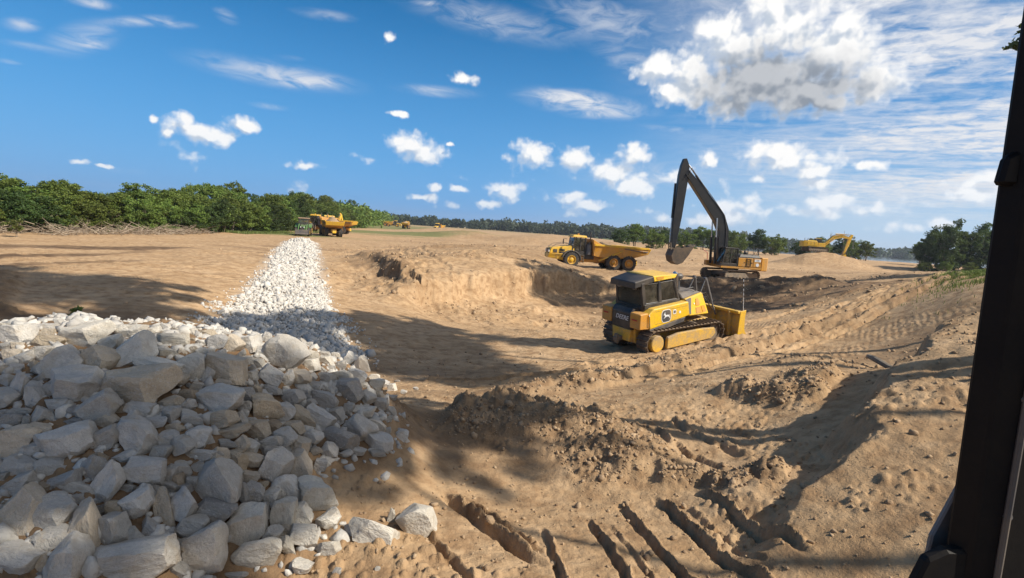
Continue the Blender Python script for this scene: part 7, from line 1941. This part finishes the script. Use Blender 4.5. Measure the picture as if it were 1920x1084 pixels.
truck = make_truck()
LOAD_A, LOAD_B = soil_load(3, hgt=.55, peak=-1.0), soil_load(8, hgt=1.15, peak=-3.0)
trucks = [truck] + [copy_tree(truck) for _ in range(5)]
hd_ = math.atan2(-1.2, -6.6)
place_truck(trucks[0], 8.45, 56.6, hd_, 0, 'yellow articulated dump truck parked side on beyond the pit', LOAD_A, 'low heap of brown soil in the dump truck beyond the pit')
place_truck(trucks[1], -32.3, 89.5, R(117), 0, 'loaded dump truck seen from behind beside the green tractor', LOAD_B, 'tall cone of sandy soil on the dump truck by the tractor')
place_truck(trucks[2], -37.8, 101.5, R(178), 0, 'dump truck half hidden behind the loaded one with its tail showing')
place_truck(trucks[3], -51, 240, R(95), 0, 'small far dump truck full of sand on the grass track', LOAD_B, 'sand load on the far dump truck on the grass track')
place_truck(trucks[4], -35.5, 236, R(262), 0, 'far dusty dump truck coming along the track beside the sand mounds')
place_truck(trucks[5], -69.5, 290, R(5), 0, 'most distant yellow truck at the edge of the far thicket')
x_, y_ = trucks[0].location.x, trucks[0].location.y
c_, s_ = math.cos(hd_), math.sin(hd_)
seated('person', 'orange_vest', 'driver in orange vest sitting in the dump truck cab', (x_ + 1.5 * c_, y_ + 1.5 * s_, trucks[0].location.z + 1.5), hd_)

# ---------------- excavators
def make_excavator(label, big, J, und, m_arm, m_body, text=None):
    """x forward. J: joints in x, z for boom, stick and bucket"""
    e = empty('excavator')
    tag(e, label, 'excavator', 'excavators')
    yo = 1.35
    path = track_path(-2.0, .52, .48, 2.0, .52, .48, 10)
    U = Matrix.Rotation(und, 4, 'Z')
    uc = MB(); uc.box(-1.3, 1.3, -1.1, 1.1, .45, .85); uc.cyl((0, 0, 1.0), 'z', .75, .35, 20)
    uc.build('undercarriage', 'steel', e, .03, xf=U)
    for s in (1, -1):
        tr = make_track(e, path, s * yo, .62, .22, 'track')
        tr.matrix_local = U
        fr = MB().prism([(-1.9, .30), (1.9, .30), (2.05, .55), (1.6, .80), (-1.6, .80), (-2.05, .55)], s * yo - .16, s * yo + .16)
        fr = fr.build('track_frame', 'steel', e, .03, xf=U)
        for i in range(7):
            MB().cyl((-1.5 + i * .5, s * yo, .22), 'y', .13, .40, 10).build('roller', 'steel', fr, xf=U)
        for xx in (-2.0, 2.0):
            MB().cyl((xx, s * yo, .52), 'y', .36, .28, 16).build('sprocket', 'steel', e, xf=U)
    # upper structure
    z0 = 1.22
    MB().box(-2.5, 1.75, -1.42, 1.42, z0, z0 + .22).build('deck', m_body, e, .02)
    cw = MB().slab([(-2.45, -1.45), (-2.45, 1.45), (-3.15, 1.35), (-3.42, .9), (-3.5, 0), (-3.42, -.9), (-3.15, -1.35)], z0 - .12, z0 + 1.25)
    cw.build('counterweight', m_body, e, .07)
    for s in (1, -1):
        for (xa, xb) in ((-2.42, -1.62), (-1.58, -.82), (-.78, -.02)):
            p = MB().box(xa, xb, s * 1.40 - .05, s * 1.40 + .05, z0 + .24, z0 + 1.12).build('side_door', m_body, e, .025)
            MB().box(xa + .06, xa + .16, s * 1.455, s * 1.475, z0 + .62, z0 + .70).build('latch', 'black', p)
    MB().box(-2.42, -.05, -1.34, 1.34, z0 + .22, z0 + 1.16).build('engine_bay', 'dark', e)
    MB().hexa([(-2.4, -1.30, z0 + 1.16), (-.1, -1.30, z0 + 1.16), (-.1, 1.30, z0 + 1.16), (-2.4, 1.30, z0 + 1.16)], [(-2.3, -1.15, z0 + 1.48), (-.3, -1.15, z0 + 1.48), (-.3, 1.15, z0 + 1.48), (-2.3, 1.15, z0 + 1.48)]).build('engine_cover', 'black' if big else m_body, e, .06)
    MB().cyl((-1.55, -.4, z0 + 1.72), 'z', .09, .5, 10).build('exhaust_stack', 'black', e)
    MB().lathe([(1e-3, -.1), (.2, -.1), (.22, .05), (.1, .16), (1e-3, .16)], (-1.15, .55, z0 + 1.6), 'z', 12).build('precleaner', 'black', e)
    for (xx, yy) in ((-2.25, 1.05), (-2.25, -1.05)):
        MB().tube([(xx, yy, z0 + 1.4), (xx, yy, z0 + 2.0)], .05, 6).build('rear_post', 'black', e)
    for s in (1, -1):
        MB().tube([(-1.6, s * 1.2, z0 + 1.45), (-1.6, s * 1.2, z0 + 1.85), (-.3, s * 1.2, z0 + 1.85), (-.3, s * 1.2, z0 + 1.45)], .022, 6).build('handrail', 'dark', e)
    lad = MB()
    for i in range(4):
        lad.box(-1.32, -.92, 1.46, 1.50, z0 + .35 + i * .22, z0 + .38 + i * .22)
    lad.box(-1.34, -1.31, 1.46, 1.50, z0 + .3, z0 + 1.1); lad.box(-.93, -.90, 1.46, 1.50, z0 + .3, z0 + 1.1)
    lad.build('ladder', 'black', e)
    MB().box(-2.36, -1.72, 1.452, 1.462, z0 + .80, z0 + 1.04).build('decal', 'white', e)
    MB().lathe([(1e-3, 0), (.17, 0), (.17, .01), (1e-3, .01)], (-2.04, 1.455, z0 + .48), 'y', 16).build('decal', 'white', e)
    if text and big:
        text_part('lettering', text, .2, 'black', e, Matrix.Translation((-2.04, 1.466, z0 + .92)) @ XF_L, 0, .003)
    # tool boxes on the right front, cab on the left front
    MB().box(.1, 1.6, -1.38, -.55, z0 + .22, z0 + .95).build('tool_box', m_body, e, .04)
    cx0, cx1, cy0, cy1, cz = .05, 1.80, .42, 1.40, z0 + .22
    for (xx, yy, lx) in ((cx1 - .1, cy0, -.34), (cx1 - .1, cy1, -.34), (cx0 + .75, cy1, 0), (cx0 + .75, cy0, 0), (cx0 + .04, cy0, .02), (cx0 + .04, cy1, .02)):
        MB().hexa([(xx - .05, yy - .04, cz), (xx + .05, yy - .04, cz), (xx + .05, yy + .04, cz), (xx - .05, yy + .04, cz)], [(xx - .05 + lx, yy - .04, cz + 1.75), (xx + .05 + lx, yy - .04, cz + 1.75), (xx + .05 + lx, yy + .04, cz + 1.75), (xx - .05 + lx, yy + .04, cz + 1.75)]).build('cab_pillar', 'black', e, .01)
    MB().box(cx0, cx1, cy0 - .03, cy1 + .03, cz, cz + .30).build('cab_base', 'black', e, .02)
    for yy in (cy0, cy1):
        pane(e, 'window', [(cx0 + .85, yy, cz + .35), (cx1 - .12, yy, cz + .35), (cx1 - .44, yy, cz + 1.72), (cx0 + .85, yy, cz + 1.72)])
        pane(e, 'window', [(cx0 + .10, yy, cz + .75), (cx0 + .68, yy, cz + .75), (cx0 + .68, yy, cz + 1.72), (cx0 + .10, yy, cz + 1.72)])
    pane(e, 'windscreen', [(cx1 - .04, cy0, cz + .35), (cx1 - .04, cy1, cz + .35), (cx1 - .38, cy1, cz + 1.72), (cx1 - .38, cy0, cz + 1.72)])
    MB().box(cx0 - .02, cx1 - .36, cy0 - .05, cy1 + .05, cz + 1.75, cz + 1.86).build('roof', 'black' if big else m_body, e, .03)
    st = MB(); st.box(.45, .95, .68, 1.16, cz + .3, cz + .55); st.box(.36, .50, .70, 1.14, cz + .5, cz + 1.15); st.build('seat', 'black', e, .03)
    # arm
    B, S, K = J['boom'], J['stick'], J['bucket']
    bo = MB().prism(offset_outline(B, J['bw']), -.36, .36).build('boom', m_arm, e, .03)
    sk = MB().prism(offset_outline(S, J['sw']), -.26, .26).build('stick', m_arm, e, .03)
    def ram(name, a, b, y, r, par):
        a, b = Vector((a[0], y, a[1])), Vector((b[0], y, b[1]))
        m_ = a.lerp(b, .58)
        MB().tube([a, m_], r, 10).build(name, m_arm, par, smooth=True)
        MB().tube([m_, b], r * .6, 8).build('piston_rod', 'chrome', bo if par is bo else sk)
    for y in (-.50, .50):
        ram('boom_cylinder', J['bc'][0], J['bc'][1], y, .13, bo)
    ram('stick_cylinder', J['sc'][0], J['sc'][1], 0, .12, bo)
    ram('bucket_cylinder', J['kc'][0], J['kc'][1], 0, .11, sk)
    for y in (-.3, .3):
        MB().tube([(J['kc'][1][0], y, J['kc'][1][1]), (J['kl'][0], y, J['kl'][1])], .06, 6).build('bucket_link', 'steel', sk)
    for y in (-.40, .40):
        hs = [(x, y, z) for x, z in J['hose']]
        MB().tube(hs, .035, 6).build('hose', 'black', bo)
    bw_ = .85
    n = len(K)
    kb = MB()
    inner = [(x * .9 + sum(p[0] for p in K) / n * .1, z * .9 + sum(p[1] for p in K) / n * .1) for x, z in K]
    shell = J['shell']
    sh_in = [(x + (J['bcen'][0] - x) * .12, z + (J['bcen'][1] - z) * .12) for x, z in shell]
    kb.prism(shell + sh_in[::-1], -bw_, bw_)
    for s in (-1, 1):
        kb.prism(shell, s * bw_ - .04, s * bw_ + .04)
    bk = kb.build('bucket', 'track' if big else m_arm, e, .01)
    tip = Vector(shell[-1]); dd = (Vector(shell[-1]) - Vector(shell[-2])).normalized()
    for i in range(5):
        y = -bw_ + .1 + i * (2 * bw_ - .2) / 4
        nn = Vector((-dd.y, dd.x)) * .06
        a, b2 = tip - nn, tip + nn
        q = tip + dd * .28
        MB().hexa([(a.x, y - .07, a.y), (a.x, y + .07, a.y), (b2.x, y + .07, b2.y), (b2.x, y - .07, b2.y)], [(q.x, y - .04, q.y - .01), (q.x, y + .04, q.y - .01), (q.x, y + .04, q.y + .01), (q.x, y - .04, q.y + .01)]).build('tooth', 'steel', bk)
    if text and not big:
        mid = (Vector(B[2]) + Vector(B[3])) / 2; d2 = Vector(B[3]) - Vector(B[2]); a = math.atan2(d2.y, d2.x)
        text_part('lettering', text, .42, 'black', bo, Matrix.Translation((mid.x, -.366, mid.y)) @ XF_R @ Matrix.Rotation(a, 4, 'Z'), 0, .006)
    return e

J1 = dict(boom=[(1.15, 1.75), (1.22, 3.3), (1.30, 5.0), (1.85, 6.2), (3.6, 8.25), (5.75, 10.55)], bw=[.7, 1.0, 1.05, 1.15, .95, .55],
          stick=[(6.05, 11.9), (5.98, 11.2), (6.05, 10.2), (6.25, 6.0), (6.40, 2.9)], sw=[.30, .85, 1.0, .85, .45],
          bc=[(2.0, 1.55), (2.25, 6.2)], sc=[(3.3, 8.7), (5.75, 11.55)], kc=[(6.75, 9.4), (6.75, 3.4)], kl=(6.6, 2.5), bucket=[(6.4, 2.9)],
          shell=[(6.35, 2.95), (6.75, 2.3), (6.6, 1.6), (6.1, 1.25), (5.55, 1.30), (5.0, 2.0), (4.55, 3.05), (5.5, 3.75)][::-1][1:] if False else [(6.55, 2.75), (6.75, 2.1), (6.55, 1.5), (6.05, 1.2), (5.5, 1.45), (5.0, 2.2), (4.45, 3.2)], bcen=(5.8, 2.6),
          hose=[(1.0, 3.2), (1.1, 5.2), (1.5, 6.6), (3.0, 8.35), (4.6, 10.05), (5.4, 11.0), (5.6, 10.3), (6.1, 9.8)])
ex1 = make_excavator('long reach excavator with tall black boom standing on dark spoil', True, J1, R(22), 'arm_black', 'amber', '470')
EX1 = (22.6, 53.5)
ex1.location = (*EX1, gz(*EX1, False) + .05)
ex1.rotation_euler = (0, R(0), R(184))
MB().prism([(5.0, 2.0), (6.4, 1.9), (6.2, 1.45), (5.5, 1.5)], -.7, .7)
a_ = R(184)
seated('person', 'vest', 'operator in bright green vest sitting in the excavator cab', (EX1[0] + .6 * math.cos(a_) - .92 * math.sin(a_), EX1[1] + .6 * math.sin(a_) + .92 * math.cos(a_), ex1.location.z + 1.60), a_)
# guard rail with banded pole at the front corner
pl = MB().tube([(2.0, -1.2, 1.45), (2.1, -1.2, 2.6), (2.6, -1.2, 2.9)], .03, 6).build('guard_rail', 'red', ex1)
MB().box(1.6, 2.3, -1.35, -.75, 1.30, 1.85).build('step_box', 'amber', ex1, .03)

J2 = dict(boom=[(1.4, 1.5), (2.2, 2.1), (3.9, 3.75), (5.6, 4.15), (7.5, 3.75)], bw=[.5, .75, .95, .75, .42],
          stick=[(8.1, 4.55), (7.75, 4.3), (7.5, 3.6), (6.95, 1.4), (6.55, -.3)], sw=[.25, .6, .7, .5, .3],
          bc=[(1.7, 1.35), (3.7, 3.4)], sc=[(4.2, 4.6), (7.9, 4.65)], kc=[(7.75, 3.3), (7.1, .5)], kl=(6.75, -.4), bucket=[(6.5, -.3)],
          shell=[(6.75, -.2), (6.95, -.7), (6.8, -1.2), (6.4, -1.5), (5.95, -1.3), (5.6, -.9)], bcen=(6.2, -.6),
          hose=[(1.5, 1.9), (2.4, 2.7), (3.8, 4.3), (5.6, 4.65), (7.0, 4.4), (7.4, 4.3)])
ex2 = make_excavator('yellow excavator digging from the top of a sand mound by the river', False, J2, R(12), 'yellow_bright', 'yellow_bright', 'KOMATSU')
EX2 = (68.6, 118.0)
ex2.location = (*EX2, gz(*EX2, False) + .2)
ex2.rotation_euler = (0, 0, R(-10))
ex2.scale = (.92, .92, .92)

J3 = dict(J2)
J3.update(boom=[(1.2, 1.5), (1.5, 2.4), (1.9, 4.2), (2.1, 5.6), (2.5, 7.6)], stick=[(2.2, 8.2), (2.6, 7.8), (3.0, 7.0), (3.6, 5.0), (3.9, 3.6)], bc=[(1.7, 1.35), (2.2, 4.2)], sc=[(1.6, 5.0), (2.2, 8.1)], kc=[(3.3, 6.8), (4.0, 4.2)], kl=(4.1, 3.6),
          shell=[(4.0, 3.7), (4.4, 3.2), (4.3, 2.7), (3.9, 2.4), (3.4, 2.6), (3.1, 3.0)], bcen=(3.7, 3.1), hose=[(1.0, 1.9), (1.2, 3.0), (1.5, 4.4), (1.8, 6.0), (2.1, 7.0), (2.3, 7.6)])
ex3 = make_excavator('small yellow excavator behind the parked trucks with its boom folded upright', False, J3, R(5), 'yellow_bright', 'yellow_bright')
EX3 = (-37.2, 106)
ex3.location = (*EX3, gz(*EX3, False))
ex3.rotation_euler = (0, 0, R(60)); ex3.scale = (.5, .5, .5)

# ---------------- tractor
def make_tractor():
    t = empty('tractor')
    tag(t, 'green farm tractor with front loader at the end of the stone windrow', 'tractor')
    MB().hexa([(.3, -.40, .85), (2.35, -.36, .85), (2.35, .36, .85), (.3, .40, .85)], [(.3, -.38, 1.72), (2.25, -.33, 1.52), (2.25, .33, 1.52), (.3, .38, 1.72)]).build('hood', 'green', t, .06)
    MB().box(2.34, 2.40, -.28, .28, .95, 1.42).build('grille', 'black', t)
    for s in (1, -1):
        MB().box(2.33, 2.42, s * .24 - .07, s * .24 + .07, 1.28, 1.42).build('headlight', 'white', t)
    MB().box(-1.1, 2.2, -.28, .28, .55, .95).build('frame', 'dark', t, .03)
    for (xx, yy) in ((.28, .72), (.28, -.72), (-1.15, .72), (-1.15, -.72)):
        MB().tube([(xx, yy, 1.1), (xx * .9, yy * .96, 2.62)], .05, 6).build('cab_pillar', 'black', t)
    MB().box(-1.2, .34, -.75, .75, .95, 1.25).build('cab_base', 'green', t, .04)
    for y in (-.73, .73):
        pane(t, 'window', [(-1.1, y, 1.3), (.24, y, 1.3), (.22, y * .97, 2.58), (-1.02, y * .97, 2.58)])
    pane(t, 'windscreen', [(.30, -.68, 1.4), (.30, .68, 1.4), (.26, .66, 2.58), (.26, -.66, 2.58)])
    MB().box(-1.25, .42, -.82, .82, 2.62, 2.80).build('roof', 'roof_brown', t, .05)
    for s in (1, -1):
        wheel(t, -.75, s * .95, .88, .88, .50, 'yellow_bright', s, 22)
        wheel(t, 1.85, s * .88, .62, .62, .38, 'yellow_bright', s, 18)
        arc = [(-.75 + .98 * math.cos(R(q)), .88 + .98 * math.sin(R(q))) for q in range(25, 156, 13)]
        arc2 = [(-.75 + .92 * math.cos(R(q)), .88 + .92 * math.sin(R(q))) for q in range(25, 156, 13)]
        MB().prism(arc + arc2[::-1], s * .70, s * 1.22).build('fender', 'green', t)
        MB().tube([(.55, s * .58, 1.75), (1.9, s * .58, 1.62), (2.95, s * .58, .75)], .085, 6).build('loader_arm', 'green', t)
        MB().box(.48, .68, s * .52, s * .66, .7, 1.85).build('loader_post', 'green', t, .02)
        MB().tube([(.62, s * .58, 1.05), (2.0, s * .58, 1.45)], .05, 8).build('loader_cylinder', 'dark', t)
    MB().prism([(2.95, .95), (3.02, .35), (3.55, .22), (3.60, .30), (3.12, .45), (3.05, .98)], -.95, .95).build('loader_bucket', 'dark', t, .01)
    MB().tube([(1.5, .22, 1.65), (1.5, .22, 2.4)], .04, 8).build('exhaust_stack', 'black', t)
    return t
tractor = make_tractor()
tractor.location = (-33.6, 81.5, gz(-33.6, 81.5, False) + .02)
tractor.rotation_euler = (0, 0, R(-72))

# ------------------------------------------------------------------ the machine the photograph was taken from
def make_cab():
    c = empty('loader_cab', (1.1, .4, gz(1.1, .4, False)))
    z0 = c.location.z
    tag(c, 'black cab pillar and corner of the machine the photo is taken from', 'machine')
    def part(name, mb, m, bev=.004, par=None, smooth=False):
        return mb.build(name, m, par or c, bev, smooth, xf=Matrix.Translation((-1.1, -.4, -z0)))
    # front pillar: rounded box section, leaning a little
    sec = [(-.030, -.005), (-.012, -.04), (.03, -.05), (.10, -.05), (.13, -.02), (.13, .08), (.075, .095), (.02, .03)]
    pil = MB()
    def col_(px_, lo, hi):
        n = len(sec)
        v = [(lo[0] + x, lo[1] + y, lo[2]) for x, y in sec] + [(hi[0] + x, hi[1] + y, hi[2]) for x, y in sec]
        return pil.add(v, [tuple(range(n))[::-1], tuple(range(n, 2 * n))] + [(i, (i + 1) % n, (i + 1) % n + n, i + n) for i in range(n)])
    col_(0, (.95, .98, 2.30), (.86, .95, 4.35))
    p = part('pillar', pil, 'pillar')
    part('door_seal', MB().tube([(.975, .925, 2.45), (.905, .893, 4.3)], .006, 8), 'dark', 0, p, True)
    part('hinge', MB().hexa([(.856, .935, 3.335), (.89, .935, 3.335), (.89, .955, 3.335), (.856, .955, 3.335)], [(.862, .935, 3.385), (.89, .935, 3.40), (.89, .955, 3.40), (.862, .955, 3.385)]), 'pillar', .006, p)
    part('grab_rail', MB().tube([(1.045, 1.05, 2.60), (1.05, 1.06, 2.68), (1.02, 1.03, 3.45), (1.01, 1.01, 3.52)], .013, 10), 'dark', 0, p, True)
    for zb in (2.72, 2.95, 3.18, 3.52, 3.78):
        xb = .95 - (zb - 2.3) * .0439
        part('bolt', MB().cyl((xb + .035, .98 - (zb - 2.3) * .0146 - .052, zb), 'y', .007, .008, 8), 'grey', 0, p)
    part('rear_pillar', MB().box(1.12, 1.20, .95, 1.02, 2.3, 4.35), 'pillar', .01)
    # sill, hood corner and lamp below
    part('sill', MB().prism([(.812, 2.2), (.826, 2.54), (.848, 2.61), (.885, 2.632), (1.4, 2.655), (1.4, 2.2)], .94, .965), 'pillar', .006)
    part('mud_panel', MB().prism([(.893, 2.45), (.902, 2.626), (.944, 2.750), (.955, 2.750), (.965, 2.45)], 1.0, 1.012), 'bluegrey', .003)
    part('filler_cap', MB().slab([(1.03, .965), (1.24, .95), (1.25, 1.06), (1.10, 1.07), (1.03, 1.03)], 2.64, 2.67), 'cap', .008)
    part('bracket', MB().box(1.02, 1.06, 1.04, 1.09, 2.62, 2.78), 'dark', .006)
    part('body', MB().box(.80, 2.2, -1.6, .80, 1.35, 2.30), 'pillar', .05)
    part('roof', MB().box(.62, 2.3, -1.5, .95, 4.35, 4.47), 'pillar', .04)
    part('chassis', MB().box(1.0, 2.1, -1.5, 1.1, .75, 1.35), 'dark', .05)
    for s in (-.9, .75):
        part('wheel', MB().lathe([(.25, -.22), (.60, -.22), (.66, -.14), (.66, .14), (.60, .22), (.25, .22)], (1.55, s, z0 + .62), 'x', 24), 'rubber', 0, None, True)
make_cab()

# ------------------------------------------------------------------ the air over the site
def m_haze(k, bs):
    k.n.remove(bs)
    v = k.node('ShaderNodeVolumePrincipled', Color=(0.80, 0.88, 1.0, 1), Density=0.00020, Anisotropy=0.25)
    k.l.new(v.outputs[0], k.n['Material Output'].inputs['Volume'])
M['haze'] = mat('haze', m_haze)
hz = MB().box(-1400, 2600, -600, 3200, -9, 62).build('haze', 'haze')
tag(hz, 'thin summer haze over the whole site', 'haze', kind='stuff')
